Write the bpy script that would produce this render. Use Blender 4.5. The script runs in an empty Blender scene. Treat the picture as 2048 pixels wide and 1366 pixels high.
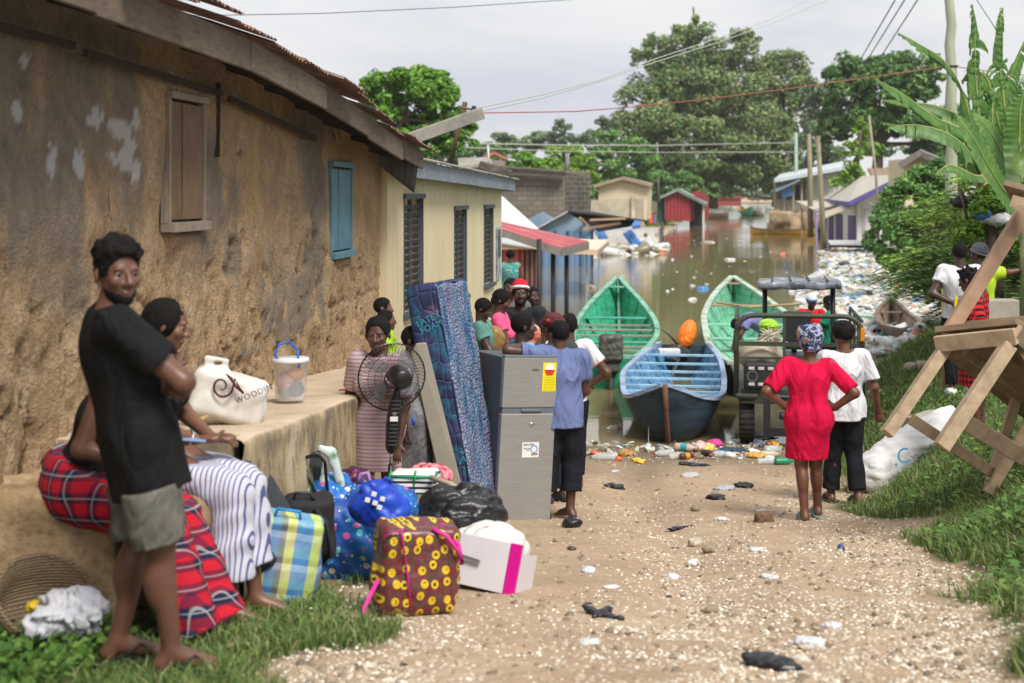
import bpy, math, random
import numpy as np
from mathutils import Vector, Matrix
random.seed(7); RNG = np.random.default_rng(11)
SC = bpy.context.scene; COL = SC.collection
PI = math.pi

# ------------------------------------------------------------------ camera
F = 2844.0            # focal length in photograph pixels (50 mm on 36 mm)
CZ = 3.2              # camera height above the flood water
HOR = 388.0           # row of the horizon
cd = bpy.data.cameras.new('camera'); cam = bpy.data.objects.new('camera', cd); COL.objects.link(cam)
cam.location = (0, 0, CZ); cam.rotation_euler = (PI/2, 0, 0)
cd.lens = 50; cd.sensor_width = 36; cd.shift_y = -(683-HOR)/2048.0
cd.clip_start = .1; cd.clip_end = 6000
cd.dof.use_dof = True; cd.dof.focus_distance = 12.5; cd.dof.aperture_fstop = 2.4
SC.camera = cam
# ------------------------------------------------------------------ sky and sun
SUN_EL, SUN_AZ = math.radians(52), math.radians(150)      # azimuth from +Y, clockwise
w = bpy.data.worlds.new('World'); SC.world = w; w.use_nodes = True
nt = w.node_tree; nt.nodes.clear()
def wn(t, **k):
    n = nt.nodes.new(t)
    for a, b in k.items(): setattr(n, a, b)
    return n
out = wn('ShaderNodeOutputWorld'); bg1 = wn('ShaderNodeBackground'); bg2 = wn('ShaderNodeBackground'); mx = wn('ShaderNodeMixShader')
sky = wn('ShaderNodeTexSky', sky_type='NISHITA', sun_disc=False, sun_elevation=SUN_EL, sun_rotation=SUN_AZ, air_density=1.2, dust_density=2.0)
bg1.inputs[1].default_value = .11
nt.links.new(sky.outputs[0], bg1.inputs[0])
tc = wn('ShaderNodeTexCoord'); mp = wn('ShaderNodeMapping'); mp.inputs['Scale'].default_value = (1.3, 1.3, 4.2)
n1 = wn('ShaderNodeTexNoise'); n1.inputs['Scale'].default_value = 2.1; n1.inputs['Detail'].default_value = 7; n1.inputs['Roughness'].default_value = .52
n1.inputs['Distortion'].default_value = .35
cr = wn('ShaderNodeValToRGB')
e = cr.color_ramp.elements
e[0].position = .36; e[0].color = (.63, .65, .75, 1)
e[1].position = .60; e[1].color = (.87, .87, .87, 1)
m_ = cr.color_ramp.elements.new(.48); m_.color = (.79, .795, .82, 1)
nt.links.new(tc.outputs['Generated'], mp.inputs[0]); nt.links.new(mp.outputs[0], n1.inputs[0]); nt.links.new(n1.outputs[0], cr.inputs[0])
nt.links.new(cr.outputs[0], bg2.inputs[0]); bg2.inputs[1].default_value = 1.0
mx.inputs[0].default_value = .93
nt.links.new(bg1.outputs[0], mx.inputs[1]); nt.links.new(bg2.outputs[0], mx.inputs[2]); nt.links.new(mx.outputs[0], out.inputs[0])
ld = bpy.data.lights.new('sun', 'SUN'); ld.energy = 3.8; ld.angle = math.radians(22); ld.color = (1, .95, .86)
sun = bpy.data.objects.new('sun', ld); COL.objects.link(sun)
sd = Vector((math.sin(SUN_AZ)*math.cos(SUN_EL), math.cos(SUN_AZ)*math.cos(SUN_EL), math.sin(SUN_EL)))
sun.rotation_euler = sd.to_track_quat('Z', 'Y').to_euler(); sun.location = sd*50
SC.view_settings.view_transform = 'Standard'; SC.view_settings.look = 'None'
SC.view_settings.exposure = 0.12; SC.view_settings.gamma = 1
SC.render.engine = 'CYCLES'; SC.cycles.use_denoising = True
SC.cycles.max_bounces = 6; SC.cycles.transparent_max_bounces = 12; SC.cycles.caustics_reflective = False; SC.cycles.caustics_refractive = False

# ------------------------------------------------------------------ measuring
def at(px, py, Y):
    """point seen at photograph pixel (px, py) at distance Y along the street"""
    return Vector(((px-1024)/F*Y, Y, CZ-(py-HOR)/F*Y))
def atx(px, Y): return (px-1024)/F*Y
def sm(a, b, x):
    t = np.clip((x-a)/(b-a), 0, 1); return t*t*(3-2*t)
_BY = [0, 5.4, 12.1, 18.1, 19.5, 25, 40, 4000]; _BZ = [2.0, 1.35, .46, .0, -.14, -.55, -1.2, -1.5]
_EY = [0, 5.4, 7.5, 9.7, 13.6, 18.1, 22, 27.4, 29, 35, 45, 60, 80, 110, 130, 230, 450, 4000]
_EX = [1.0, 1.85, 2.3, 2.82, 3.23, 3.75, 5.0, 6.9, 7.5, 10.6, 13.5, 16.6, 21.3, 24, 25, 42, 88, 800]
_LY = [0, 24, 30, 60, 78, 90, 100, 150, 175, 215, 300, 450, 4000]
_LX = [-9, -9, -6, -3, 2.5, 8.3, 10.5, 17.5, 21.5, 25.5, 37, 62, 500]
def vnoise(x, y, s, seed=0):
    x = np.asarray(x, float)*s; y = np.asarray(y, float)*s
    v = 0; r = np.random.default_rng(seed)
    for i in range(6):
        a, b, c = r.uniform(0, 2*PI), r.uniform(.6, 2.3), r.uniform(0, 9)
        v = v+np.sin((np.cos(a)*x+np.sin(a)*y)*b+c+1.3*np.sin((np.cos(a+1.7)*x+np.sin(a+1.7)*y)*b*.6+c*2))
    return v/6
def edge_x(Y): return np.interp(Y, _EY, _EX)+.12*np.sin(np.asarray(Y)*1.9)*np.clip(1, 0, 1)
def ground_z(X, Y):
    X = np.asarray(X, float); Y = np.asarray(Y, float)
    b = np.interp(Y, _BY, _BZ)
    d = X-edge_x(Y)
    r = .78*sm(0, 1.7, d)+.10*np.clip(d-1.6, 0, 12)
    k = sm(-1.3, .1, d)
    z = b*(1-k)+np.maximum(b, -.06)*k+r
    dl = np.interp(Y, _LY, _LX)-X                      # left bank, far
    kl = sm(-2.0, .3, dl)*sm(24, 30, Y)
    z = z*(1-kl)+(.05+.35*sm(0, 9, dl))*kl
    far = sm(430, 470, Y); z = z*(1-far)+.6*far
    near = 1-sm(20, 30, Y)
    z = z+near*(.024*vnoise(X, Y, 2.3, 3)+.010*vnoise(X, Y, 7, 4)+.006*vnoise(X, Y, 17, 5))
    z = z-near*.07*np.exp(-((X-(.05*Y+.62+.12*np.sin(Y*.8)))/.28)**2)*sm(6, 8, Y)*(1-sm(15, 18, Y))   # washed out gully
    z = z+near*sm(.1, .8, d)*.05*vnoise(X, Y, 3.1, 8)
    return z
def gz(X, Y): return float(ground_z(X, Y))

# ------------------------------------------------------------------ tagging and mesh making
def tag(o, label=None, cat=None, group=None, kind=None):
    if label: o['label'] = label
    if cat: o['category'] = cat
    if group: o['group'] = group
    if kind: o['kind'] = kind
    return o
def empty(name, loc, label=None, cat=None, group=None, rz=0):
    o = bpy.data.objects.new(name, None); COL.objects.link(o); o.location = loc; o.rotation_euler = (0, 0, rz); o.empty_display_size = .1
    return tag(o, label, cat, group)
def wloc(o):
    v = Vector((0, 0, 0))
    while o is not None: v += o.location; o = o.parent
    return v
def mk(name, verts, faces, mat, parent=None, local=False, smooth=False, bevel=0, loc=None):
    me = bpy.data.meshes.new(name)
    verts = np.asarray(verts, float)
    if parent is not None and not local: verts = verts-np.array(wloc(parent))
    if loc is not None: verts = verts-np.array(loc)
    if isinstance(faces, np.ndarray):
        n = len(faces); k = faces.shape[1]
        me.vertices.add(len(verts)); me.vertices.foreach_set('co', verts.astype(np.float32).ravel())
        me.loops.add(n*k); me.loops.foreach_set('vertex_index', faces.astype(np.int32).ravel())
        me.polygons.add(n); me.polygons.foreach_set('loop_start', np.arange(0, n*k, k, dtype=np.int32))
        me.update(calc_edges=True); me.validate()
    else:
        me.from_pydata([tuple(v) for v in verts], [], faces); me.update()
    if smooth: me.polygons.foreach_set('use_smooth', [True]*len(me.polygons)); me.update()
    if mat is not None: me.materials.append(mat)
    o = bpy.data.objects.new(name, me); COL.objects.link(o)
    if parent is not None: o.parent = parent
    if loc is not None: o.location = loc
    if bevel:
        m = o.modifiers.new('bevel', 'BEVEL'); m.width = bevel; m.segments = 2; m.limit_method = 'ANGLE'; m.angle_limit = .6
    return o
def basis(d, up=Vector((0, 0, 1))):
    d = Vector(d).normalized(); up = Vector(up)
    if abs(d.dot(up)) > .98: up = Vector((0, 1, 0))
    s = d.cross(up).normalized(); u = s.cross(d).normalized()
    return s, d, u
class MB:
    """collects shapes in world space, then makes one mesh"""
    def __init__(s): s.v = []; s.f = []
    def add(s, vs, fs):
        b = len(s.v); s.v += [tuple(v) for v in vs]; s.f += [tuple(i+b for i in f) for f in fs]; return s
    def box(s, c, size, rot=None):
        c = Vector(c); h = Vector(size)*.5; vs = []
        for x in (-1, 1):
            for y in (-1, 1):
                for z in (-1, 1):
                    p = Vector((x*h.x, y*h.y, z*h.z))
                    if rot is not None: p = rot @ p
                    vs.append(c+p)
        return s.add(vs, [(0, 1, 3, 2), (4, 6, 7, 5), (0, 4, 5, 1), (2, 3, 7, 6), (0, 2, 6, 4), (1, 5, 7, 3)])
    def bar(s, a, b, w, h, up=Vector((0, 0, 1))):
        a, b = Vector(a), Vector(b); S, D, U = basis(b-a, up); L = (b-a).length
        return s.box((a+b)/2, (w, L, h), Matrix((S, D, U)).transposed())
    def tube(s, pts, r, n=8, caps=True):
        pts = [Vector(p) for p in pts]; rs = r if isinstance(r, (list, tuple)) else [r]*len(pts)
        b = len(s.v); pu = Vector((0, 0, 1))
        for i, p in enumerate(pts):
            d = pts[min(i+1, len(pts)-1)]-pts[max(i-1, 0)]
            S, D, U = basis(d, pu)
            if i and abs(D.dot(Vector((0, 0, 1)))) > .9: pass
            for k in range(n):
                a = 2*PI*k/n; s.v.append(tuple(p+(S*math.cos(a)+U*math.sin(a))*rs[i]))
        for i in range(len(pts)-1):
            for k in range(n):
                a = b+i*n+k; c = b+i*n+(k+1) % n; s.f.append((a, c, c+n, a+n))
        if caps:
            s.f.append(tuple(b+k for k in range(n))[::-1]); e = b+(len(pts)-1)*n; s.f.append(tuple(e+k for k in range(n)))
        return s
    def loft(s, rings, close=True, cap=True):
        b = len(s.v); n = len(rings[0])
        for r in rings: s.v += [tuple(p) for p in r]
        m = n if close else n-1
        for i in range(len(rings)-1):
            for k in range(m):
                a = b+i*n+k; c = b+i*n+(k+1) % n; s.f.append((a, c, c+n, a+n))
        if cap and close:
            s.f.append(tuple(b+k for k in range(n))[::-1]); e = b+(len(rings)-1)*n; s.f.append(tuple(e+k for k in range(n)))
        return s
    def lathe(s, c, prof, n=20, axis=(0, 0, 1), cap=True):
        S, D, U = basis(axis, Vector((1, 0, .01))); c = Vector(c)
        return s.loft([[c+D*h+(S*math.cos(2*PI*k/n)+U*math.sin(2*PI*k/n))*r for k in range(n)] for r, h in prof], cap=cap)
    def build(s, name, mat, parent=None, **k): return mk(name, s.v, s.f, mat, parent, **k)
def grid_mesh(P, flip=False):
    """P: (n,m,3) array -> verts, quad faces"""
    n, m = P.shape[:2]; i = np.arange(n*m).reshape(n, m)
    f = np.stack([i[:-1, :-1], i[1:, :-1], i[1:, 1:], i[:-1, 1:]], -1).reshape(-1, 4)
    if flip: f = f[:, ::-1]
    return P.reshape(-1, 3), f
def copy_tree(o, parent=None, loc=None, rz=None):
    c = o.copy(); COL.objects.link(c)
    if parent is not None: c.parent = parent
    for ch in [x for x in bpy.data.objects if x.parent == o]: copy_tree(ch, c)
    if loc is not None: c.location = loc
    if rz is not None: c.rotation_euler = (0, 0, rz)
    return c

# ------------------------------------------------------------------ materials
class NT:
    def __init__(s, name, base=(.5, .5, .5), rough=.7, metal=0, spec=.4):
        s.m = bpy.data.materials.new(name); s.m.use_nodes = True; s.t = s.m.node_tree
        s.b = s.t.nodes['Principled BSDF']; s.set('Base Color', (*base, 1)); s.set('Roughness', rough); s.set('Metallic', metal); s.set('Specular IOR Level', spec)
        s._tc = None
    def set(s, k, v): s.b.inputs[k].default_value = v
    def n(s, t, **k):
        n = s.t.nodes.new(t)
        for a, b in k.items(): setattr(n, a, b)
        return n
    def l(s, a, b): s.t.links.new(a, b)
    def co(s, scale=(1, 1, 1), rot=(0, 0, 0), kind='Object'):
        if s._tc is None: s._tc = s.n('ShaderNodeTexCoord')
        m = s.n('ShaderNodeMapping'); m.inputs['Scale'].default_value = scale; m.inputs['Rotation'].default_value = rot
        s.l(s._tc.outputs[kind], m.inputs[0]); return m.outputs[0]
    def noise(s, scale=5, detail=4, rough=.5, co=None, dist=0):
        n = s.n('ShaderNodeTexNoise'); n.inputs['Scale'].default_value = scale; n.inputs['Detail'].default_value = detail
        n.inputs['Roughness'].default_value = rough; n.inputs['Distortion'].default_value = dist
        s.l(co if co is not None else s.co(), n.inputs['Vector']); return n.outputs[0]
    def voro(s, scale=5, co=None, feature='F1', out='Distance', rnd=1):
        n = s.n('ShaderNodeTexVoronoi', feature=feature); n.inputs['Scale'].default_value = scale; n.inputs['Randomness'].default_value = rnd
        s.l(co if co is not None else s.co(), n.inputs['Vector']); return n.outputs[out]
    def ramp(s, fac, stops, const=False):
        r = s.n('ShaderNodeValToRGB'); cr = r.color_ramp
        if const: cr.interpolation = 'CONSTANT'
        for i, (p, c) in enumerate(stops):
            c = (c, c, c) if isinstance(c, (int, float)) else c
            el = cr.elements[i] if i < 2 else cr.elements.new(p)
            el.position = p; el.color = (*c[:3], 1)
        s.l(fac, r.inputs[0]); return r.outputs[0]
    def mix(s, fac, a, b, mode='MIX'):
        n = s.n('ShaderNodeMix', data_type='RGBA', blend_type=mode)
        for sock, v in ((n.inputs[0], fac), (n.inputs[6], a), (n.inputs[7], b)):
            if isinstance(v, (int, float)): sock.default_value = v if sock.type == 'VALUE' else (v, v, v, 1)
            elif isinstance(v, (tuple, list)): sock.default_value = (*v[:3], 1)
            else: s.l(v, sock)
        return n.outputs[2]
    def math(s, op, a, b=0.0, c=None):
        n = s.n('ShaderNodeMath', operation=op)
        for i, v in enumerate((a, b, c)):
            if v is None: continue
            if isinstance(v, (int, float)): n.inputs[i].default_value = v
            else: s.l(v, n.inputs[i])
        return n.outputs[0]
    def sep(s, v):
        n = s.n('ShaderNodeSeparateXYZ'); s.l(v, n.inputs[0]); return n.outputs
    def attr(s, name, out='Fac'):
        n = s.n('ShaderNodeAttribute', attribute_name=name); return n.outputs[out]
    def island(s): return s.n('ShaderNodeNewGeometry').outputs['Random Per Island']
    def col(s, v): s.l(v, s.b.inputs['Base Color']); return s
    def rgh(s, v): s.l(v, s.b.inputs['Roughness']); return s
    def bump(s, v, strength=.3, dist=.02):
        n = s.n('ShaderNodeBump'); n.inputs['Strength'].default_value = strength; n.inputs['Distance'].default_value = dist
        s.l(v, n.inputs['Height']); s.l(n.outputs[0], s.b.inputs['Normal']); return s
def C(r, g, b): return tuple(((v/255)/12.92 if v/255 <= .04045 else ((v/255+.055)/1.055)**2.4) for v in (r, g, b))
_mc = {}
def flat(name, col, rough=.7, var=.12, vs=8, bump=0, bs=60, metal=0, spec=.4):
    """plain colour with a little mottling and fine relief"""
    if name in _mc: return _mc[name]
    t = NT(name, col, rough, metal, spec)
    a = t.noise(vs, 5, .6)
    t.col(t.ramp(a, [(.3, tuple(c*(1-var) for c in col)), (.7, tuple(min(1, c*(1+var)) for c in col))]))
    if bump: t.bump(t.noise(bs, 4, .6), bump, .01)
    _mc[name] = t.m; return t.m
def wood(name, col, dark=.55, rough=.8, sc=(1, 1, 1), gs=14):
    if name in _mc: return _mc[name]
    t = NT(name, col, rough, spec=.25)
    a = t.noise(gs, 6, .6, t.co(sc)); b = t.noise(3, 3, .5)
    c = t.ramp(a, [(.3, tuple(x*dark for x in col)), (.55, col), (.75, tuple(min(1, x*1.2) for x in col))])
    c = t.mix(.35, c, t.ramp(b, [(.35, tuple(x*.6 for x in col)), (.65, tuple(min(1, x*1.15) for x in col))]))
    t.col(c).bump(a, .4, .006); _mc[name] = t.m; return t.m
def rust_sheet(name, c1, c2, axis=0, freq=80.0, rough=.55, amt=.5, rs=2.5, metal=.1):
    t = NT(name, c1, rough, metal, .4)
    n = t.noise(rs, 6, .65); c = t.mix(t.ramp(n, [(.5-amt*.35, 0), (.5+amt*.25, 1)]), c2, c1)
    t.col(c)
    return t.m
# ------------------------------------------------------------------ organic solids: smooth unions of tapered limbs, meshed by surface nets
def _nrm(v): return v/np.linalg.norm(v)
class Sculpt:
    def __init__(s, k=.02): s.p = []; s.k = k; s.cuts = []; s.disp = None; s.subs = []
    def cone(s, a, b, r1, r2, k=None, flat=None, cut=None):
        a = np.array(a, float); b = np.array(b, float)
        s.p.append(('c', a, b, r1, r2, flat, cut, s.k if k is None else k)); return s
    def ball(s, c, r, R=None, k=None, cut=None):
        r = np.array([r]*3 if isinstance(r, (int, float)) else r, float)
        s.p.append(('e', np.array(c, float), r, None if R is None else np.array(R, float), cut, None, None, s.k if k is None else k)); return s
    def rbox(s, c, h, rad, R=None, k=None):
        s.p.append(('b', np.array(c, float), np.array(h, float), rad, None if R is None else np.array(R, float), None, None, s.k if k is None else k)); return s
    def cut(s, p, n): s.cuts.append((np.array(p, float), _nrm(np.array(n, float)))); return s
    def sub(s, c, r, k=.01): s.subs.append((np.array(c, float), np.array([r]*3 if isinstance(r, (int, float)) else r, float), k)); return s
    def _bb(s, p):
        if p[0] == 'c':
            m = max(p[3], p[4]); f = 1
            if p[5] is not None: f = max(1, p[5][1])
            return np.minimum(p[1], p[2])-m*f, np.maximum(p[1], p[2])+m*f
        if p[0] == 'e': m = max(p[2]) if p[3] is not None else p[2]; return p[1]-m, p[1]+m
        m = np.linalg.norm(p[2]) if p[4] is not None else p[2]; return p[1]-m-p[3], p[1]+m+p[3]
    def _d(s, p, X):
        if p[0] == 'c':
            a, b, r1, r2, fl, cut = p[1:7]; ab = b-a; L = max(1e-9, ab@ab)
            t = np.clip(((X-a)@ab)/L, 0, 1); off = X-a-t[..., None]*ab
            if fl is not None:
                ax, sc = fl; ax = _nrm(np.array(ax, float)); off = off+(off@ax)[..., None]*ax*(1/sc-1)
            d = np.sqrt((off**2).sum(-1))-(r1+(r2-r1)*t)
            if fl is not None: d = d*min(1, fl[1])
        elif p[0] == 'e':
            Q = X-p[1]
            if p[3] is not None: Q = Q@p[3]
            q = Q/p[2]; k0 = np.sqrt((q**2).sum(-1)); k1 = np.sqrt(((q/p[2])**2).sum(-1))+1e-9; d = k0*(k0-1)/k1; cut = p[4]
        else:
            Q = X-p[1]
            if p[4] is not None: Q = Q@p[4]
            q = np.abs(Q)-p[2]; d = np.sqrt((np.maximum(q, 0)**2).sum(-1))+np.minimum(q.max(-1), 0)-p[3]; cut = None
        if cut is not None:
            for cp, cn in (cut if isinstance(cut, list) else [cut]): d = np.maximum(d, (X-np.array(cp))@_nrm(np.array(cn, float)))
        return d
    def arrays(s, h):
        bbs = [s._bb(p) for p in s.p]
        lo = np.min([b[0] for b in bbs], 0)-3*h-.012; hi = np.max([b[1] for b in bbs], 0)+3*h+.012
        n = np.ceil((hi-lo)/h).astype(int)+1
        V = np.full(tuple(n), .08, np.float32)
        ax = [lo[i]+h*np.arange(n[i]) for i in range(3)]
        for p, (bl, bh) in zip(s.p, bbs):
            k = max(p[-1], 1e-4); m = k+.03+h*2
            i0 = np.maximum(0, np.floor((bl-m-lo)/h).astype(int)); i1 = np.minimum(n, np.ceil((bh+m-lo)/h).astype(int)+1)
            sl = tuple(slice(a, b) for a, b in zip(i0, i1))
            X = np.stack(np.meshgrid(*[ax[i][sl[i]] for i in range(3)], indexing='ij'), -1)
            d = s._d(p, X); o = V[sl]
            hh = np.clip(.5+.5*(o-d)/k, 0, 1); V[sl] = o*(1-hh)+d*hh-k*hh*(1-hh)
        if s.subs or s.cuts or s.disp is not None:
            X = np.stack(np.meshgrid(*ax, indexing='ij'), -1)
            if s.disp is not None:
                near = np.abs(V) < .05; V[near] += s.disp(X[near]).astype(np.float32)
            for c, r, k in s.subs:
                near = (np.abs(X-c) < r+.03).all(-1); Q = X[near]-c
                q = Q/r; k0 = np.sqrt((q**2).sum(-1)); k1 = np.sqrt(((q/r)**2).sum(-1))+1e-9; d = -(k0*(k0-1)/k1)
                o = V[near]; hh = np.clip(.5-.5*(o-d)/k, 0, 1); V[near] = o*(1-hh)+d*hh+k*hh*(1-hh)
            for p, nn in s.cuts: V = np.maximum(V, ((X-p)@nn).astype(np.float32))
        V[0] = V[-1] = .05; V[:, 0] = V[:, -1] = .05; V[:, :, 0] = V[:, :, -1] = .05
        I = V < 0
        c = [I[:-1, :-1, :-1], I[1:, :-1, :-1], I[:-1, 1:, :-1], I[1:, 1:, :-1], I[:-1, :-1, 1:], I[1:, :-1, 1:], I[:-1, 1:, 1:], I[1:, 1:, 1:]]
        sm_ = sum(x.astype(np.int8) for x in c); act = (sm_ > 0) & (sm_ < 8)
        idx = np.argwhere(act); ids = -np.ones(act.shape, np.int64); ids[act] = np.arange(len(idx))
        off = np.array([[0, 0, 0], [1, 0, 0], [0, 1, 0], [1, 1, 0], [0, 0, 1], [1, 0, 1], [0, 1, 1], [1, 1, 1]])
        vals = np.stack([V[tuple((idx+o).T)] for o in off], 1)
        P = np.zeros((len(idx), 3)); cnt = np.zeros(len(idx))
        for a, b in ((0, 1), (2, 3), (4, 5), (6, 7), (0, 2), (1, 3), (4, 6), (5, 7), (0, 4), (1, 5), (2, 6), (3, 7)):
            va, vb = vals[:, a], vals[:, b]; m = (va < 0) != (vb < 0)
            t = va[m]/(va[m]-vb[m]); P[m] += off[a]+t[:, None]*(off[b]-off[a]); cnt[m] += 1
        P = (idx+P/cnt[:, None])*h+lo
        fs = []
        for axi in range(3):
            A = [slice(None)]*3; B = [slice(None)]*3; A[axi] = slice(0, -1); B[axi] = slice(1, None)
            x0, x1 = I[tuple(A)], I[tuple(B)]; e = np.argwhere(x0 != x1)
            u, v = [(1, 2), (2, 0), (0, 1)][axi]
            du = np.zeros(3, int); du[u] = 1; dv = np.zeros(3, int); dv[v] = 1
            q = np.stack([ids[tuple((e-du-dv).T)], ids[tuple((e-dv).T)], ids[tuple(e.T)], ids[tuple((e-du).T)]], 1)
            flip = ~x0[tuple(e.T)]; q[flip] = q[flip][:, ::-1]; fs.append(q)
        f = np.concatenate(fs); f = f[(f >= 0).all(1)]
        return P, f
    def mesh(s, name, mat, parent=None, h=.01, **k):
        P, f = s.arrays(h); return mk(name, P, f, mat, parent, smooth=True, **k)
def wrinkle(amp=.005, f=(14, 14, 6), seed=0, n=5):
    r = np.random.default_rng(seed); K = [(r.normal(size=3)*np.array(f), r.uniform(0, 6.3), r.normal(size=3)*np.array(f)*.7, r.uniform(0, 6.3)) for _ in range(n)]
    def d(X):
        v = 0
        for k, p, k2, p2 in K: v = v+np.sin(X@k+p+1.5*np.sin(X@k2+p2))+.55*(.6-np.abs(np.sin(X@(k*.8)+p2+1.9*np.sin(X@k2*.7+p))))
        return v*amp/n*1.9
    return d
def ridges(amp=.006, f=(20, 20, 10), seed=0, n=4):
    """sharp crumples, as in plastic bags"""
    r = np.random.default_rng(seed); K = [(r.normal(size=3)*np.array(f), r.uniform(0, 6.3), r.normal(size=3)*np.array(f)*.6, r.uniform(0, 6.3)) for _ in range(n)]
    def d(X):
        v = 0
        for k, p, k2, p2 in K: v = v+(1-2*np.abs(np.sin(X@k+p+1.7*np.sin(X@k2+p2))))
        return v*amp/n
    return d
def rotz(a): return np.array([[math.cos(a), -math.sin(a), 0], [math.sin(a), math.cos(a), 0], [0, 0, 1]])
def rotx(a): return np.array([[1, 0, 0], [0, math.cos(a), -math.sin(a)], [0, math.sin(a), math.cos(a)]])
def roty(a): return np.array([[math.cos(a), 0, math.sin(a)], [0, 1, 0], [-math.sin(a), 0, math.cos(a)]])

# ------------------------------------------------------------------ people
def skin_mat(name, col):
    if name in _mc: return _mc[name]
    t = NT(name, col, .42, spec=.45); a = t.noise(9, 4, .5)
    t.col(t.ramp(a, [(.3, tuple(c*.85 for c in col)), (.7, tuple(c*1.15 for c in col))])); t.bump(t.noise(160, 3), .08, .002)
    _mc[name] = t.m; return t.m
SKIN = [(.095, .043, .029), (.135, .062, .042), (.17, .08, .05), (.062, .032, .023), (.16, .065, .04)]
HAIR = None
BASEJ = dict(pel=(0, 0, .53), chest=(0, .0, .715), neck=(0, -.008, .825), head=(0, .012, .925),
    shR=(.105, 0, .80), elR=(.13, -.015, .63), wrR=(.135, .02, .49), hipR=(.05, 0, .50), knR=(.055, .012, .285), anR=(.055, -.015, .05))
def person(loc, yaw, H=1.7, skin=0, pose=None, head=(0, 0), hair='short', wear=(), h=.012, label='', fem=False, hs=1.0, face=True, hands=None, toes=None, lean=0.0, hcol=None, width=.95, curl=.5, beard=False, shoe=None, z=None, hairmat=None):
    global HAIR
    if HAIR is None: HAIR = flat('black_hair', (.008, .007, .007), .85, .3, 40, .6, 90, spec=.2)
    J = dict(BASEJ)
    for k in list(J):
        if k.endswith('R'): x, y, zz = J[k]; J[k[:-1]+'L'] = (-x, y, zz)
    for k, v in (pose or {}).items(): J[k] = v
    J = {k: np.array(v, float)*H for k, v in J.items()}
    for k in J:
        if k[:2] in ('sh', 'el', 'wr', 'hip'): J[k] = J[k]*np.array([width, 1, 1])
    X, Y = loc[0], loc[1]; Z = gz(X, Y) if z is None else z
    root = empty('person', (X, Y, Z), label, 'person', rz=yaw)
    sk = skin_mat('skin_%d' % skin, SKIN[skin])
    up = _nrm(J['neck']-J['pel']); rt = _nrm(J['shR']-J['shL']); fw = _nrm(np.cross(up, rt)); rt = np.cross(fw, up)
    R = np.stack([rt, fw, up], 1); U = H/1.72; hipw = 1.1 if fem else 1.0; hs = hs*1.10; J['head'] = J['head']-up*.004*H
    if fem:
        for q in ('shR', 'elR', 'shL', 'elL'): J[q] = J[q]-rt*(J[q]@rt)*.07
    HR = rotz(head[0])@rotx(head[1])
    if abs(up[2]) < .8: HR = R@HR if pose.get('headfree') is None else HR
    hc = J['head']; S = U*hs
    def hp(x, y, zz): return hc+HR@(np.array([x, y, zz])*S)
    b = Sculpt(.03*U)
    b.ball(J['pel'], np.array([.098*hipw*width, .07, .075])*H, R, k=.03)
    b.cone(J['pel'], J['chest'], .073*H, .078*H, flat=(fw, .78), k=.04)
    b.ball(J['chest']+up*.01*H, np.array([.098*width, .064, .085])*H, R, k=.04)
    if fem: b.ball(J['chest']+fw*.045*H+rt*.045*H-up*.01*H, .042*H, k=.03); b.ball(J['chest']+fw*.045*H-rt*.045*H-up*.01*H, .042*H, k=.03)
    b.cone(J['shR']-rt*.01*H, J['shL']+rt*.01*H, .036*H, .036*H, k=.04)
    b.cone(J['neck']-up*.01*H, hc+(HR@np.array([0, -.015, -.05]))*S, .034*H, .031*H, k=.025)
    hipf = .9
    for s, sg in (('R', 1), ('L', -1)):
        sh, el, wr = J['sh'+s], J['el'+s], J['wr'+s]
        b.ball(sh, .036*H, k=.03); b.cone(sh, el, .031*H, .025*H, k=.02); b.cone(el, wr, .026*H, .0165*H, k=.02)
        hd = wr-el; hd = _nrm(hd)
        if hands and s in hands: hd = _nrm(np.array(hands[s][0], float))
        pn = np.cross(hd, np.array([sg*1.0, .2, .1])); pn = _nrm(pn) if np.linalg.norm(pn) > .1 else fw
        if hands and s in hands and len(hands[s]) > 1: pn = _nrm(np.array(hands[s][1], float)); pn = _nrm(pn-hd*(pn@hd))
        sd_ = np.cross(hd, pn)                               # across the palm
        inw = -1 if sd_@fw < 0 else 1; sd_ = sd_*inw          # thumb side faces forward
        q = .052*H; cu = curl
        b.cone(wr, wr+hd*q, .018*H*1.15, .024*H*1.1, k=.012, flat=(pn, .5))
        for i, o in enumerate((-.017, -.006, .006, .017)):
            fl = (.036, .044, .042, .034)[i]*H; r = .0056*H
            p0 = wr+hd*q*.9+sd_*o*H; d1 = _nrm(hd*math.cos(cu*.6)-pn*math.sin(cu*.6)); p1 = p0+d1*fl*.5
            d2 = _nrm(hd*math.cos(cu*1.7)-pn*math.sin(cu*1.7)); p2 = p1+d2*fl*.5
            b.cone(p0, p1, r*1.08, r, k=.004); b.cone(p1, p2, r, r*.82, k=.003)
        t0 = wr+hd*q*.25+sd_*.014*H; t1 = t0+_nrm(hd*.6+sd_*.9)*.026*H; t2 = t1+_nrm(hd*.95+sd_*.25-pn*.3)*.022*H
        b.cone(t0, t1, .0075*H, .0065*H, k=.006); b.cone(t1, t2, .0062*H, .0052*H, k=.003)
        hi, kn, an = J['hip'+s], J['kn'+s], J['an'+s]
        b.cone(hi, kn, .056*H*(1.06 if fem else 1), .034*H, k=.03); b.cone(kn, an, .032*H, .021*H, k=.02)
        cd_ = _nrm(an-kn); kb = hi-kn; bk = -(kb-cd_*(kb@cd_)); bk = np.array([0, -1, 0.]) if np.linalg.norm(bk) < .02*H else _nrm(bk)
        bk = _nrm(np.array([0, -1, 0.])-cd_*(-cd_[1])) if abs(cd_[2]) > .8 else bk
        c0 = kn*.68+an*.32; b.ball(c0+bk*.012*H, np.array([.030, .033, .07])*H, np.stack(basis_np(cd_, bk), 1), k=.02)
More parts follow.
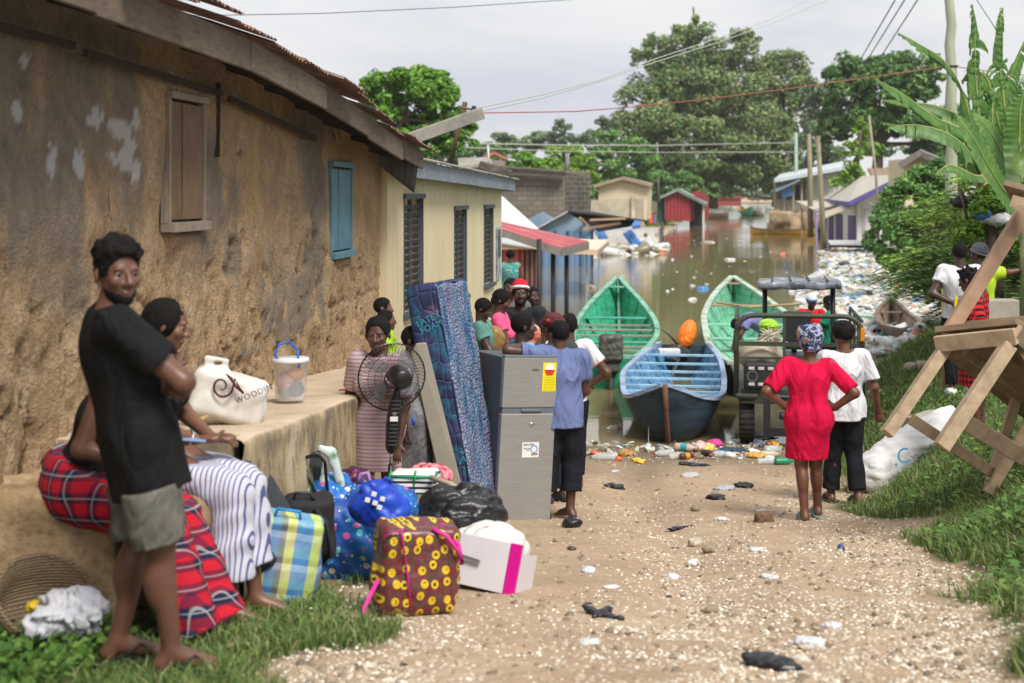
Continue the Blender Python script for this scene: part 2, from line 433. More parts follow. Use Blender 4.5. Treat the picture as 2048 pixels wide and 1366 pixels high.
        td = np.array([0, 1, 0.]) if not (toes and s in toes) else _nrm(np.array(toes[s], float))
        b.cone(an-td*.022*H-np.array([0, 0, .028*H]), an, .021*H, .022*H, k=.015)
        b.cone(an+td*.015*H-np.array([0, 0, .012*H]), an+td*.088*H-np.array([0, 0, .034*H]), .023*H, .0145*H, k=.015)
        sw = np.cross(td, [0, 0, 1])
        for i in range(5):
            o = (-.016+.008*i)*H*sg; L = .105*H-abs(i-(1 if True else 0))*.004*H
            b.cone(an+td*.085*H+sw*o-np.array([0, 0, .038*H]), an+td*L+sw*o*1.15-np.array([0, 0, .041*H]), .0078*H, .0066*H, k=.006)
    # head
    HRm = HR
    b.ball(hp(0, -.012, .022), np.array([.072, .09, .083])*S, HRm, k=.02)
    b.ball(hp(0, .022, -.042), np.array([.056, .062, .068])*S, HRm, k=.02)
    b.ball(hp(0, .060, -.092), np.array([.024, .022, .020])*S, HRm, k=.02)
    if face:
        b.cone(hp(0, .084, .002), hp(0, .101, -.034), .008*S, .0125*S, k=.008)
        for x in (-1, 1):
            b.ball(hp(x*.014, .09, -.038), .0095*S, k=.006)
            b.ball(hp(x*.036, .058, -.026), .024*S, k=.015)
            b.ball(hp(x*.03, .076, .018), np.array([.022, .010, .007])*S, HRm, k=.008)
            b.ball(hp(x*.077, -.008, -.012), np.array([.008, .018, .029])*S, HRm@rotz(-.35*x), k=.006)
            b.sub(hp(x*.031, .097, .0), .014*S, .012); b.cone(hp(x*.017, .079, .008), hp(x*.046, .070, .007), .0045*S, .004*S, k=.004)
        b.ball(hp(0, .082, -.064), np.array([.024, .012, .007])*S, HRm, k=.004)
        b.ball(hp(0, .079, -.076), np.array([.021, .012, .008])*S, HRm, k=.004)
    body = b.mesh('body', sk, root, h=h, local=True)
    if face and h < .0125:
        ey = MB(); ir = MB()
        ew = flat('eye_white', (.20, .17, .15), .35, .03); ei = flat('iris', (.01, .006, .005), .15, .03)
        for x in (-1, 1):
            for mb, c, r in ((ey, hp(x*.031, .0685, -.002), .0125*S), (ir, hp(x*.031, .0758, -.002), .0078*S)):
                mb.lathe(c, [(r*math.sin(a), -r*math.cos(a)) for a in np.linspace(.05, PI-.05, 8)], 12)
            en = np.array([0])
        ey.build('eyes', ew, root, local=True, smooth=True); ir.build('irises', ei, root, local=True, smooth=True)
    ctx = dict(J=J, H=H, R=R, fw=fw, up=up, rt=rt, hp=hp, S=S, HR=HRm, root=root, h=h, U=U, fem=fem, hipw=hipw, width=width, tee=[(i[3] if len(i) > 3 else .04) for i in wear if i[0] == 'tee' and (len(i) < 3 or i[2] != 0)])
    if hair: make_hair(ctx, hair, hairmat or HAIR)
    if beard:
        bd = Sculpt(.008); bd.ball(hp(0, .022, -.052), np.array([.0585, .0625, .067])*S, HRm, k=.01); bd.ball(hp(0, .060, -.094), np.array([.027, .025, .024])*S, HRm, k=.02)
        bd.cut(hp(0, .06, -.066), HRm@np.array([0, .35, 1])); bd.cut(hp(0, .0, 0), HRm@np.array([0, -1, .3])); bd.disp = wrinkle(.002, (200, 200, 200), 3)
        bd.mesh('beard', HAIR, root, h=min(h, .008), local=True)
    for wi, item in enumerate(wear): WEAR[item[0]](ctx, *item[1:])
    root['rig'] = 0; del root['rig']
    return root, ctx
def basis_np(d, up):
    d = _nrm(d); s = _nrm(np.cross(d, up)); u = np.cross(s, d); return [s, u, d]
def make_hair(c, kind, m):
    hp, S, HR = c['hp'], c['S'], c['HR']; s = Sculpt(.01); h = min(c['h'], .01)
    cr = lambda g, y=-.012, zz=.022, dz=0: s.ball(hp(0, y, zz), (np.array([.072, .09, .083])+g+np.array([0, 0, dz]))*S, HR)
    def face_cut(z=-.055): s.sub(hp(0, .112, -.03), np.array([.088, .092, .102])*S, .006); s.cut(hp(0, 0, z), HR@np.array([0, .3, -1.]))
    def line(y1=.072, z1=.070, y2=-.085, z2=-.055):
        n = HR@np.array([0, (z1-z2), -(y1-y2)]); s.cut(hp(0, y1, z1), n)
    if kind == 'short': cr(.007); face_cut(); s.disp = wrinkle(.002, (170, 170, 170), 1)
    elif kind == 'crop': cr(.0035); face_cut(-.045); s.disp = wrinkle(.001, (170, 170, 170), 1)
    elif kind == 'afro':
        s.ball(hp(0, -.022, .04), np.array([.094, .105, .09])*S, HR); face_cut(-.06); s.disp = wrinkle(.006, (70, 70, 70), 5)
    elif kind == 'top':      # faded sides, curly mass on top leaning forward
        cr(.003); face_cut(-.02)
        r = random.Random(4)
        for i in range(210):
            a = r.uniform(0, 2*PI); q = math.sqrt(r.random()); x = .075*q*math.cos(a); y = -.008+.092*q*math.sin(a)
            zz = .052+.062*math.sqrt(max(0, 1-q*q))+r.uniform(-.012, .014); s.ball(hp(x, y, zz), r.uniform(.010, .019)*S, k=.006)
        s.ball(hp(0, -.01, .055), np.array([.078, .094, .058])*S, HR)
        s.disp = wrinkle(.004, (150, 150, 150), 2)
    elif kind == 'short_puff':
        s.ball(hp(0, -.02, .035), np.array([.083, .1, .083])*S, HR); face_cut(-.05); s.disp = wrinkle(.005, (90, 90, 90), 7)
        s.ball(hp(0, -.06, .085), .035*S)
    elif kind == 'bob':
        s.ball(hp(0, -.022, .012), np.array([.086, .098, .098])*S, HR); s.ball(hp(0, -.04, -.05), np.array([.08, .065, .08])*S, HR); s.sub(hp(0, .115, -.05), np.array([.085, .10, .115])*S, .01)
        s.disp = ridges(.006, (60, 60, 20), 4)
    elif kind == 'braids':
        cr(.008); face_cut(-.06); s.disp = ridges(.005, (100, 60, 60), 4)
        r = random.Random(3)
        for i in range(9):
            a = -1.3+2.6*i/8; p = hp(.07*math.sin(a), -.012-.085*math.cos(a), -.03); q = p-np.array([0, 0, .09])*S+np.array([r.uniform(-.01, .01), r.uniform(-.02, .0), 0]); s.cone(p, q, .010, .006, k=.004)
    elif kind == 'knots':
        cr(.006); face_cut(-.055); s.disp = ridges(.004, (100, 60, 60), 4)
        for x, y, zz in ((.03, .06, .09), (-.03, .06, .09), (.055, .0, .095), (-.055, 0, .095), (0, -.02, .118), (.04, -.07, .08), (-.04, -.07, .08), (0, -.1, .05), (.065, -.045, .05), (-.065, -.045, .05)):
            s.ball(hp(x, y, zz), .017*S, k=.006); s.ball(hp(x*1.15, y*1.1, zz*1.15), .011*S, k=.004)
    elif kind == 'bald': return
    s.mesh('hair', m, c['root'], h=h, local=True)
def torso_cloth(c, s, g, hem):
    J, H, R, up, rt, fw = c['J'], c['H'], c['R'], c['up'], c['rt'], c['fw']; w_ = c['width']
    s.ball(J['chest']+up*.01*H, np.array([.095*w_, .064, .088])*H+g, R, k=.04)
    if c['fem']:
        for q in (1, -1): s.ball(J['chest']+fw*.045*H+rt*.045*H*q-up*.01*H, .043*H+g*.7, k=.03)
    s.cone(J['shR']-rt*.008*H, J['shL']+rt*.008*H, .034*H+g*.6, .034*H+g*.6, k=.04)
    bot = J['pel']-up*hem*H
    if c['fem']:
        wa = J['chest']*.42+J['pel']*.58; s.cone(J['chest'], wa, .082*H*w_+g, .073*H*w_+g, flat=(fw, .78), k=.04); s.cone(wa, J['pel'], .073*H*w_+g, .098*H*w_+g, flat=(fw, .8), k=.03)
    else: s.cone(J['chest'], J['pel'], .088*H*w_+g, .092*H*w_+g, flat=(fw, .76), k=.04)
    if hem > 0: s.cone(J['pel'], bot, .094*H*w_*c['hipw']+g, .100*H*w_*c['hipw']+g, flat=(fw, .80), k=.03, cut=(bot, -up))
def w_tee(c, mat, sleeve=.55, hem=.04, g=.018, amp=.006, seed=1, neck=.05, sg=.014, name='shirt', trim=None, asym=None):
    J, H, up = c['J'], c['H'], c['up']; s = Sculpt(.03*c['U'])
    torso_cloth(c, s, g, hem)
    for k in ('R', 'L'):
        if sleeve <= 0: continue
        sh, el, wr = J['sh'+k], J['el'+k], J['wr'+k]
        if sleeve <= 1:
            e = sh+(el-sh)*sleeve; d = _nrm(el-sh)
            s.cone(sh, e+d*.02, .038*H+sg, .033*H+sg*1.5, k=.03, cut=(e, d))
        else:
            s.cone(sh, el, .038*H+sg, .03*H+sg, k=.03); e = el+(wr-el)*(sleeve-1); d = _nrm(wr-el)
            s.cone(el, e+d*.02, .03*H+sg, .026*H+sg, k=.02, cut=(e, d))
    s.cut(J['pel']-up*hem*H, -up)
    nc = J['neck']+up*.038*H+c['fw']*.01*H; s.sub(nc, np.array([neck, neck*.9, neck])*H, .008)
    s.disp = wrinkle(amp, (13, 13, 7), seed, 6)
    o = s.mesh(name, mat, c['root'], h=c['h'], local=True); return o
def w_legs(c, mat, leg=1.9, g=.012, amp=.005, seed=2, name='trousers', waist=.03, flare=0):
    """leg: 1 reaches the knee, 2 the ankle"""
    J, H, up, R, fw = c['J'], c['H'], c['up'], c['R'], c['fw']; s = Sculpt(.025*c['U'])
    s.ball(J['pel'], np.array([.1*c['hipw']*c['width'], .073, .078])*H+g, R, k=.03); s.cut(J['pel']+up*(min(waist+.03, .022-c['tee'][0]) if c['tee'] else waist+.03)*H, up)
    for k in ('R', 'L'):
        hi, kn, an = J['hip'+k], J['kn'+k], J['an'+k]
        if leg <= 1:
            e = hi+(kn-hi)*leg; d = _nrm(kn-hi); s.cone(hi, e+d*.02, .06*H+g, .044*H+g+flare, k=.025, cut=(e, d))
        else:
            s.cone(hi, kn, .06*H+g, .037*H+g, k=.025); e = kn+(an-kn)*(leg-1); d = _nrm(an-kn)
            s.cone(kn, e+d*.02, .037*H+g, .027*H+g+flare, k=.02, cut=(e, d))
    s.disp = wrinkle(amp, (16, 16, 14), seed, 6)
    return s.mesh(name, mat, c['root'], h=c['h'], local=True)
def w_dress(c, mat, hem=.24, g=.014, sleeve=.55, amp=.007, seed=3, wid=.1, name='dress', neck=.05, sit=False):
    """hem: height above ground in H"""
    J, H, up, fw = c['J'], c['H'], c['up'], c['fw']; s = Sculpt(.03*c['U'])
    torso_cloth(c, s, g, 0)
    for k in ('R', 'L'):
        if sleeve <= 0: break
        sh, el = J['sh'+k], J['el'+k]; e = sh+(el-sh)*sleeve; d = _nrm(el-sh)
        s.cone(sh, e+d*.02, .038*H+g*.8, .034*H+g*1.3, k=.03, cut=(e, d))
    mid = (J['knR']+J['knL'])/2; bot = np.array([mid[0], mid[1], hem*H])
    s.ball(J['pel']-up*.01*H, np.array([.108*c['hipw']*c['width'], .088, .085])*H+g*.4, c['R'], k=.04)
    s.cone(J['pel'], bot, .1*H*c['hipw']+g*.4, wid*H, flat=(fw, .82), k=.04, cut=((0, 0, hem*H), (0, 0, -1)))
    s.cut((0, 0, hem*H), (0, 0, -1))
    nc = J['neck']+up*.038*H+fw*.01*H; s.sub(nc, np.array([neck, neck*.9, neck])*H, .008)
    s.disp = wrinkle(amp, (14, 14, 5), seed, 6)
    return s.mesh(name, mat, c['root'], h=c['h'], local=True)
def w_shoes(c, mat, hh=.028, name='shoe', big=1.0, sole=None, open_=False, toes=None):
    J, H = c['J'], c['H']
    for k in ('R', 'L'):
        an = J['an'+k]; td = np.array([0, 1, 0.]) if not (toes and k in toes) else _nrm(np.array(toes[k], float)); s = Sculpt(.012)
        fl = an[2]-.05*H
        a = an-td*.022*H; b2 = an+td*.085*H; a = a.copy(); b2 = b2.copy()
        if open_:
            a[2] = b2[2] = fl+.004; s.cone(a-td*.012*H, b2+td*.02*H, .025*H*big, .03*H*big, flat=((0, 0, 1), .35))
            m = an+td*.062*H; m[2] = fl+.014*H; sw = np.cross(td, [0, 0, 1]); s.ball(m, np.array([.031, .035, .026])*H*big, np.stack([sw, td, [0, 0, 1]], 1), k=.008)
        else:
            a[2] = fl+hh*H*.7; b2[2] = fl+hh*H*.45; s.cone(a, b2, .028*H*big, .026*H*big, flat=((0, 0, 1), .8)); s.cut((0, 0, fl-.006), (0, 0, -1))
            s.ball(an-np.array([0, 0, .018*H]), .029*H*big)
        s.mesh(name, mat, c['root'], h=min(c['h'], .009), local=True)
def w_flip(c, mat, toes=None):
    J, H = c['J'], c['H']
    for k in ('R', 'L'):
        an = J['an'+k]; td = np.array([0, 1, 0.]) if not (toes and k in toes) else _nrm(np.array(toes[k], float)); fl = an[2]-.05*H; sw = np.cross(td, [0, 0, 1])
        s = Sculpt(.006); a = an-td*.035*H; b2 = an+td*.095*H; a = a.copy(); b2 = b2.copy(); a[2] = b2[2] = fl-.002
        s.cone(a, b2, .022*H, .029*H, flat=((0, 0, 1), .28)); so = s.mesh('sandal', mat, c['root'], h=.007, local=True)
        t = MB(); p0 = an+td*.088*H; p0 = np.array([p0[0], p0[1], fl+.012])
        for q in (1, -1):
            t.tube([Vector(p0), Vector(an+td*.05*H+sw*q*.02*H-np.array([0, 0, .008*H])), Vector(an+td*.01*H+sw*q*.028*H-np.array([0, 0, .035*H]))], .005, 6)
        t.build('strap', mat, so, local=True, smooth=True)
def w_hat(c, mat, kind, m2=None):
    hp, S, HR = c['hp'], c['S'], c['HR']; s = Sculpt(.01); h = min(c['h'], .01)
    if kind == 'beanie':
        s.ball(hp(0, -.014, .045), np.array([.083, .1, .088])*S, HR); s.cut(hp(0, .09, .035), HR@np.array([0, .45, -1])); s.disp = wrinkle(.003, (25, 25, 60), 2)
        o = s.mesh('hat', mat, c['root'], h=h, local=True)
        t = Sculpt(.006); [t.cone(hp(.084*math.sin(a), -.014+.1*math.cos(a), .035+.035*math.cos(a)-.018), hp(.084*math.sin(b), -.014+.1*math.cos(b), .035+.035*math.cos(b)-.018), .013*S, .013*S, k=.004) for a, b in zip(np.linspace(0, 2*PI, 20)[:-1], np.linspace(0, 2*PI, 20)[1:])]
        t.mesh('brim', m2 or mat, o, h=h, local=True)
    elif kind == 'wrap':
        s.ball(hp(0, -.03, .055), np.array([.105, .115, .092])*S, HR); s.ball(hp(.045, -.02, .10), .055*S); s.ball(hp(-.05, -.03, .09), .055*S)
        s.ball(hp(0, -.06, -.02), np.array([.085, .07, .06])*S, HR)
        s.cut(hp(0, .085, .045), HR@np.array([0, .62, -1])); s.disp = ridges(.011, (34, 34, 34), 6); s.mesh('headwrap', mat, c['root'], h=h, local=True)
    elif kind == 'scarf':
        s.ball(hp(0, -.02, .02), np.array([.085, .1, .096])*S, HR); s.ball(hp(0, -.05, -.06), np.array([.07, .05, .07])*S, HR); s.sub(hp(0, .12, -.04), np.array([.08, .09, .11])*S, .01); s.disp = ridges(.005, (30, 30, 60), 6); s.mesh('headscarf', mat, c['root'], h=h, local=True)
    elif kind == 'cap':
        s.ball(hp(0, -.015, .04), np.array([.088, .108, .085])*S, HR); s.cut(hp(0, .09, .03), HR@np.array([0, .15, -1])); s.disp = ridges(.006, (30, 30, 30), 6); o = s.mesh('cap', mat, c['root'], h=h, local=True)
        t = Sculpt(.01); t.ball(hp(0, .1, .038), np.array([.065, .06, .009])*S, HR); t.mesh('peak', mat, o, h=h, local=True)
    elif kind == 'santa':
        s.ball(hp(0, -.02, .06), np.array([.08, .098, .08])*S, HR); s.ball(hp(.0, -.06, .1), .045*S); s.cut(hp(0, .09, .055), HR@np.array([0, .3, -1])); o = s.mesh('hat', mat, c['root'], h=h, local=True)
        t = Sculpt(.006); [t.cone(hp(.08*math.sin(a), -.018+.098*math.cos(a), .05+.018*math.cos(a)), hp(.08*math.sin(b), -.018+.098*math.cos(b), .05+.018*math.cos(b)), .015*S, .015*S, k=.004) for a, b in zip(np.linspace(0, 2*PI, 20)[:-1], np.linspace(0, 2*PI, 20)[1:])]
        t.mesh('brim', m2, o, h=h, local=True)
def w_band(c, mat, k='R', f=.9, j=('el', 'wr'), r=.021):
    J, H = c['J'], c['H']; p = J[j[0]+k]*(1-f)+J[j[1]+k]*f; d = _nrm(J[j[1]+k]-J[j[0]+k]); t = MB()
    s_, d_, u_ = basis(d); t.tube([Vector(p)+(s_*math.cos(a)+u_*math.sin(a))*r*H for a in np.linspace(0, 2*PI, 15)], .0045, 6, False); t.build('bracelet', mat, c['root'], local=True, smooth=True)
WEAR = dict(tee=w_tee, legs=w_legs, dress=w_dress, shoes=w_shoes, flip=w_flip, hat=w_hat, band=w_band)
# ------------------------------------------------------------------ lattice noise
def fbm(x, y, s=1.0, oc=4, seed=0, rough=.5):
    r = np.random.default_rng(seed); T = r.random((256, 256)); v = 0; a = 1; tot = 0
    x = np.asarray(x, float)*s; y = np.asarray(y, float)*s
    for i in range(oc):
        xi = np.floor(x).astype(int); yi = np.floor(y).astype(int); fx = x-xi; fy = y-yi; fx = fx*fx*(3-2*fx); fy = fy*fy*(3-2*fy)
        g = lambda p, q: T[(p+17*i) % 256, (q+31*i) % 256]
        v = v+a*((g(xi, yi)*(1-fx)+g(xi+1, yi)*fx)*(1-fy)+(g(xi, yi+1)*(1-fx)+g(xi+1, yi+1)*fx)*fy); tot += a; a *= rough; x = x*2.03; y = y*2.03
    return v/tot
def vattr(o, name, vals):
    a = o.data.attributes.new(name, 'FLOAT', 'POINT'); a.data.foreach_set('value', np.asarray(vals, np.float32))
# ------------------------------------------------------------------ masks on the ground
def grass_mask(X, Y):
    d = X-edge_x(Y); n = fbm(X, Y, 1.6, 4, 2)
    right = sm(-.15, .35, d+(n-.5)*1.1)
    g2 = (-.50-.15*(Y-5.4))-X
    left = sm(-.1, .35, g2+(n-.5)*1.3)*(1-sm(8.2, 9.4, Y))*sm(.34, .5, fbm(X, Y, 1.1, 3, 9)+.10)
    lb = sm(0, 2, np.interp(Y, _LY, _LX)-X)*sm(30, 60, Y)
    return np.maximum(np.maximum(right, left), lb)
def shell_mask(X, Y):
    d = X-edge_x(Y); n = fbm(X, Y, .9, 4, 5); n2 = fbm(X, Y, 3.1, 3, 6)
    strip = np.exp(-((d+.25)/.45)**2)*(1-sm(13.5, 15.5, Y))
    front = .42*(1-sm(5.6, 10.5, Y))*sm(.3, .62, n+.08)
    left = .8*np.exp(-((X+.45+.04*Y)/.4)**2)*(1-sm(7, 9.5, Y))
    gul = .6*np.exp(-((X-(.05*Y+.62+.12*np.sin(Y*.8)))/.4)**2)*(1-sm(12, 15, Y))
    shore = .55*np.exp(-((Y-17.3)/.8)**2)
    return np.clip((1.4*strip+.85*front+left+gul+shore+.05)*(.55+.9*n2), 0, 1)*(1-grass_mask(X, Y)*.8)
def build_ground():
    Yr = [2.2]
    while Yr[-1] < 30: Yr.append(Yr[-1]*1.009)
    while Yr[-1] < 700: Yr.append(Yr[-1]*1.03)
    Yr += [1000, 1800, 3500]
    Yr = np.array(Yr); U = np.concatenate([np.linspace(-1.6, -.6, 40)[:-1], np.linspace(-.6, .6, 330), np.linspace(.6, 1.6, 40)[1:]])
    YY, UU = np.meshgrid(Yr, U, indexing='ij'); XX = UU*(YY+1.5)
    Z = ground_z(XX, YY)
    g = grass_mask(XX, YY); Z = Z+.02*(fbm(XX, YY, 4, 4, 12)-.5)*(YY < 30)
    P = np.stack([XX, YY, Z], -1); v, f = grid_mesh(P, flip=True)
    t = NT('earth', (.4, .3, .2), .95, spec=.15)
    n = t.noise(1.3, 8, .6); n2 = t.noise(11, 6, .7); n3 = t.noise(90, 4, .7)
    sand = t.ramp(n, [(.3, (.36, .25, .155)), (.5, (.46, .33, .215)), (.7, (.54, .405, .28))])
    sand = t.mix(t.ramp(n2, [(.42, 0), (.62, .5)]), sand, (.30, .21, .145)); sand = t.mix(t.ramp(n3, [(.45, .0), (.75, .6)]), sand, (.56, .48, .39))
    soil = t.ramp(n2, [(.3, (.045, .055, .018)), (.55, (.10, .11, .04)), (.7, (.17, .16, .07))])
    c = t.mix(t.attr('grass'), sand, soil)
    wet = t.mix(t.attr('wet'), c, t.mix(.75, c, (.10, .075, .045))); t.col(wet)
    t.rgh(t.ramp(t.attr('wet'), [(0, .95), (1, .45)]))
    s = t.math('ADD', t.math('MULTIPLY', n2, .7), t.math('MULTIPLY', n3, .35)); t.bump(s, .8, .03)
    o = mk('ground', v, f, t.m, smooth=True); tag(o, 'sandy earth lane with shell grit sloping to the flood', kind='structure')
    vattr(o, 'grass', g.ravel()); zz = Z+.05*(fbm(XX, YY, 2.2, 3, 4)-.5); vattr(o, 'wet', (1-sm(.02, .30, zz)).ravel()*(YY.ravel() < 60))
build_ground()
# flood water
t = NT('flood_water', (.115, .095, .045), .035, spec=.5); t.set('IOR', 1.33)
n = t.noise(1.0, 3, .5, t.co((.5, 1.5, 1))); n2 = t.noise(3.2, 3, .55, t.co((.6, 2.2, 1))); n3 = t.noise(.12, 2, .5, t.co((1, 1, 1)))
t.col(t.ramp(n3, [(.35, (.24, .19, .095)), (.65, (.18, .155, .08))]))
amp = t.ramp(n3, [(.38, .15), (.62, .75)])
t.bump(t.math('MULTIPLY', t.math('ADD', n, t.math('MULTIPLY', n2, .45)), amp), .10, .1)
Yr = np.array([14., 20, 30, 45, 70, 110, 200, 450, 1200]); XX, YY = np.meshgrid(np.linspace(-1.3, 1.3, 9), Yr, indexing='ij'); P = np.stack([XX*(YY+10), YY, 0*XX], -1); v, f = grid_mesh(P)
tag(mk('water', v, f, t.m), 'brown flood water covering the street', kind='structure')

# ------------------------------------------------------------------ grit, shells, grass
def scatter(n, y0, y1, ulo, uhi, mask, pw=1.0):
    out = np.zeros((0, 2))
    while len(out) < n:
        m = n*3; Y = y0+(y1-y0)*RNG.random(m)**pw; X = ulo*Y+(uhi-ulo)*Y*RNG.random(m)
        k = RNG.random(m) < mask(X, Y); out = np.concatenate([out, np.stack([X[k], Y[k]], 1)])
    return out[:n]
def pebbles(name, pts, r0, r1, mat, label, fl=.35, sink=.2):
    n = len(pts); k = 7
    a = np.arange(k)*2*PI/k; r = RNG.uniform(r0, r1, n)**1.0; el = RNG.uniform(.55, 1, n); th = RNG.uniform(0, PI, n)
    z = ground_z(pts[:, 0], pts[:, 1])+.0
    jit = 1+.22*(RNG.random((n, k))-.5)
    x = np.cos(a)[None]*r[:, None]*jit; y = np.sin(a)[None]*(r*el)[:, None]*jit
    X = x*np.cos(th)[:, None]-y*np.sin(th)[:, None]; Y = x*np.sin(th)[:, None]+y*np.cos(th)[:, None]
    tilt = RNG.normal(0, .28, (n, 2)); H = (r*fl)[:, None]
    def ring(s, h): return np.stack([X*s+pts[:, :1], Y*s+pts[:, 1:], z[:, None]+h*H*1.0+(X*tilt[:, :1]+Y*tilt[:, 1:])*s], -1)
    v = np.concatenate([ring(1, -.2), ring(.82, .7), ring(.35, 1.05)], 1)       # n,21,3
    i = np.arange(k); j = (i+1) % k
    f = np.concatenate([np.stack([i, j, j+k, i+k], 1), np.stack([i+k, j+k, j+2*k, i+2*k], 1)]); top = np.array([[14, 15, 16, 17], [14, 17, 18, 20], [18, 19, 20, 20]])[:2]
    f = np.concatenate([f, top]); F_ = (f[None]+(np.arange(n)*3*k)[:, None, None]).reshape(-1, 4)
    return tag(mk(name, v.reshape(-1, 3), F_, mat, smooth=True), label, kind='stuff')
t = NT('shell', (.6, .55, .46), .6, spec=.3); t.col(t.ramp(t.island(), [(0, (.34, .28, .2)), (.3, (.52, .45, .36)), (.65, (.70, .64, .54)), (1, (.84, .80, .72))]))
pts = scatter(23000, 4.6, 18.2, -.42, .42, shell_mask, 1.2)
pebbles('shells', pts, .004, .0125, t.m, 'small bleached shells strewn over the lane')
t = NT('stones', (.25, .2, .15), .85, spec=.2); t.col(t.ramp(t.island(), [(0, (.16, .13, .10)), (.5, (.34, .26, .18)), (1, (.48, .39, .29))]))
pts = scatter(3500, 4.6, 19, -.42, .42, lambda x, y: .35+.65*shell_mask(x, y)-.3*grass_mask(x, y), 1.2)
pebbles('gravel', pts, .006, .026, t.m, 'brown grit and pebbles pressed into the lane', .6)

def blades(name, pts, h0, h1, w, mat, label, lean=.5, z=None):
    n = len(pts); zz = ground_z(pts[:, 0], pts[:, 1])-.01 if z is None else z
    th = RNG.uniform(0, 2*PI, n); H = RNG.uniform(h0, h1, n); ph = RNG.uniform(0, 2*PI, n); L = H*RNG.uniform(.1, lean*2, n)
    dx, dy = np.cos(th)*w/2, np.sin(th)*w/2; lx, ly = np.cos(ph)*L, np.sin(ph)*L
    b = np.stack([pts[:, 0], pts[:, 1], zz], -1)
    def p(k, s, hh): return b+np.stack([s*dx*(1-k*.35)+lx*k*k, s*dy*(1-k*.35)+ly*k*k, H*hh], -1)
    v = np.stack([p(0, -1, 0), p(0, 1, 0), p(.55, 1, .62), p(.55, -1, .62), b+np.stack([lx, ly, H*(1-.25*lean)], -1)], 1)
    q = np.array([[0, 1, 2], [0, 2, 3], [3, 2, 4]])
    F_ = (q[None]+(np.arange(n)*5)[:, None, None]).reshape(-1, 3)
    return tag(mk(name, v.reshape(-1, 3), F_, mat, smooth=True), label, kind='stuff')
def leafmat(name, stops, trans=.25, rough=.55, spec=.3):
    if name in _mc: return _mc[name]
    t = NT(name, stops[0][1], rough, spec=spec); c = t.ramp(t.island(), stops); t.col(c)
    tr = t.n('ShaderNodeBsdfTranslucent'); t.l(c, tr.inputs[0]); ms = t.n('ShaderNodeMixShader'); ms.inputs[0].default_value = trans
    o = [n for n in t.t.nodes if n.type == 'OUTPUT_MATERIAL'][0]; t.l(t.b.outputs[0], ms.inputs[1]); t.l(tr.outputs[0], ms.inputs[2]); t.l(ms.outputs[0], o.inputs[0])
    _mc[name] = t.m; return t.m
GR = leafmat('grass_blade', [(0, (.065, .12, .028)), (.45, (.135, .225, .055)), (.8, (.23, .32, .10)), (1, (.44, .41, .21))], .3)
pts = scatter(95000, 4.8, 17, .15, .55, lambda x, y: sm(.3, .9, grass_mask(x, y))*(x > 1)*(.35+.65*sm(.35, .6, fbm(x, y, 2.3, 3, 21))), 1.3)
blades('grass', pts, .03, .15, .008, GR, 'green grass covering the bank beside the lane', .7)
pts = scatter(26000, 17, 32, .12, .45, lambda x, y: sm(.5, 1, grass_mask(x, y)), 1.1)
blades('grass_patch', pts, .05, .18, .016, GR, 'grass on the far end of the bank by the floating rubbish', .6)
pts = scatter(26000, 4.6, 8.9, -.42, .0, lambda x, y: sm(.3, .9, grass_mask(x, y))*(x > -2.4), 1.1)
blades('grass_clumps', pts, .03, .12, .007, GR, 'short grass growing at the foot of the mud house', .6)
pts = scatter(9000, 60, 190, -.1, .25, lambda x, y: grass_mask(x, y)*(x < np.interp(y, _LY, _LX)), 1.0)
blades('reeds', pts, .3, .9, .12, leafmat('reed', [(0, (.09, .13, .03)), (.6, (.20, .25, .06)), (1, (.36, .34, .13))]), 'pale grass on the spit beyond the white block wall', .4)
pts = scatter(1600, 4.8, 18, -.3, .42, lambda x, y: np.ones_like(x)*.8, 1.2)
blades('straw', pts, .008, .02, .006, leafmat('straw_blade', [(0, (.16, .11, .06)), (1, (.45, .36, .22))], .05), 'bits of straw and dry grass lying on the lane', 4)
# broad-leaved weeds between the grass
def leaf_quads(c, nrm, size, asp=.5):
    n = len(c); nrm = nrm/np.linalg.norm(nrm, axis=1)[:, None]; r = RNG.normal(size=(n, 3)); u = np.cross(nrm, r); u /= np.linalg.norm(u, axis=1)[:, None]+1e-9; v = np.cross(nrm, u)
    s = (size*RNG.uniform(.6, 1.3, n))[:, None]
    return np.stack([c-u*s, c+v*s*asp+nrm*s*.12, c+u*s, c-v*s*asp+nrm*s*.12], 1)
def leaf_obj(name, V, mat, parent=None):
    n = len(V); return mk(name, V.reshape(-1, 3), np.arange(4*n).reshape(n, 4), mat, parent)
WEED = leafmat('weed_leaf', [(0, (.04, .10, .02)), (.6, (.10, .21, .04)), (1, (.2, .33, .08))], .3)
pts = scatter(7000, 5, 20, .17, .5, lambda x, y: sm(.5, 1, grass_mask(x, y))*(fbm(x, y, 1.3, 3, 33) > .52)*(x > 1), 1.2)
c = np.stack([pts[:, 0], pts[:, 1], ground_z(pts[:, 0], pts[:, 1])+RNG.uniform(.03, .14, len(pts))], 1)
tag(leaf_obj('weeds', leaf_quads(c, RNG.normal(size=c.shape)*.5+np.array([0, -.3, 1]), .028, .55), WEED), 'low leafy weeds among the bank grass', kind='stuff')
pts = scatter(1300, 4.8, 6.4, -.42, -.22, lambda x, y: np.ones_like(x)*(x > -2.2)*(x < -1.62), 1)
c = np.stack([pts[:, 0], pts[:, 1], ground_z(pts[:, 0], pts[:, 1])+RNG.uniform(.02, .15, len(pts))], 1)
tag(leaf_obj('weed_patch', leaf_quads(c, RNG.normal(size=c.shape)*.6+np.array([0, -.3, 1]), .028, .6), WEED), 'leafy weeds below the tilted basket', kind='stuff')
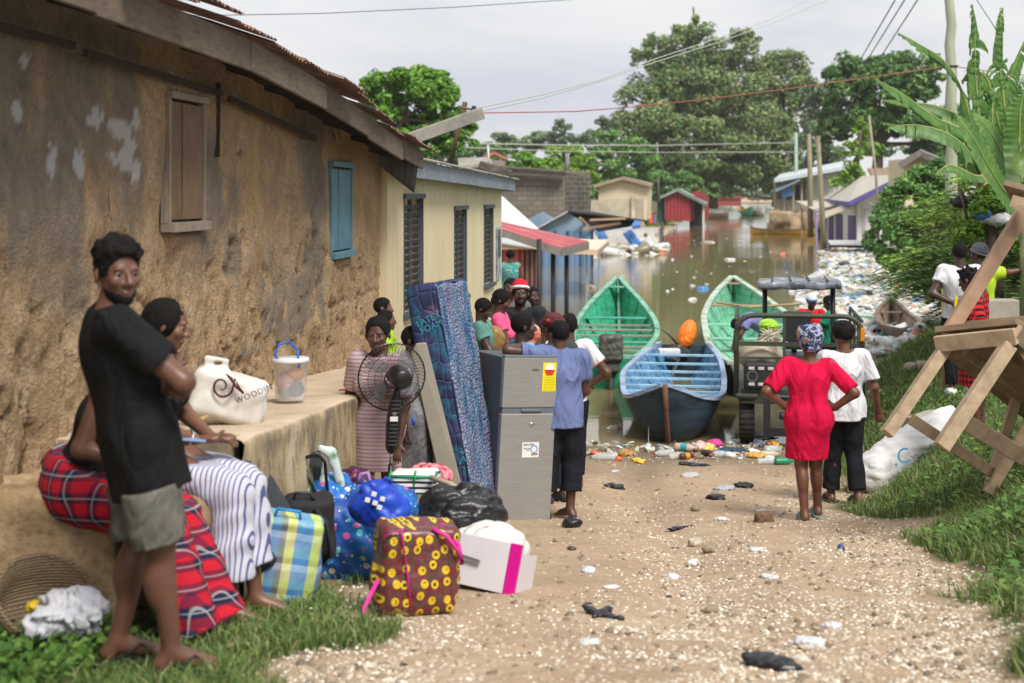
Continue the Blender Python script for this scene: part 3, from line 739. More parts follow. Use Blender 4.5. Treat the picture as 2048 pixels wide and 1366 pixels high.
# ------------------------------------------------------------------ the mud house
def wx(Y): return -3.04+.107*np.asarray(Y, float)          # outer face of the house fronts
_TY = [3, 7.3, 9.2, 11.3, 14.8, 16]; _TZ = [4.06, 4.02, 3.98, 3.83, 3.50, 3.42]
def eave_z(Y): return np.interp(Y, _TY, _TZ)
house = empty('mud_house', (float(wx(10)), 10, 1.2), 'old brown mud-walled house with rusty sagging roof', 'house')
def mud_wall():
    Y = np.arange(3.6, 15.62, .028); z = np.arange(.9, 4.35, .026); YY, ZZ = np.meshgrid(Y, z, indexing='ij')
    ZT = np.minimum(ZZ, eave_z(YY)+.16)
    lo = sm(3.15, 2.6, ZZ+(fbm(YY, ZZ, 1.4, 3, 2)-.5)*1.2)
    rough = fbm(YY, ZZ*.55, 7, 5, 3, .6); pits = sm(.56, .68, fbm(YY, ZZ*.5, 9, 4, 5, .6)); big = fbm(YY, ZZ, .8, 3, 7)
    disp = (big-.5)*.13+(rough-.5)*(.025+.12*lo)-pits*.075*lo
    plaster = sm(.5, .56, fbm(YY, ZZ, 2.2, 4, 11))*lo*(ZZ > 2.0); disp = disp*(1-.5*plaster)+plaster*.012
    crack = np.exp(-(np.abs(YY-(10.55+.05*np.sin(ZZ*5)+.03*np.sin(ZZ*17)))/.012)**2)*(ZZ > 2.9)+.8*np.exp(-(np.abs(YY-(15.05+.04*np.sin(ZZ*7)))/.012)**2)*(ZZ > 2.7)+.7*np.exp(-(np.abs(ZZ-(2.18+.02*np.sin(YY*9)+.012*np.sin(YY*31)))/.010)**2)*(YY > 12.6)
    disp = disp-crack*.05
    seam = sm(.06, 0, np.abs(YY-9.62+.02*np.sin(ZZ*6)))*(ZZ > 2.8)
    X = wx(YY)+disp
    for (a, b, c, d, e) in ((8.66, 9.36, 2.97, 3.80, .05), (12.88, 13.76, 2.62, 3.48, .05)):
        m = sm(a-.03, a, YY)*sm(b+.03, b, YY)*sm(c-.03, c, ZZ)*sm(d+.03, d, ZZ); X = X*(1-m)+(wx(YY)-e)*m
    end = sm(15.2, 15.6, YY); X = X-end*.16*(1+.8*fbm(ZZ, YY, 3, 3, 8))
    X = X+.20*sm(2.1, 1.3, ZZ)*fbm(YY, ZZ, 1.2, 2, 6)
    P = np.stack([X, YY, ZT], -1); v, f = grid_mesh(P)
    t = NT('mud', (.3, .2, .1), .95, spec=.1)
    n = t.noise(3.2, 7, .62); n2 = t.noise(30, 5, .7); n3 = t.noise(9, 5, .65)
    mud = t.ramp(n, [(.3, (.38, .255, .145)), (.5, (.54, .385, .235)), (.72, (.66, .50, .33))])
    mud = t.mix(t.ramp(n2, [(.35, .65), (.6, 0)]), mud, (.30, .20, .12))
    cv = t.voro(5.5, t.co((1, 1, .8)), 'DISTANCE_TO_EDGE'); mud = t.mix(t.math('MULTIPLY', t.ramp(cv, [(.006, .8), (.022, 0)]), t.ramp(n3, [(.48, 0), (.6, 1)])), mud, (.10, .065, .035)); mud = t.mix(t.ramp(t.voro(38, t.co((1, 1, .6))), [(.16, .55), (.26, 0)]), mud, (.17, .11, .06))
    soot = t.ramp(n3, [(.3, (.13, .12, .11)), (.55, (.235, .205, .175)), (.75, (.36, .29, .215))])
    c = t.mix(t.attr('soot'), mud, soot); c = t.mix(t.attr('plaster'), c, (.27, .23, .19)); c = t.mix(t.attr('paint'), c, (.62, .60, .60)); c = t.mix(t.attr('ochre'), c, (.56, .38, .20)); t.col(c)
    t.bump(t.math('ADD', t.math('ADD', n2, n3), t.noise(70, 3, .7)), .9, .035)
    o = mk('wall', v, f, t.m, house, smooth=True)
    N = fbm(YY, ZZ*.45, 1.7, 5, 21); up = sm(2.55, 3.0, ZZ+(fbm(YY, ZZ, 3, 4, 25)-.5)*.9)
    so = .8*up*sm(.42, .60, N+.10*sm(3.8, 3.2, ZZ)); so = so*(1-sm(12.7, 12.8, YY+.06*np.sin(ZZ*20)))
    och = np.exp(-((YY-10.55)/.14)**2)*(ZZ > 2.9+.2*np.sin(YY*9)); so = so*(1-och)
    vattr(o, 'soot', so.ravel()); vattr(o, 'ochre', (och*.8+.45*sm(12.7, 12.85, YY)*sm(2.6, 3.2, ZZ)).ravel()); vattr(o, 'plaster', (plaster*.8*(YY > 9.8)*(YY < 12.6)).ravel())
    pm = np.zeros_like(YY)
    for (px, py, r, sy) in ((113, 325, .035, 2.4), (165, 322, .04, 2), (250, 318, .09, .6), (262, 300, .06, 2), (243, 262, .05, 1), (200, 235, .05, 1.2), (272, 240, .03, 2), (48, 228, .04, 1.2), (272, 335, .03, 2.5), (60, 120, .03, 1), (235, 250, .08, .5)):
        y0 = 3.04/(.107-(px-1024)/F); z0 = CZ-(py-HOR)/F*y0; q = np.sqrt(((YY-y0)/(r*1.7))**2+((ZZ-z0)/(r*sy))**2)
        pm = np.maximum(pm, sm(1.15, .75, q+(fbm(YY, ZZ, 17, 4, 30, .65)-.5)*2.6))
    vattr(o, 'paint', (pm*.85).ravel())
mud_wall()
MUDF = flat('mud_flat', (.30, .19, .09), .95, .25, 4, .6, 30, spec=.1)
MB().box((-5.2, 15.42, 2.4), (5.2, .3, 2.6)).box((-7.7, 9.6, 2.4), (.3, 11.6, 2.6)).build('side_wall', MUDF, house)
# roof: corrugated sheets, each lapped on the next
t = NT('rusty_iron', (.2, .09, .05), .75, .15); n = t.noise(4, 7, .65); n2 = t.noise(1.2, 4, .6)
t.col(t.mix(t.ramp(n2, [(.4, 0), (.62, 1)]), t.ramp(n, [(.3, (.07, .035, .022)), (.5, (.20, .095, .055)), (.7, (.33, .17, .11))]), t.ramp(n, [(.3, (.12, .09, .08)), (.7, (.30, .22, .18))]))); t.bump(n, .3, .01); RUST = t.m
r = random.Random(3); vs = []; fs = []
y = 3.4; i = 0
while y < 15.6:
    wd = .82; ys = np.linspace(y, y+wd+.04, 46); over = .5+r.uniform(-.05, .07)+(.10 if i in (4, 9) else 0); lift = r.uniform(0, .035)+(.05 if i in (5, 10) else 0)
    us = np.array([0, .4, 1.0, 2.0, 3.6]); YY, UU = np.meshgrid(ys, us, indexing='ij')
    jag = .02*(fbm(ys*30, ys*0, 1, 2, i)-.5)
    X = wx(YY)+over-UU+jag[:, None]*(UU == 0); Z = eave_z(YY)+.21+lift+UU*.30+.011*np.sin(YY*2*PI/.075)-.02*np.exp(-UU*3)
    P = np.stack([X, YY, Z], -1); v, f = grid_mesh(P); f = f+sum(len(q) for q in vs); vs.append(v); fs.append(f); y += wd; i += 1
mk('roof', np.concatenate(vs), np.concatenate(fs), RUST, house, smooth=True)
OLDW = wood('weathered_board', (.17, .13, .10), .5, .85, (3, .6, 3), 12)
mb = MB(); segs = [3.4, 6.5, 8.9, 10.9, 12.6, 14.2, 15.35]
for a, b in zip(segs[:-1], segs[1:]):
    dz = r.uniform(-.015, .015); dx = r.uniform(-.015, .015); mb.bar((float(wx(a))+.43+dx, a+.01, float(eave_z(a))+.085+dz), (float(wx(b))+.43+dx, b-.01, float(eave_z(b))+.085+dz), .03, .19)
fo = mb.build('fascia', OLDW, house, bevel=.004)
DARKW = wood('dark_rafter', (.055, .04, .03), .5, .9, (1, 1, 1), 10)
mb = MB()
for y in np.arange(4.2, 15.4, .95): MB().bar((float(wx(y))-.4, y, float(eave_z(y))+.29), (float(wx(y))+.41, y, float(eave_z(y))+.05), .06, .09).build('rafter', DARKW, house)
mb = MB()
for a, b in ((3.6, 7.2), (7.25, 9.6), (9.65, 12.2)): mb.bar((float(wx(a))+.09, a, float(eave_z(a))-.10), (float(wx(b))+.05, b, float(eave_z(b))-.07), .03, .04)
mb.bar((float(wx(9.58))+.03, 9.58, 3.45), (float(wx(9.6))+.03, 9.6, 3.95), .03, .03)
mb.build('wall_plate', DARKW, house)
# hanging loose sheet at the roof's far corner
ya = 15.0
A = at(755, 296, 14.6); B = at(838, 318, 15.0); C_ = at(828, 386, 15.1); D = at(757, 330, 14.7)
P = np.zeros((30, 6, 3))
for i_ in range(30):
    for j in range(6):
        u, v_ = i_/29, j/5; p = (np.array(A)*(1-u)+np.array(B)*u)*(1-v_)+(np.array(D)*(1-u)+np.array(C_)*u)*v_; p[1] += .012*math.sin(u*40); P[i_, j] = p
v, f = grid_mesh(P); mk('loose_sheet', v, f, flat('black_sheet', (.05, .045, .045), .6, .4, 6, .3, 20), house, smooth=True).modifiers.new('s', 'SOLIDIFY').thickness = .003
# windows
def plank_window(parent, y0, y1, z0, z1, n, mat, fmat, frame_w=.05, sill=False, name='window', proud=.02, cross=None):
    w_ = empty(name, (float(wx(y0)), y0, z0)); w_.parent = parent; w_.location = Vector((float(wx(y0)), y0, z0))-wloc(parent)
    mb = MB(); dy = (y1-y0)/n
    for i in range(n):
        a = y0+i*dy+.004; b = y0+(i+1)*dy-.004; o = .0+.006*(i % 2)
        mb.bar((float(wx(a))-.012+o+proud, a, (z0+z1)/2), (float(wx(b))-.012+o+proud, b, (z0+z1)/2), .022, z1-z0-.02)
    mb.build('shutter', mat, w_, bevel=.003)
    fr = MB()
    for yy in (y0-frame_w/2, y1+frame_w/2): fr.box((float(wx(yy))+proud-.02, yy, (z0+z1)/2), (.06, frame_w, z1-z0+.02))
    fr.box((float(wx((y0+y1)/2))+proud-.008, (y0+y1)/2, z1+frame_w/2+.01), (.084, y1-y0+frame_w*2, frame_w), rotz_m(-.107))
    fr.box((float(wx((y0+y1)/2))+proud-.002, (y0+y1)/2, z0-.035), (.10, y1-y0+frame_w*2, .06), rotz_m(-.107))
    fr.build('frame', fmat, w_, bevel=.004); return w_
def rotz_m(a): return Matrix.Rotation(a, 3, 'Z')
BW = wood('grey_brown_plank', (.20, .135, .085), .45, .85, (6, 6, .7), 9)
w1 = plank_window(house, 8.70, 9.32, 3.03, 3.78, 3, BW, wood('pale_frame', (.30, .25, .20), .6, .8, (5, 5, 1), 8), .04); w1['label'] = 'bare brown plank window'
t = NT('blue_paint', (.10, .21, .27), .6); n = t.noise(16, 6, .7, t.co((1, 1, .3))); t.col(t.ramp(n, [(.3, (.06, .13, .18)), (.55, (.105, .22, .29)), (.78, (.2, .33, .38))])); t.bump(n, .3, .006); BLUEP = t.m
w2 = plank_window(house, 12.93, 13.71, 2.67, 3.44, 3, BLUEP, BLUEP, .05); w2['label'] = 'blue plank window'
# something tucked under the eave
mb = MB(); c0 = at(665, 268, 13.0)
for i_ in range(9): mb.tube([c0+Vector((.02, i_*.03-.1, .06)), c0+Vector((.06, i_*.028-.09, -.06))], .012, 6)
mb.build('reed_bundle', wood('reed_stick', (.36, .28, .18), .5), house)

# concrete plinth along the house, used as a bench
def T(Y): return 2.0-.06*(np.asarray(Y, float)-6.77)
def plinth():
    Y = np.arange(7.05, 15.5, .04); rows = []
    fx = -2.09+.107*Y+.02*(fbm(Y, Y*0, 2, 3, 2)-.5); top = T(Y)+.012*(fbm(Y, Y*0, 1.5, 3, 5)-.5)
    prof = []
    for k, zt in enumerate(np.linspace(-1.15, -.03, 26)): prof.append(np.stack([fx+.035*(fbm(Y, Y*0+k*.12, 3.0, 4, 9)-.5)+.0, Y, top+zt], -1))
    prof.append(np.stack([fx+.012*(fbm(Y, Y*0, 9, 3, 4)-.5)-.008, Y, top-.008], -1)); prof.append(np.stack([fx-.03, Y, top], -1))
    for d in (.2, .5, .8, 1.1): prof.append(np.stack([fx-d, Y, top+.02*(fbm(Y, Y*0+d, 2, 2, 3)-.5)-.02*d], -1))
    P = np.stack(prof, 1); v, f = grid_mesh(P, True)
    t = NT('plinth_render', (.4, .32, .22), .9, spec=.15)
    n = t.noise(2.2, 7, .65, t.co((1, 1.3, .6))); n2 = t.noise(11, 6, .7, t.co((1, 1, .25))); n3 = t.noise(2, 6, .6)
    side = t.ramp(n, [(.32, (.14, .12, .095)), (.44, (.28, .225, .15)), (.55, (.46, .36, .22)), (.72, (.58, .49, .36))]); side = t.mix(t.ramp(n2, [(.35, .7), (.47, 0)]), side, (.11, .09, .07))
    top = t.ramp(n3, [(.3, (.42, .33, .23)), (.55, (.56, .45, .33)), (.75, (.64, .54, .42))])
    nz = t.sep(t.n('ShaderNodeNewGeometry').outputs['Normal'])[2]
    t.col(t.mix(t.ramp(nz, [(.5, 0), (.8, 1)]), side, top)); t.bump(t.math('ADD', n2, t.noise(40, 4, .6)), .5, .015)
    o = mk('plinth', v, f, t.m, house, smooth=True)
    # near end face
    y = 7.06; MB().box((-2.17, y+.1, 1.4), (1.56, .2, 1.16)).build('plinth_end', t.m, o)
plinth()
# earthen block seat beside the near end
s = Sculpt(.03); s.rbox((-2.22, 6.72, 1.45), (.43, .46, .36), .06); s.disp = lambda X: wrinkle(.03, (5, 5, 5), 3)(X)+wrinkle(.006, (40, 40, 30), 4)(X)
t = NT('clay', (.35, .25, .14), .95, spec=.1); n = t.noise(4, 6, .6); n2 = t.noise(26, 5, .7); t.col(t.mix(t.ramp(n2, [(.3, .7), (.55, 0)]), t.ramp(n, [(.3, (.26, .18, .10)), (.7, (.46, .34, .21))]), (.16, .11, .065))); t.bump(n2, .6, .02); CLAY = t.m
tag(s.mesh('clay_block', CLAY, h=.02), 'rounded brown clay block used as a seat against the mud house', 'seat')

s = Sculpt(.03); s.rbox((-1.68, 6.8, 1.4), (.22, .20, .37), .05); s.disp = wrinkle(.025, (6, 6, 6), 8); tag(s.mesh('clay_step', CLAY, h=.02), 'small clay block under the striped trousers at the plinth end', 'seat')
# ------------------------------------------------------------------ the yellow house
yh = empty('yellow_house', (-1, 20, .3), 'pale yellow house with grey fascia and dark louvred windows', 'house')
t = NT('yellow_wall', (.62, .53, .30), .85, spec=.2); n = t.noise(.7, 5, .6); n2 = t.noise(3, 6, .6, t.co((3, 3, .4)))
t.col(t.mix(t.ramp(n2, [(.3, .5), (.5, 0)]), t.ramp(n, [(.3, (.66, .56, .35)), (.7, (.76, .67, .45))]), (.5, .43, .29))); t.bump(t.noise(60, 3), .15, .006); YW = t.m
def wall_holes(y0, y1, z0, z1, holes, mat, parent, th=.2, name='wall'):
    ys = sorted({y0, y1, *[h[0] for h in holes], *[h[1] for h in holes]}); zs = sorted({z0, z1, *[h[2] for h in holes], *[h[3] for h in holes]}); mb = MB()
    for a, b in zip(ys[:-1], ys[1:]):
        for c, d in zip(zs[:-1], zs[1:]):
            if any(h[0] <= a and b <= h[1] and h[2] <= c and d <= h[3] for h in holes): continue
            A = (float(wx(a)), a); B = (float(wx(b)), b); mb.add([(A[0], A[1], c), (B[0], B[1], c), (B[0], B[1], d), (A[0], A[1], d)], [(0, 1, 2, 3)])
    for h in holes:
        a, b, c, d = h; A = Vector((float(wx(a)), a, 0)); B = Vector((float(wx(b)), b, 0)); o = Vector((-th, th*.107, 0)); up = Vector((0, 0, 1))
        for p, q, z_, w2_ in ((A, B, c, c), (A, B, d, d)): mb.add([p+up*z_, q+up*z_, q+o+up*z_, p+o+up*z_], [(0, 1, 2, 3)])
        for p in (A, B): mb.add([p+up*c, p+up*d, p+o+up*d, p+o+up*c], [(0, 1, 2, 3)])
    return mb.build(name, mat, parent)
WINS = ((16.62, 17.9, 1.79, 3.15), (20.6, 21.85, 1.66, 2.97), (24.0, 25.25, 1.64, 2.96))
wall_holes(15.62, 26.6, -.3, 3.46, WINS, YW, yh)
MB().add([(float(wx(26.6)), 26.6, -.3), (-6, 26.6, -.3), (-6, 26.6, 3.5), (float(wx(26.6)), 26.6, 3.5)], [(0, 1, 2, 3)]).add([(float(wx(15.62)), 15.62, -.3), (-6, 15.62, -.3), (-6, 15.62, 3.5), (float(wx(15.62)), 15.62, 3.5)], [(3, 2, 1, 0)]).build('end_wall', YW, yh)
t = NT('louvre_wood', (.07, .065, .065), .7); n = t.noise(6, 5, .6, t.co((1, 6, 1))); t.col(t.ramp(n, [(.3, (.035, .035, .04)), (.7, (.11, .105, .11))])); LV = t.m
GREYF = wood('grey_painted_board', (.24, .28, .33), .6, .7, (4, .4, 4), 6)
for a, b, c, d in WINS:
    wn_ = empty('window', (0, 0, 0)); wn_.parent = yh; wn_.location = Vector((float(wx(a)), a, c))-wloc(yh)
    m = (a+b)/2
    for p, q in ((a+.03, m-.015), (m+.015, b-.03)):
        mb = MB(); xo = -.05
        for z in np.arange(c+.05, d-.04, .085): mb.bar((float(wx(p))+xo, p+.04, z), (float(wx(q))+xo, q-.04, z), .012, .075, up=Vector((.5, 0, 1)))
        for yy in (p+.02, q-.02): mb.box((float(wx(yy))+xo, yy, (c+d)/2), (.035, .045, d-c-.04))
        mb.build('louvre_panel', LV, wn_)
    fr = MB(); fr.box((float(wx(m))-.0, m, d+.025), (.07, b-a+.12, .06), rotz_m(-.107)).box((float(wx(m))+.01, m, c-.025), (.10, b-a+.14, .06), rotz_m(-.107))
    for yy in (a-.01, b+.01): fr.box((float(wx(yy))-.02, yy, (c+d)/2), (.06, .05, d-c))
    fr.build('frame', flat('dark_frame', (.06, .075, .09), .6), wn_, bevel=.003)
mb = MB(); zb = lambda y: 3.39-.0115*(y-16.7)
mb.bar((float(wx(15.4))+.2, 15.4, zb(15.4)+.09), (float(wx(21.9))+.2, 21.9, zb(21.9)+.09), .03, .2).bar((float(wx(21.92))+.2, 21.92, zb(22)+.085), (float(wx(27.0))+.2, 27.0, zb(27)+.085), .03, .2).box((float(wx(27))-2.4, 27.02, zb(27)+.085), (5.2, .03, .2))
mb.build('fascia', GREYF, yh, bevel=.003)
def corrugated(parent, name, mat, f3, ny, nu, amp=.012, k=0):
    """f3(a,b)->point, corrugated along a"""
    P = np.zeros((ny, nu, 3))
    for i in range(ny):
        for j in range(nu): P[i, j] = f3(i/(ny-1), j/(nu-1))
        P[i, :, 2] += amp*math.sin(i*PI/2) if k == 0 else 0
    v, f = grid_mesh(P); o = mk(name, v, f, mat, parent, smooth=True); o.modifiers.new('s', 'SOLIDIFY').thickness = .006; return o
t = NT('grey_iron', (.35, .33, .30), .7, .1); n = t.noise(3, 6, .65); t.col(t.ramp(n, [(.3, (.20, .17, .14)), (.55, (.38, .35, .31)), (.75, (.50, .47, .43))])); t.bump(n, .2, .01); IRON = t.m
corrugated(yh, 'roof', IRON, lambda a, b: ((-3.04+.107*(15.3+11.9*a))+.27-b*3.6, 15.3+11.9*a, zb(15.3+11.9*a)+.21+b*.75), 480, 5, .014)
# poster by the corner
ps = empty('poster', (float(wx(25.95))+.02, 25.95, 1.9), 'small dark poster pasted on the yellow wall corner', 'poster')
MB().bar((float(wx(25.7))+.02, 25.7, 2.12), (float(wx(26.25))+.02, 26.25, 2.12), .012, .95).build('sheet', flat('poster_paper', (.30, .36, .42), .6, .6, 5), ps)
MB().bar((float(wx(25.76))+.031, 25.76, 2.3), (float(wx(26.19))+.031, 26.19, 2.3), .004, .5).build('picture', flat('poster_dark', (.05, .08, .13), .5, .9, 9), ps)
# leaning plank and pole on the roof
ln = empty('leaning_plank', at(815, 285, 21), 'long grey plank slanting over the yellow house roof', 'plank')
MB().bar(at(800, 285, 20.5), at(962, 227, 21.2), .16, .17).build('board', wood('silver_board', (.27, .25, .22), .6, .85, (1, 1, 1), 9), ln, bevel=.004)
lp = empty('roof_pole', at(905, 325, 21.2), 'crooked thin pole propping wires behind the slanting plank', 'pole')
MB().tube([at(902, 328, 21.6), at(915, 262, 21.6), at(926, 232, 21.6), at(930, 204, 21.6)], [.05, .045, .05, .04], 8).build('pole_shaft', wood('pole_brown', (.16, .11, .075), .5), lp, smooth=True)
MB().tube([at(925, 216, 21.5), at(948, 219, 21.5)], .02, 6).tube([at(948, 212, 21.5), at(948, 224, 21.5)], .035, 8).build('insulator', flat('insul', (.04, .035, .03), .3), lp)
# debris on the far end of the roof
tag(MB().box(at(985, 338, 25.5), (.5, .4, .16), Matrix.Rotation(.3, 3, 'Y')).box(at(1000, 345, 25.6), (.45, .3, .13), Matrix.Rotation(.1, 3, 'Y')).build('roof_rubble', flat('mossy', (.10, .09, .075), .95, .5, 9, .6, 20), bevel=.03), 'dark mossy lump lying on the yellow house roof end', 'rubble')
# ------------------------------------------------------------------ trees and plants
def crown(ells, Y, depth, n, size, outline=1.0, clump=None, flat_=.5, seed=0, dens_in=.25, hang=0.0):
    """ells: ellipses seen in the photograph (px, py, rx, ry[, dY]); each is broken into small clumps of leaves"""
    r = np.random.default_rng(seed); sc = Y/F; areas = np.array([e[2]*e[3] for e in ells], float); ks = r.choice(len(ells), size=n, p=areas/areas.sum())
    cl = clump or .16; C_ = np.zeros((0, 3)); N_ = np.zeros((0, 3))
    for i, e in enumerate(ells):
        c = np.array(at(e[0], e[1], Y+(e[4] if len(e) > 4 else 0))); R = np.array([e[2]*sc, max(e[2], e[3])*sc*depth, e[3]*sc]); m = int((ks == i).sum())
        if m < 2: continue
        nc = max(6, int(2.2/cl**2*.55)); d = r.normal(size=(nc, 3)); d /= np.linalg.norm(d, axis=1)[:, None]; d[:, 2] = np.where(d[:, 2] < -.75, -d[:, 2], d[:, 2])
        q = d*(r.uniform(.72, 1.02, nc)[:, None]); cr_ = cl*r.uniform(.7, 1.5, nc)
        k = r.integers(0, nc, m); dd = r.normal(size=(m, 3)); dd /= np.linalg.norm(dd, axis=1)[:, None]; dd[:, 2] = np.where(dd[:, 2] < 0, dd[:, 2]*(.7+hang), dd[:, 2]*.8)
        rad = r.uniform(.35, 1.05, m)**.6
        p = q[k]+dd*(cr_[k]*rad)[:, None]; inn = r.random(m) < dens_in; p[inn] = d[k[inn]]*r.uniform(.3, .8, inn.sum())[:, None]
        C_ = np.concatenate([C_, c+p*R]); N_ = np.concatenate([N_, dd*flat_+np.array([0, -.1, .45])+r.normal(size=(m, 3))*.45])
    return leaf_quads(C_, N_, size, .42)
TRUNK = wood('bark', (.13, .10, .075), .5, .95, (1, 1, .3), 7)
def tree(name, label, Y, ells, n, size, mat, trunk=None, depth=.8, clump=.2, seed=0, group=None, cat='tree', hang=0, limbs=None, din=.25, r0=.3):
    bx, by = trunk[0] if trunk else (ells[0][0], ells[0][1]+ells[0][3]); base = at(bx, by, Y); base.z = min(base.z, max(gz(base.x, base.y), -.3)) if trunk is None else base.z
    t = empty(name, base, label, cat, group)
    tr = MB(); top = at(ells[0][0], ells[0][1], Y); rr = r0
    if trunk: pts = [base+Vector((0, 0, -.3))]+[at(x, y, Y) for x, y in trunk[1:]]
    else: pts = [base+Vector((0, 0, -.5)), (base+top)/2+Vector((.2, 0, 0)), top]
    tr.tube(pts, [rr*(1-.6*i/(len(pts)-1)) for i in range(len(pts))], 9)
    R_ = random.Random(seed)
    for e in ells:
        a = pts[-2 if len(pts) > 2 else -1]*.6+pts[-1]*.4; b = at(e[0], e[1], Y+(e[4] if len(e) > 4 else 0)); m = (a+b)/2+Vector((R_.uniform(-.3, .3), 0, R_.uniform(-.2, .6)))
        tr.tube([a, m, b+(b-m)*.5], [rr*.42, rr*.26, rr*.1], 6)
    tr.build('trunk', TRUNK, t, smooth=True)
    leaf_obj('crown', crown(ells, Y, depth, n, size, clump=clump, seed=seed, hang=hang, dens_in=din), mat, t)
    return t
L_BRIGHT = leafmat('leaf_bright', [(0, (.054, .155, .019)), (.4, (.109, .264, .031)), (.75, (.202, .403, .054)), (1, (.310, .527, .093))], .25)
L_MIX = leafmat('leaf_dusky', [(0, (.068, .135, .047)), (.4, (.149, .257, .081)), (.75, (.270, .378, .135)), (.93, (.405, .405, .203)), (1, (.513, .419, .243))], .2)
L_DARK = leafmat('leaf_dark', [(0, (.043, .107, .035)), (.5, (.095, .201, .059)), (.85, (.177, .331, .082)), (1, (.284, .450, .119))], .2)
L_LIME = leafmat('leaf_lime', [(0, (.090, .195, .022)), (.5, (.195, .360, .045)), (1, (.360, .540, .090))], .25)
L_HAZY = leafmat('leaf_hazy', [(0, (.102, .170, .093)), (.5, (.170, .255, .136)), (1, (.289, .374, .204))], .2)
L_MID = leafmat('leaf_mid', [(0, (.059, .156, .039)), (.5, (.128, .274, .069)), (.85, (.235, .430, .117)), (1, (.371, .567, .176))], .25)

tree('mango_tree', 'round bright green tree rising behind the yellow house roof', 60, [(825, 215, 85, 75), (770, 195, 50, 50), (875, 205, 50, 52), (830, 165, 62, 32), (760, 240, 42, 45), (905, 265, 52, 45), (850, 285, 70, 40), (740, 185, 22, 26), (790, 290, 60, 35)], 26000, .15, L_BRIGHT, trunk=[(830, 400), (795, 300), (798, 250), (820, 220)], clump=.24, seed=1, r0=.22)
tree('shade_tree', 'huge dusky green tree towering over the flooded street', 170, [(1400, 190, 120, 95), (1330, 220, 95, 85), (1480, 170, 95, 85), (1385, 105, 72, 55), (1310, 110, 42, 42), (1480, 95, 42, 38), (1390, 60, 26, 30), (1555, 190, 72, 85), (1570, 130, 45, 32), (1275, 290, 72, 70), (1400, 310, 110, 75), (1520, 300, 90, 75), (1590, 230, 48, 75), (1350, 350, 90, 45), (1450, 365, 70, 30), (1570, 345, 62, 52), (1420, 240, 150, 100, -3), (1400, 330, 160, 60), (1340, 150, 50, 50)], 125000, .27, L_MIX, trunk=[(1420, 412), (1420, 360), (1410, 280), (1400, 200)], clump=.2, seed=2, hang=.4, r0=1.0, din=.38)
tree('dark_tree', 'dark green spreading tree behind the purple-trimmed house', 110, [(1760, 200, 110, 75), (1700, 180, 55, 65), (1800, 150, 70, 45), (1720, 270, 80, 70), (1830, 230, 70, 80), (1660, 250, 35, 45), (1850, 150, 50, 40), (1880, 280, 60, 70), (1740, 145, 40, 30)], 38000, .22, L_DARK, trunk=[(1750, 420), (1755, 330), (1760, 230)], clump=.22, seed=3, r0=.6)
tree('willowy_tree', 'loose grey-green tree between the huge tree and the dark one', 150, [(1645, 225, 36, 50), (1640, 300, 42, 60), (1670, 340, 45, 40), (1622, 180, 20, 26)], 9000, .26, L_HAZY, trunk=[(1645, 420), (1645, 330), (1642, 230)], clump=.28, seed=4, r0=.4)
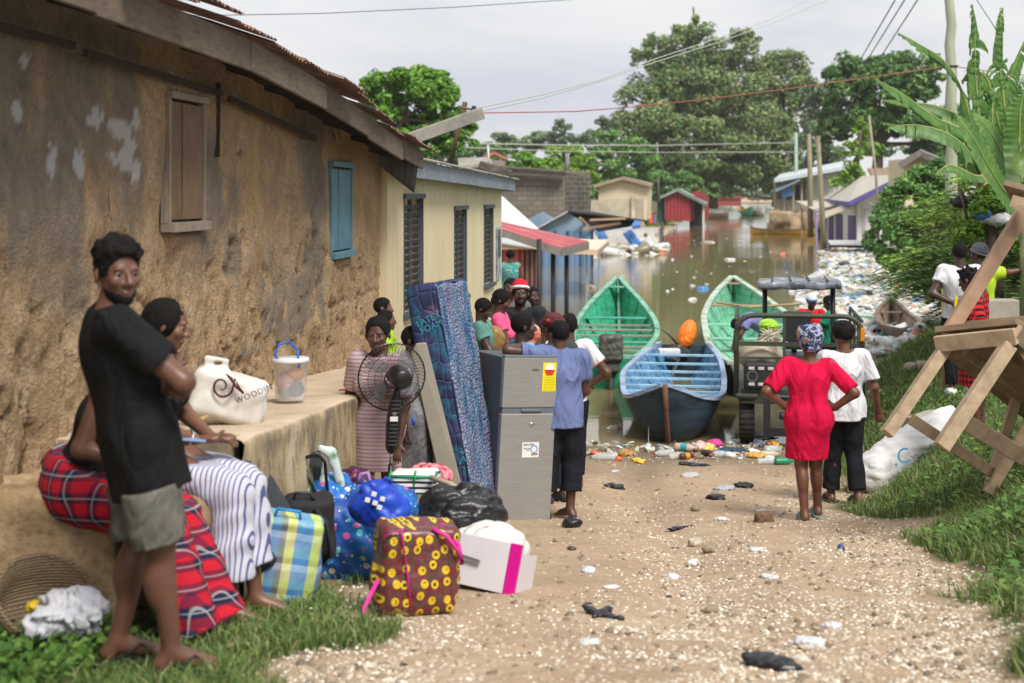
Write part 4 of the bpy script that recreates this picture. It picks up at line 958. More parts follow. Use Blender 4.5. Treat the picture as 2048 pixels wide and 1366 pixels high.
bush = [('lime_tree', 'bright lime green rounded tree beyond the block wall building', 110, [(1130, 325, 48, 32), (1090, 340, 42, 25), (1165, 345, 40, 32), (1130, 360, 60, 30)], 9000, .2, L_LIME, (1130, 400)),
        ('leafy_tree', 'mid green leafy tree behind the cream gabled house', 130, [(1225, 330, 60, 40), (1180, 340, 40, 35), (1270, 320, 45, 38), (1230, 375, 60, 40), (1190, 385, 40, 40), (1300, 350, 30, 40), (1220, 290, 40, 26)], 16000, .22, L_MID, (1225, 420)),
        ('small_tree', 'small dark-stemmed tree beside the pink roof', 100, [(1040, 325, 38, 18), (1060, 350, 50, 25), (1000, 330, 30, 16)], 5000, .2, L_BRIGHT, (1040, 380)),
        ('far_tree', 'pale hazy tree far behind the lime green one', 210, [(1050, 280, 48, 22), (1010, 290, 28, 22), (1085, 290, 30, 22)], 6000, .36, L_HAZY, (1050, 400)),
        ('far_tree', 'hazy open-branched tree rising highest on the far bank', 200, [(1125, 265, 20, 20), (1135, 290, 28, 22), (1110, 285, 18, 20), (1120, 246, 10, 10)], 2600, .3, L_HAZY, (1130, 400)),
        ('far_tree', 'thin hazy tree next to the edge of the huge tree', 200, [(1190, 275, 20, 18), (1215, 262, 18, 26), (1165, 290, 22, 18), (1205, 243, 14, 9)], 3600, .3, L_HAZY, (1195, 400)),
        ('dark_shrub', 'dark tree standing behind the red shed', 160, [(1340, 370, 55, 28), (1390, 385, 45, 28), (1300, 380, 25, 30)], 7000, .26, L_DARK, (1350, 425)),
        ('drooping_tree', 'low branches hanging to the water at the end of the channel', 220, [(1440, 385, 35, 18), (1545, 385, 22, 24), (1500, 362, 60, 18)], 6000, .3, L_DARK, (1545, 410)),
        ('green_tree', 'loose light green tree with yellow flowers behind the terrace house', 98, [(1722, 265, 16, 26), (1705, 305, 24, 22), (1700, 350, 26, 24), (1745, 300, 16, 16), (1680, 365, 26, 12)], 3000, .16, L_LIME, (1712, 420)),
        ('bare_bush', 'dense bush covering the right bank below the big pole', 42, [(1820, 410, 52, 50), (1850, 370, 46, 34), (1785, 455, 30, 34), (1860, 440, 55, 60), (1800, 500, 42, 32), (1880, 350, 40, 30), (1850, 510, 60, 35)], 24000, .085, L_MID, (1830, 540)),
        ('dark_bush', 'darker low bush against the white gable wall', 52, [(1765, 440, 26, 26), (1750, 480, 24, 24), (1790, 420, 22, 24), (1778, 500, 32, 20)], 7000, .085, L_DARK, (1770, 520)),
        ('hedge_tree', 'leafy green tree filling the corner behind the banana plants', 32, [(1990, 330, 60, 70), (2050, 260, 60, 90), (1930, 380, 40, 50), (2040, 420, 60, 60), (1975, 250, 34, 40)], 15000, .075, L_MID, (2010, 560)),
        ('leafy_bush', 'light green leafy bush around the banana stems', 17.6, [(1985, 440, 45, 50), (1945, 480, 34, 40), (2035, 470, 40, 50), (2000, 390, 30, 30), (1960, 400, 22, 24)], 9000, .05, L_LIME, (1985, 540)),
        ('dry_bush', 'yellow-green scrub spilling onto the floating rubbish', 34, [(1850, 545, 42, 28), (1800, 530, 30, 18), (1885, 560, 35, 35), (1870, 510, 45, 25)], 9000, .07, L_LIME, (1860, 580))]
for i, (nm, lb, Y, el, n, sz, m, b) in enumerate(bush): tree(nm, lb, Y, el, n, sz, m, trunk=[b, (b[0], (b[1]+el[0][1])/2), (el[0][0], el[0][1])], clump=.3, seed=10+i, r0=.12 if Y < 60 else .25)
# far banks read as one mass of trees
V = crown([(960, 330, 60, 45), (1000, 350, 60, 30), (1600, 360, 60, 40), (1660, 380, 60, 40), (1250, 372, 60, 30), (1900, 330, 60, 60), (1960, 300, 60, 70), (2040, 280, 80, 90), (1840, 330, 60, 50), (880, 340, 80, 50), (780, 340, 80, 50), (2130, 300, 90, 90)], 185, .5, 26000, .4, clump=.3, seed=40)
tag(leaf_obj('treeline', V, L_DARK), 'mass of distant woods behind the village', kind='stuff')
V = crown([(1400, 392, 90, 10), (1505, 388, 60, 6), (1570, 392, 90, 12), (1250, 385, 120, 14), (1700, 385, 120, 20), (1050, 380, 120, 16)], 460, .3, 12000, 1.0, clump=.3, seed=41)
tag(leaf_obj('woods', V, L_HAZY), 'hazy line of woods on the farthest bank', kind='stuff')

# feathery-leaved shrubs and small plants on the right bank (each frond a row of leaflets)
def fronds(name, label, base, n, L, mat, seed=0, up=.6, wid=.3, group=None, leaf=.062):
    r = np.random.default_rng(seed); C_ = []; N_ = []; S = []; st = MB(); U_ = []
    for i in range(n):
        a = r.uniform(0, 2*PI); e = r.uniform(.25, 1.15)*up; ln = L*r.uniform(.6, 1.1); d = np.array([math.cos(a)*math.cos(e), math.sin(a)*math.cos(e), math.sin(e)])
        b = np.array(base)+np.array([r.normal()*wid, r.normal()*wid, r.uniform(0, L*.5)]); pts = []
        for k in range(15):
            q = k/14; p = b+d*ln*q-np.array([0, 0, .45*ln*q*q]); pts.append(Vector(p))
            if k > 2:
                sd_ = np.cross(d, [0, 0, 1]); sd_ /= np.linalg.norm(sd_)
                for g in (-1, 1): C_.append(p+sd_*g*leaf*(1.3-q)); U_.append(sd_*g+d*.5); N_.append(np.array([0, 0, 1.])+r.normal(size=3)*.25)
        st.tube(pts[::3], .006, 4, False)
    C_ = np.array(C_); U_ = np.array(U_); U_ /= np.linalg.norm(U_, axis=1)[:, None]; N_ = np.array(N_); V_ = np.cross(N_, U_); V_ /= np.linalg.norm(V_, axis=1)[:, None]
    s = (leaf*r.uniform(.8, 1.3, len(C_)))[:, None]; Q = np.stack([C_-U_*s, C_+V_*s*.5, C_+U_*s, C_-V_*s*.5], 1)
    t = empty(name, base, label, 'shrub', group); leaf_obj('foliage', Q, mat, t); st.build('stem', TRUNK, t)
    return t
for i, (px, py, Y, n, L, m, lb) in enumerate((
    (1905, 520, 24, 80, 1.2, L_LIME, 'feathery shrub directly behind the bald man in the white shirt'), (1985, 455, 21, 70, 1.3, L_LIME, 'feathery pale green shrub above the grey beanie'),
    (2030, 500, 19, 70, 1.2, L_MID, 'feathery shrub behind the outstretched arm'), (1885, 545, 27, 50, .9, L_LIME, 'feathery shrub at the edge of the floating rubbish'),
    (1940, 420, 27, 60, 1.3, L_LIME, 'light feathery shrub beside the big pole'), (2045, 380, 22, 60, 1.3, L_LIME, 'feathery shrub under the big banana leaf'), (1960, 560, 22, 60, 1.1, L_MID, 'dark feathery shrub between the two men'))):
    p = at(px, py, Y); p.z = max(p.z-.5, gz(p.x, p.y)); fronds('feathery_shrub', lb, p, int(n*2.2), L, m, 50+i, group='feathery shrubs on the right bank')
# banana plants
t = NT('banana_leaf', (.08, .16, .03), .45, spec=.45); n = t.noise(2.2, 4, .6); n2 = t.noise(14, 3, .5)
c = t.ramp(n, [(.3, (.06, .15, .035)), (.52, (.11, .24, .05)), (.72, (.22, .33, .08))]); t.col(t.mix(t.ramp(n2, [(.35, .5), (.6, 0)]), c, (.04, .09, .02)))
tr_ = t.n('ShaderNodeBsdfTranslucent'); tr_.inputs[0].default_value = (.16, .32, .04, 1); ms = t.n('ShaderNodeMixShader'); ms.inputs[0].default_value = .3
o_ = [q for q in t.t.nodes if q.type == 'OUTPUT_MATERIAL'][0]; t.l(t.b.outputs[0], ms.inputs[1]); t.l(tr_.outputs[0], ms.inputs[2]); t.l(ms.outputs[0], o_.inputs[0]); BAN = t.m
RIB = flat('midrib', (.26, .33, .10), .5, .15, 3); DRY = flat('dry_leaf', (.24, .19, .08), .9, .3, 6)
def banana_leaf(parent, pts, width, torn=.0, seed=0, up=(0, -.4, 1), fold=.25, droop=.0, name='leaf', mat=None):
    r = np.random.default_rng(seed); pts = [np.array(p, float) for p in pts]; N = 90
    # smooth curve
    q = np.linspace(0, len(pts)-1, N); P = []
    for x in q:
        i = min(int(x), len(pts)-2); u = x-i; p0 = pts[max(i-1, 0)]; p1 = pts[i]; p2 = pts[i+1]; p3 = pts[min(i+2, len(pts)-1)]
        P.append(.5*((2*p1)+(-p0+p2)*u+(2*p0-5*p1+4*p2-p3)*u*u+(-p0+3*p1-3*p2+p3)*u**3))
    P = np.array(P); D = np.gradient(P, axis=0); D /= np.linalg.norm(D, axis=1)[:, None]
    vs = []; fs = []; up = np.array(up, float)
    for g in (-1, 1):
        k = 4
        while k < N-1:
            ln = int(r.integers(3, 7)) if torn > r.random() else int(r.integers(12, 30)); e = min(k+ln, N-1); hang = droop*r.uniform(.3, 1.2)+(torn*r.uniform(0, .9)); wob = r.uniform(.82 if torn < .3 else .6, 1.05)
            rows = []
            for j in range(k, e+1):
                s = j/(N-1); wd = width*math.sin(PI*min(1, (s*1.0+.03))**.75)**.6*.5*wob if s < .97 else width*.12
                sd_ = np.cross(D[j], up); sd_ /= np.linalg.norm(sd_)+1e-9; nn = np.cross(sd_, D[j]); row = []
                jj = D[j]*.12*(1 if torn > 0 else .4)
                for m in range(5):
                    u = m/4; a = fold+hang*u; row.append(P[j]+g*sd_*wd*u*math.cos(a*.8)+nn*wd*u*(.35*fold)-np.array([0, 0, 1])*wd*u*math.sin(a)*(.9 if torn or droop else .3)+jj*wd*u*2+nn*.006*math.sin(j*1.3)*u)
                rows.append(row)
            b = len(vs); 
            for row in rows: vs += row
            for a_ in range(len(rows)-1):
                for m in range(4): i0 = b+a_*5+m; fs.append((i0, i0+1, i0+6, i0+5))
            k = e+(0 if torn < .2 else 0)
            if torn > .3 and r.random() < .45: k += 1
    lf = mk(name, vs, fs, mat or BAN, parent, smooth=True)
    MB().tube([Vector(p) for p in P[::6]]+[Vector(P[-1])], [.022*(1-.8*i/15) for i in range(len(P[::6])+1)], 6).build('midrib', RIB, lf, smooth=True)
    return lf
PST = flat('banana_stem', (.20, .21, .09), .6, .35, 5, .3, 20)
def banana(label, px, py, Y, top, leaves):
    b = at(px, py, Y); b.z = gz(b.x, b.y); t = empty('banana_plant', b, label, 'banana plant', 'banana plants on the right bank')
    tp = at(top[0], top[1], Y); MB().tube([b-Vector((0, 0, .1)), (b+tp)/2, tp], [.15, .12, .07], 12).build('stem', PST, t, smooth=True)
    for i, (pp, wd, torn, kw) in enumerate(leaves):
        pts = [tp-Vector((0, 0, .15))]+[at(x, y, Y+dy) for x, y, dy in pp]; banana_leaf(t, pts, wd, torn, seed=i*7+px, **kw)
    return t, tp
b1, tp = banana('big banana plant with torn drooping leaves beside the tall pole', 1960, 560, 19, (1965, 330),
    [([(1935, 270, -.3), (1870, 235, -.5), (1800, 185, -.6), (1750, 158, -.8)], .85, .75, dict(droop=.4, fold=.95)),
     ([(1940, 255, .2), (1880, 215, .3), (1820, 205, .3), (1765, 200, .2)], .8, .7, dict(droop=.5, fold=1.0)),
     ([(1935, 300, -.6), (1890, 265, -.8), (1830, 250, -.8), (1775, 255, -.9)], .85, .6, dict(droop=.5, fold=1.05)),
     ([(1930, 290, .5), (1880, 262, .6), (1820, 255, .6), (1765, 245, .6)], .55, .0, dict(droop=.3, fold=.7)),
     ([(1930, 200, .3), (1890, 125, .2), (1840, 90, .1), (1797, 66, .0)], .6, .8, dict(droop=.6, fold=.8)),
     ([(1955, 200, 0), (1950, 130, 0), (1950, 60, 0), (1944, 8, 0)], .62, .95, dict(up=(0, -1, .1), droop=1.3)),
     ([(1985, 230, .2), (1975, 160, .2), (1945, 140, .2), (1925, 160, .2)], .5, .8, dict(up=(0, -1, .2), droop=1.3)),
     ([(1945, 350, -1), (1900, 330, -1.2), (1870, 350, -1.3)], .36, .5, dict(droop=.8))])
for k in range(5):
    z = k*.11
    mb = MB()
    for i in range(9):
        a = i/9*2*PI; c = tp+Vector((-.38+.10*math.cos(a), -.35+.10*math.sin(a), -.62-z)); mb.tube([c, c+Vector((.05*math.cos(a), .05*math.sin(a), .06)), c+Vector((.06*math.cos(a), .06*math.sin(a), .13))], [.014, .02, .010], 6)
    mb.build('banana_hand', flat('green_banana', (.13, .20, .03), .5, .2), b1, smooth=True)
MB().tube([tp, tp+Vector((-.3, -.25, .05)), tp+Vector((-.38, -.35, -.4)), tp+Vector((-.38, -.35, -1.3))], .025, 6).build('fruit_stalk', RIB, b1, smooth=True)
banana('banana plant with one broad untorn leaf reaching over the feathery shrubs', 2075, 560, 16.5, (2050, 400),
    [([(2010, 385, -.5), (1975, 330, -.9), (1945, 275, -1.1), (1912, 228, -1.1)], .50, .0, dict(fold=.15, up=(.55, -1, .5))),
     ([(2025, 360, .5), (2000, 300, .5), (1975, 255, .4), (1945, 225, .4)], .42, .1, dict(fold=.2, up=(.5, -1, .5))),
     ([(2040, 300, .3), (2040, 230, .3), (2048, 180, .3)], .45, .1, dict(up=(0, -1, .3))),
     ([(2060, 300, -.3), (2100, 200, -.3), (2180, 160, -.3)], .5, .4, dict(droop=.7))])
banana('tall banana plant with shredded upright leaves behind the broad-leaved one', 2030, 500, 20, (2020, 300),
    [([(2005, 180, 0), (1998, 120, 0), (2000, 60, 0), (2003, 15, 0)], .7, .95, dict(up=(0, -1, .1), droop=1.4)),
     ([(2010, 200, .3), (2030, 130, .3), (2060, 60, .3)], .4, .6, dict(up=(0, -1, .1), droop=.6)),
     ([(2000, 260, -.5), (1985, 200, -.6), (1960, 170, -.8)], .32, .5, dict(up=(0, -1, .2), droop=.6)),
     ([(2040, 250, -.5), (2060, 210, -.6), (2120, 200, -.8)], .42, .3, dict(droop=.6)),
     ([(2000, 330, .5), (1960, 300, .5), (1930, 330, .4)], .4, .5, dict(droop=.9))])
# dead brown sheath
mb = MB()
for i in range(7): mb.tube([at(1955+i*4, 330+i*3, 18.8), at(1958+i*3, 380, 18.7), at(1962+i, 425, 18.6)], [.03, .04, .01], 5)
mb.build('dead_leaves', DRY, b1, smooth=True)
# dry stalks
st = empty('dry_stalks', at(1878, 560, 30), 'bundle of thin dry stalks standing in the shrubs', 'stalks'); mb = MB()
for i in range(12): a = at(1860+i*4, 560, 30); mb.tube([a, a+Vector((random.uniform(-.35, .25), 0, random.uniform(.9, 1.6)))], .012, 4)
mb.build('stalk_bundle', DRY, st)
# tall grass and a wiry plant near the table
pts = np.stack([RNG.normal(4.75, .35, 500), RNG.normal(9.6, .5, 500)], 1)
tag(blades('tall_grass', pts, .15, .5, .008, leafmat('yellow_blade', [(0, (.18, .24, .05)), (1, (.34, .36, .12))], .3), 'long yellow-green grass stalks beside the tipped table', .5), kind='stuff')
# ------------------------------------------------------------------ buildings across the flood
def poly(pts, Y): return [at(x, y, Y) for x, y in pts]
def slab(parent, name, pts, th, mat, **k):
    """flat plate from 3-4 corner points, given real thickness"""
    P = [Vector(p) for p in pts]; n = (P[1]-P[0]).cross(P[-1]-P[0]).normalized()*th; m = len(P)
    return mk(name, P+[p-n for p in P], [tuple(range(m))]+[tuple(range(m, 2*m))[::-1]]+[(i, i+m, (i+1) % m+m, (i+1) % m) for i in range(m)], mat, parent, **k)
def ridged(parent, name, A, B, C_, D, pitch, amp, mat, rows=3, th=.01):
    """corrugated sheet over corners A,B (along) C,D (opposite)"""
    A, B, C_, D = map(lambda p: np.array(p, float), (A, B, C_, D)); n = max(8, int(np.linalg.norm(B-A)/pitch*4)); u = np.linspace(0, 1, n)[:, None, None]; v = np.linspace(0, 1, rows)[None, :, None]
    P = (A*(1-u)+B*u)*(1-v)+(D*(1-u)+C_*u)*v; nr = np.cross(B-A, D-A); nr /= np.linalg.norm(nr); P = P+nr*(amp*np.sin(np.arange(n)*PI/2))[:, None, None]
    vv, f = grid_mesh(P); o = mk(name, vv, f, mat, parent, smooth=True); m = o.modifiers.new('s', 'SOLIDIFY'); m.thickness = th; return o
def block_mat(name, base, mortar, sx=2.2, sy=4.5, rot=(PI/2, 0, 0), stain=.5):
    t = NT(name, base, .95, spec=.1); b = t.n('ShaderNodeTexBrick'); t.l(t.co((1, 1, 1), rot), b.inputs['Vector']); b.inputs['Scale'].default_value = 1
    b.inputs['Brick Width'].default_value = .5; b.inputs['Row Height'].default_value = .24; b.inputs['Mortar Size'].default_value = .018
    b.inputs['Color1'].default_value = (*base, 1); b.inputs['Color2'].default_value = (*[c*.75 for c in base], 1); b.inputs['Mortar'].default_value = (*mortar, 1)
    n = t.noise(.8, 6, .65); t.col(t.mix(t.ramp(n, [(.35, stain), (.62, 0)]), b.outputs[0], tuple(c*.35 for c in base))); return t.m
# grey block building
bb = empty('block_building', at(1095, 460, 70), 'unroofed grey concrete block building with black-stained top', 'building')
BLK = block_mat('grey_block', (.27, .24, .20), (.14, .12, .10))
def wallbox(parent, name, px0, px1, pyt0, pyt1, Y, mat, depth=.3, bot=None, dy=0):
    a = at(px0, pyt0, Y); b = at(px1, pyt1, Y+dy); z0 = -.6 if bot is None else bot; n = Vector((-(b.y-a.y), b.x-a.x, 0)).normalized()*depth
    v = [(a.x, a.y, z0), (b.x, b.y, z0), b, a]; v = [Vector(p) for p in v]; v += [p+n for p in v]
    return mk(name, v, [(0, 1, 2, 3), (5, 4, 7, 6), (0, 4, 5, 1), (3, 2, 6, 7), (1, 5, 6, 2), (0, 3, 7, 4)], mat, parent)
wallbox(bb, 'front_wall', 985, 1130, 338, 348, 70, BLK); wallbox(bb, 'dark_wall', 1130.5, 1181, 345, 354, 70.1, block_mat('dark_block', (.13, .12, .11), (.26, .23, .19)), dy=4)
t = flat('black_moss', (.05, .045, .04), .95, .4, 2)
slab(bb, 'coping', [at(985, 334, 69.8), at(1131, 344, 69.8), at(1131, 352, 69.8), at(985, 343, 69.8)], .4, t)
wallbox(bb, 'rear_wall', 985, 1181, 330, 344, 78, BLK)
# roofs seen over it
pk = empty('pink_roofed_house', at(990, 330, 90), 'low house whose red gable roof peeps over the roofs', 'house')
slab(pk, 'roof', [at(968, 315, 90), at(990, 306, 90), at(990, 312, 90), at(968, 322, 90)], 3, flat('pink_roof', (.50, .14, .13), .6)); slab(pk, 'roof', [at(990, 306, 90), at(1014, 318, 90), at(1014, 323, 90), at(990, 311, 90)], 3, flat('pink_roof', (.5, .14, .13))); wallbox(pk, 'wall', 972, 1010, 318, 322, 90.6, flat('grey_gable', (.3, .27, .24), .9), 2.6)
tn = empty('tin_roofed_house', at(950, 330, 60), 'house with a flat tan sheet roof behind the yellow house', 'house')
slab(tn, 'roof', [at(915, 321, 60), at(978, 320, 60), at(985, 332, 56), at(918, 338, 56)], .12, IRON); wallbox(tn, 'wall', 920, 983, 336, 333, 57.5, flat('grey_gable', (.3, .27, .24), .9), 2, 1.2)
# cream gabled house with fence wall
ch = empty('cream_house', at(1245, 420, 95), 'cream gabled house standing behind a stained compound wall', 'house')
CREAM = flat('cream_wall', (.66, .57, .41), .85, .08, .5)
a = 95; mk('wall', [at(1196, 440, a), at(1292, 440, a), at(1295, 372, a), at(1245, 358, a), at(1197, 372, a)]+[p+Vector((1, 7, 0)) for p in (at(1196, 440, a), at(1292, 440, a), at(1295, 372, a), at(1245, 358, a), at(1197, 372, a))], [(0, 1, 2, 3, 4), (9, 8, 7, 6, 5), (0, 5, 6, 1), (1, 6, 7, 2), (4, 9, 5, 0)], CREAM, ch)
RF = flat('tan_roof', (.33, .26, .19), .8, .2, 1)
slab(ch, 'roof', [at(1186, 370, 94.5), at(1245, 353, 94.5), at(1248, 353, 102), at(1200, 368, 102)], .2, RF); slab(ch, 'roof', [at(1245, 353, 94.5), at(1304, 368, 94.5), at(1308, 367, 102), at(1248, 353, 102)], .2, RF)
cw = empty('compound_wall', at(1230, 430, 88), 'stained pale wall in front of the cream house', 'wall')
wallbox(cw, 'panel', 1182, 1262, 401, 396, 88, flat('stained_wall', (.46, .41, .31), .9, .35, 1.2), bot=0); wallbox(cw, 'column', 1262.5, 1270, 392, 392, 87.8, flat('stained_wall', (.46, .41, .31)), .5, 0); wallbox(cw, 'board_fence', 1270.5, 1288, 397, 398, 88.2, flat('board_pale', (.38, .34, .27), .9, .3, 9), bot=0)
# red shed
rs = empty('red_shed', at(1355, 435, 140), 'red walled shed with green and grey sheet roof on the spit', 'shed')
t = NT('red_sheet', (.35, .03, .04), .6); w_ = t.n('ShaderNodeTexWave', bands_direction='X'); w_.inputs['Scale'].default_value = .9; t.l(t.co(), w_.inputs[0]); t.col(t.ramp(w_.outputs[0], [(.1, (.15, .012, .02)), (.5, (.36, .035, .05))])); REDS = t.m
p_ = [at(1330, 440, 140), at(1379, 442, 140), at(1379, 392, 140), at(1355, 380, 140), at(1330, 392, 140)]; mk('wall', p_+[p+Vector((3, 8, 0)) for p in p_], [(0, 1, 2, 3, 4), (9, 8, 7, 6, 5), (0, 5, 6, 1), (1, 6, 7, 2), (4, 9, 5, 0)], REDS, rs)
GRR = flat('green_grey_roof', (.20, .27, .24), .6, .3, .8); DG = flat('dark_green', (.02, .07, .05), .7)
slab(rs, 'roof', [at(1313, 396, 139.5), at(1354, 377, 139.5), at(1364, 377, 149), at(1330, 392, 149)], .25, GRR); slab(rs, 'roof', [at(1354, 377, 139.5), at(1414, 408, 139.5), at(1416, 404, 149), at(1364, 377, 149)], .25, GRR)
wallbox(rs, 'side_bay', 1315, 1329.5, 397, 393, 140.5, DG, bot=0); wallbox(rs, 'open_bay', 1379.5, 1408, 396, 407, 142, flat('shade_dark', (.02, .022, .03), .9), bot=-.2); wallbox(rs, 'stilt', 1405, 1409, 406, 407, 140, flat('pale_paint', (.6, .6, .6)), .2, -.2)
# white ventilated block wall heaped with rubbish
vw = empty('white_block_wall', at(1260, 495, 82), 'white painted openwork block wall standing in the flood', 'wall')
WH = flat('white_block', (.62, .60, .57), .9, .22, 1.5); X0, X1 = 1186, 1326; mb = MB()
xs = np.linspace(X0, X1, 19); zt = at(0, 455, 82).z; zb_ = -.4; zs = [zb_, .1, .35, .7, .95, 1.25]; r = random.Random(5)
for i in range(18):
    for j in range(5):
        if (j in (1, 3)) and (i+j) % 3 == 1 and r.random() < .8: continue
        a = at(xs[i], 455, 82); b = at(xs[i+1], 455, 82); mb.add([(a.x, 82, zs[j]), (b.x, 82, zs[j]), (b.x, 82, zs[j+1]), (a.x, 82, zs[j+1]), (a.x, 82.25, zs[j]), (b.x, 82.25, zs[j]), (b.x, 82.25, zs[j+1]), (a.x, 82.25, zs[j+1])], [(0, 1, 2, 3), (5, 4, 7, 6), (3, 2, 6, 7), (0, 4, 5, 1), (1, 5, 6, 2), (0, 3, 7, 4)])
mb.build('blockwork', WH, vw); wallbox(vw, 'end_post', 1322, 1327, 447, 447, 81.8, flat('dark_post', (.10, .10, .09), .9), .3, -.4)
wallbox(vw, 'ledge', X0, 1322, 452, 454, 82.6, flat('tan_ledge', (.40, .30, .21), .9), .8, .9)
BS = rust_sheet('blue_tin', (.05, .17, .48), (.10, .25, .55))
for k, pp in enumerate((((1170, 432), (1194, 440), (1216, 476), (1196, 478)), ((1245, 468), (1262, 458), (1281, 486), (1264, 497)))):
    A, B, C_, D = [at(x, y, 80.6) for x, y in pp]; C_.y -= .8; D.y -= .8
    s_ = empty('blue_sheet', A, ('blue roofing sheet sliding off the wrecked kiosk', 'blue roofing sheet leaning on the white openwork wall')[k], 'sheet'); ridged(s_, 'panel', A, B, C_, D, .2, .02, BS)
# wrecked blue kiosk
kk = empty('blue_kiosk', at(1135, 480, 63), 'grey-blue gabled kiosk with its black roof torn off sideways', 'kiosk')
t = NT('kiosk_blue', (.19, .29, .40), .6); n = t.noise(.9, 5, .6); t.col(t.ramp(n, [(.3, (.15, .24, .36)), (.6, (.24, .33, .42)), (.75, (.38, .42, .44))])); KB = t.m
g = [at(1080, 455, 63), at(1135, 425, 63), at(1185, 456, 63), at(1185, 540, 63), at(1080, 540, 63)]; mk('wall', g+[p+Vector((-1, 4, 0)) for p in g], [(4, 3, 2, 1, 0), (5, 6, 7, 8, 9), (2, 3, 8, 7), (4, 0, 5, 9)], KB, kk)
t = NT('shutter_blue', (.10, .19, .34), .5); w_ = t.n('ShaderNodeTexWave', bands_direction='X'); w_.inputs['Scale'].default_value = .55; w_.inputs['Distortion'].default_value = .3; t.l(t.co(), w_.inputs[0]); t.col(t.ramp(w_.outputs[0], [(.02, (.03, .05, .09)), (.15, (.11, .20, .36)), (.8, (.15, .26, .43))]))
for i in range(6): wallbox(kk, 'shutter', 1081+i*17.3, 1081+i*17.3+16.4, 462, 462, 62.9, t.m, .06, -.4)
wallbox(kk, 'post', 1184, 1187, 455, 455, 62.8, flat('dk_blue', (.03, .05, .09)), .1, -.4)
BLKR = flat('black_roof', (.035, .033, .035), .7, .4, 1); slab(kk, 'roof', [at(1072, 456, 62.6), at(1136, 421, 62.6), at(1150, 418, 67), at(1095, 446, 67)], .06, rust_sheet('pale_tin', (.42, .44, .47), (.55, .55, .55)))
slab(kk, 'torn_roof', [at(1136, 421, 62.5), at(1292, 440, 66), at(1262, 436, 70), at(1150, 417, 68)], .08, BLKR); slab(kk, 'torn_roof', [at(1140, 424, 62.9), at(1200, 462, 64), at(1262, 452, 66), at(1270, 440, 67)], .08, flat('black_in', (.012, .012, .014), .8))
for i, (p, q) in enumerate((((1165, 458), (1240, 446)), ((1180, 440), (1250, 437)), ((1160, 436), (1186, 462)))): MB().bar(at(*p, 62.3), at(*q, 64), .09, .1).build('rafter', wood('new_wood', (.42, .27, .17), .7), kk)
slab(kk, 'loose_tin', [at(1230, 452, 78), at(1262, 449, 78), at(1262, 459, 76), at(1230, 461, 76)], .05, rust_sheet('pale_tin', (.42, .44, .47), (.55, .55, .55)))
tag(slab(None, 'tarpaulin', [at(1262, 448, 80), at(1280, 445, 80), at(1281, 456, 79), at(1266, 459, 79)], .2, BS), 'crumpled blue plastic at the end of the torn roof', 'tarpaulin')
# red kiosk
rk = empty('red_kiosk', at(1040, 560, 44), 'red sheet-metal kiosk with cream fascia beside the yellow house', 'kiosk')
t = NT('red_panels', (.4, .05, .05), .55); w_ = t.n('ShaderNodeTexWave', bands_direction='X'); w_.inputs['Scale'].default_value = 1.1; w_.inputs['Distortion'].default_value = .2; t.l(t.co(), w_.inputs[0]); t.col(t.ramp(w_.outputs[0], [(.05, (.16, .015, .02)), (.3, (.46, .075, .07)), (.8, (.52, .11, .09))]))
wallbox(rk, 'wall', 990, 1046, 495, 498, 44, t.m, .2, -.4)
t = NT('maroon_panels', (.10, .03, .03), .6); w_ = t.n('ShaderNodeTexWave', bands_direction='X'); w_.inputs['Scale'].default_value = 2.1; t.l(t.co(), w_.inputs[0]); t.col(t.ramp(w_.outputs[0], [(.1, (.03, .012, .012)), (.6, (.13, .045, .04)), (.9, (.20, .12, .09))]))
wallbox(rk, 'shutter', 1046.4, 1080, 498, 500, 44, t.m, .2, -.4); wallbox(rk, 'fascia', 985, 1078, 486, 498, 43.6, flat('peach_board', (.62, .45, .30), .8, .1, 2), .15, at(0, 499, 43.6).z); slab(rk, 'roof', [at(985, 482, 43.5), at(1082, 496, 43.5), at(1070, 478, 50), at(985, 474, 50)], .05, rust_sheet('pale_tin', (.42, .44, .47), (.55, .55, .55)))
tt = empty('white_sheet_roof', at(1020, 440, 52), 'steep white sheet roof between the yellow house and the block building', 'roof')
slab(tt, 'sheet', [at(985, 385, 56), at(1003, 395, 56), at(1075, 460, 50), at(985, 460, 50)], .06, flat('white_tin', (.72, .72, .74), .6, .06, 2)); wallbox(tt, 'wall', 985, 1060, 462, 462, 51, flat('dark_blue_tin', (.09, .13, .2)), 2, -.4)
# red canopy
rc = empty('red_canopy', at(1105, 500, 33), 'red corrugated canopy on black posts with weathered grey fascia', 'canopy')
t = NT('red_canopy_tin', (.42, .09, .10), .55); n = t.noise(1.3, 6, .6); t.col(t.ramp(n, [(.3, (.33, .06, .075)), (.55, (.46, .12, .13)), (.75, (.55, .24, .22))]))
A = at(985, 452, 32); B = at(1122, 497, 32); Cc = at(1176, 484, 37); D = at(985, 440, 40)
ridged(rc, 'roof', at(985, 452, 32.0), at(985, 441, 39), Cc, B, .17, .022, t.m, 5)
FAS = wood('grey_fascia', (.24, .22, .19), .55, .9, (1, 1, 1), 9)
slab(rc, 'fascia', [at(985, 453, 31.9), at(1121, 497, 31.9), at(1121, 513, 31.9), at(985, 466, 31.9)], .03, FAS); slab(rc, 'fascia', [at(1121, 497, 31.9), at(1176, 484, 37), at(1176, 499, 37), at(1121, 513, 31.9)], .03, FAS)
BP = flat('black_post', (.025, .02, .02), .6)
for px, Y in ((1106, 32.6), (1133, 35), (1078, 29.5)):
    a = at(px, 500, Y); MB().tube([(a.x, Y, -.6), (a.x, Y, at(0, 478 if px == 1078 else 505, Y).z)], .055 if px != 1078 else .05, 10).build('post', BP, rc, smooth=True)
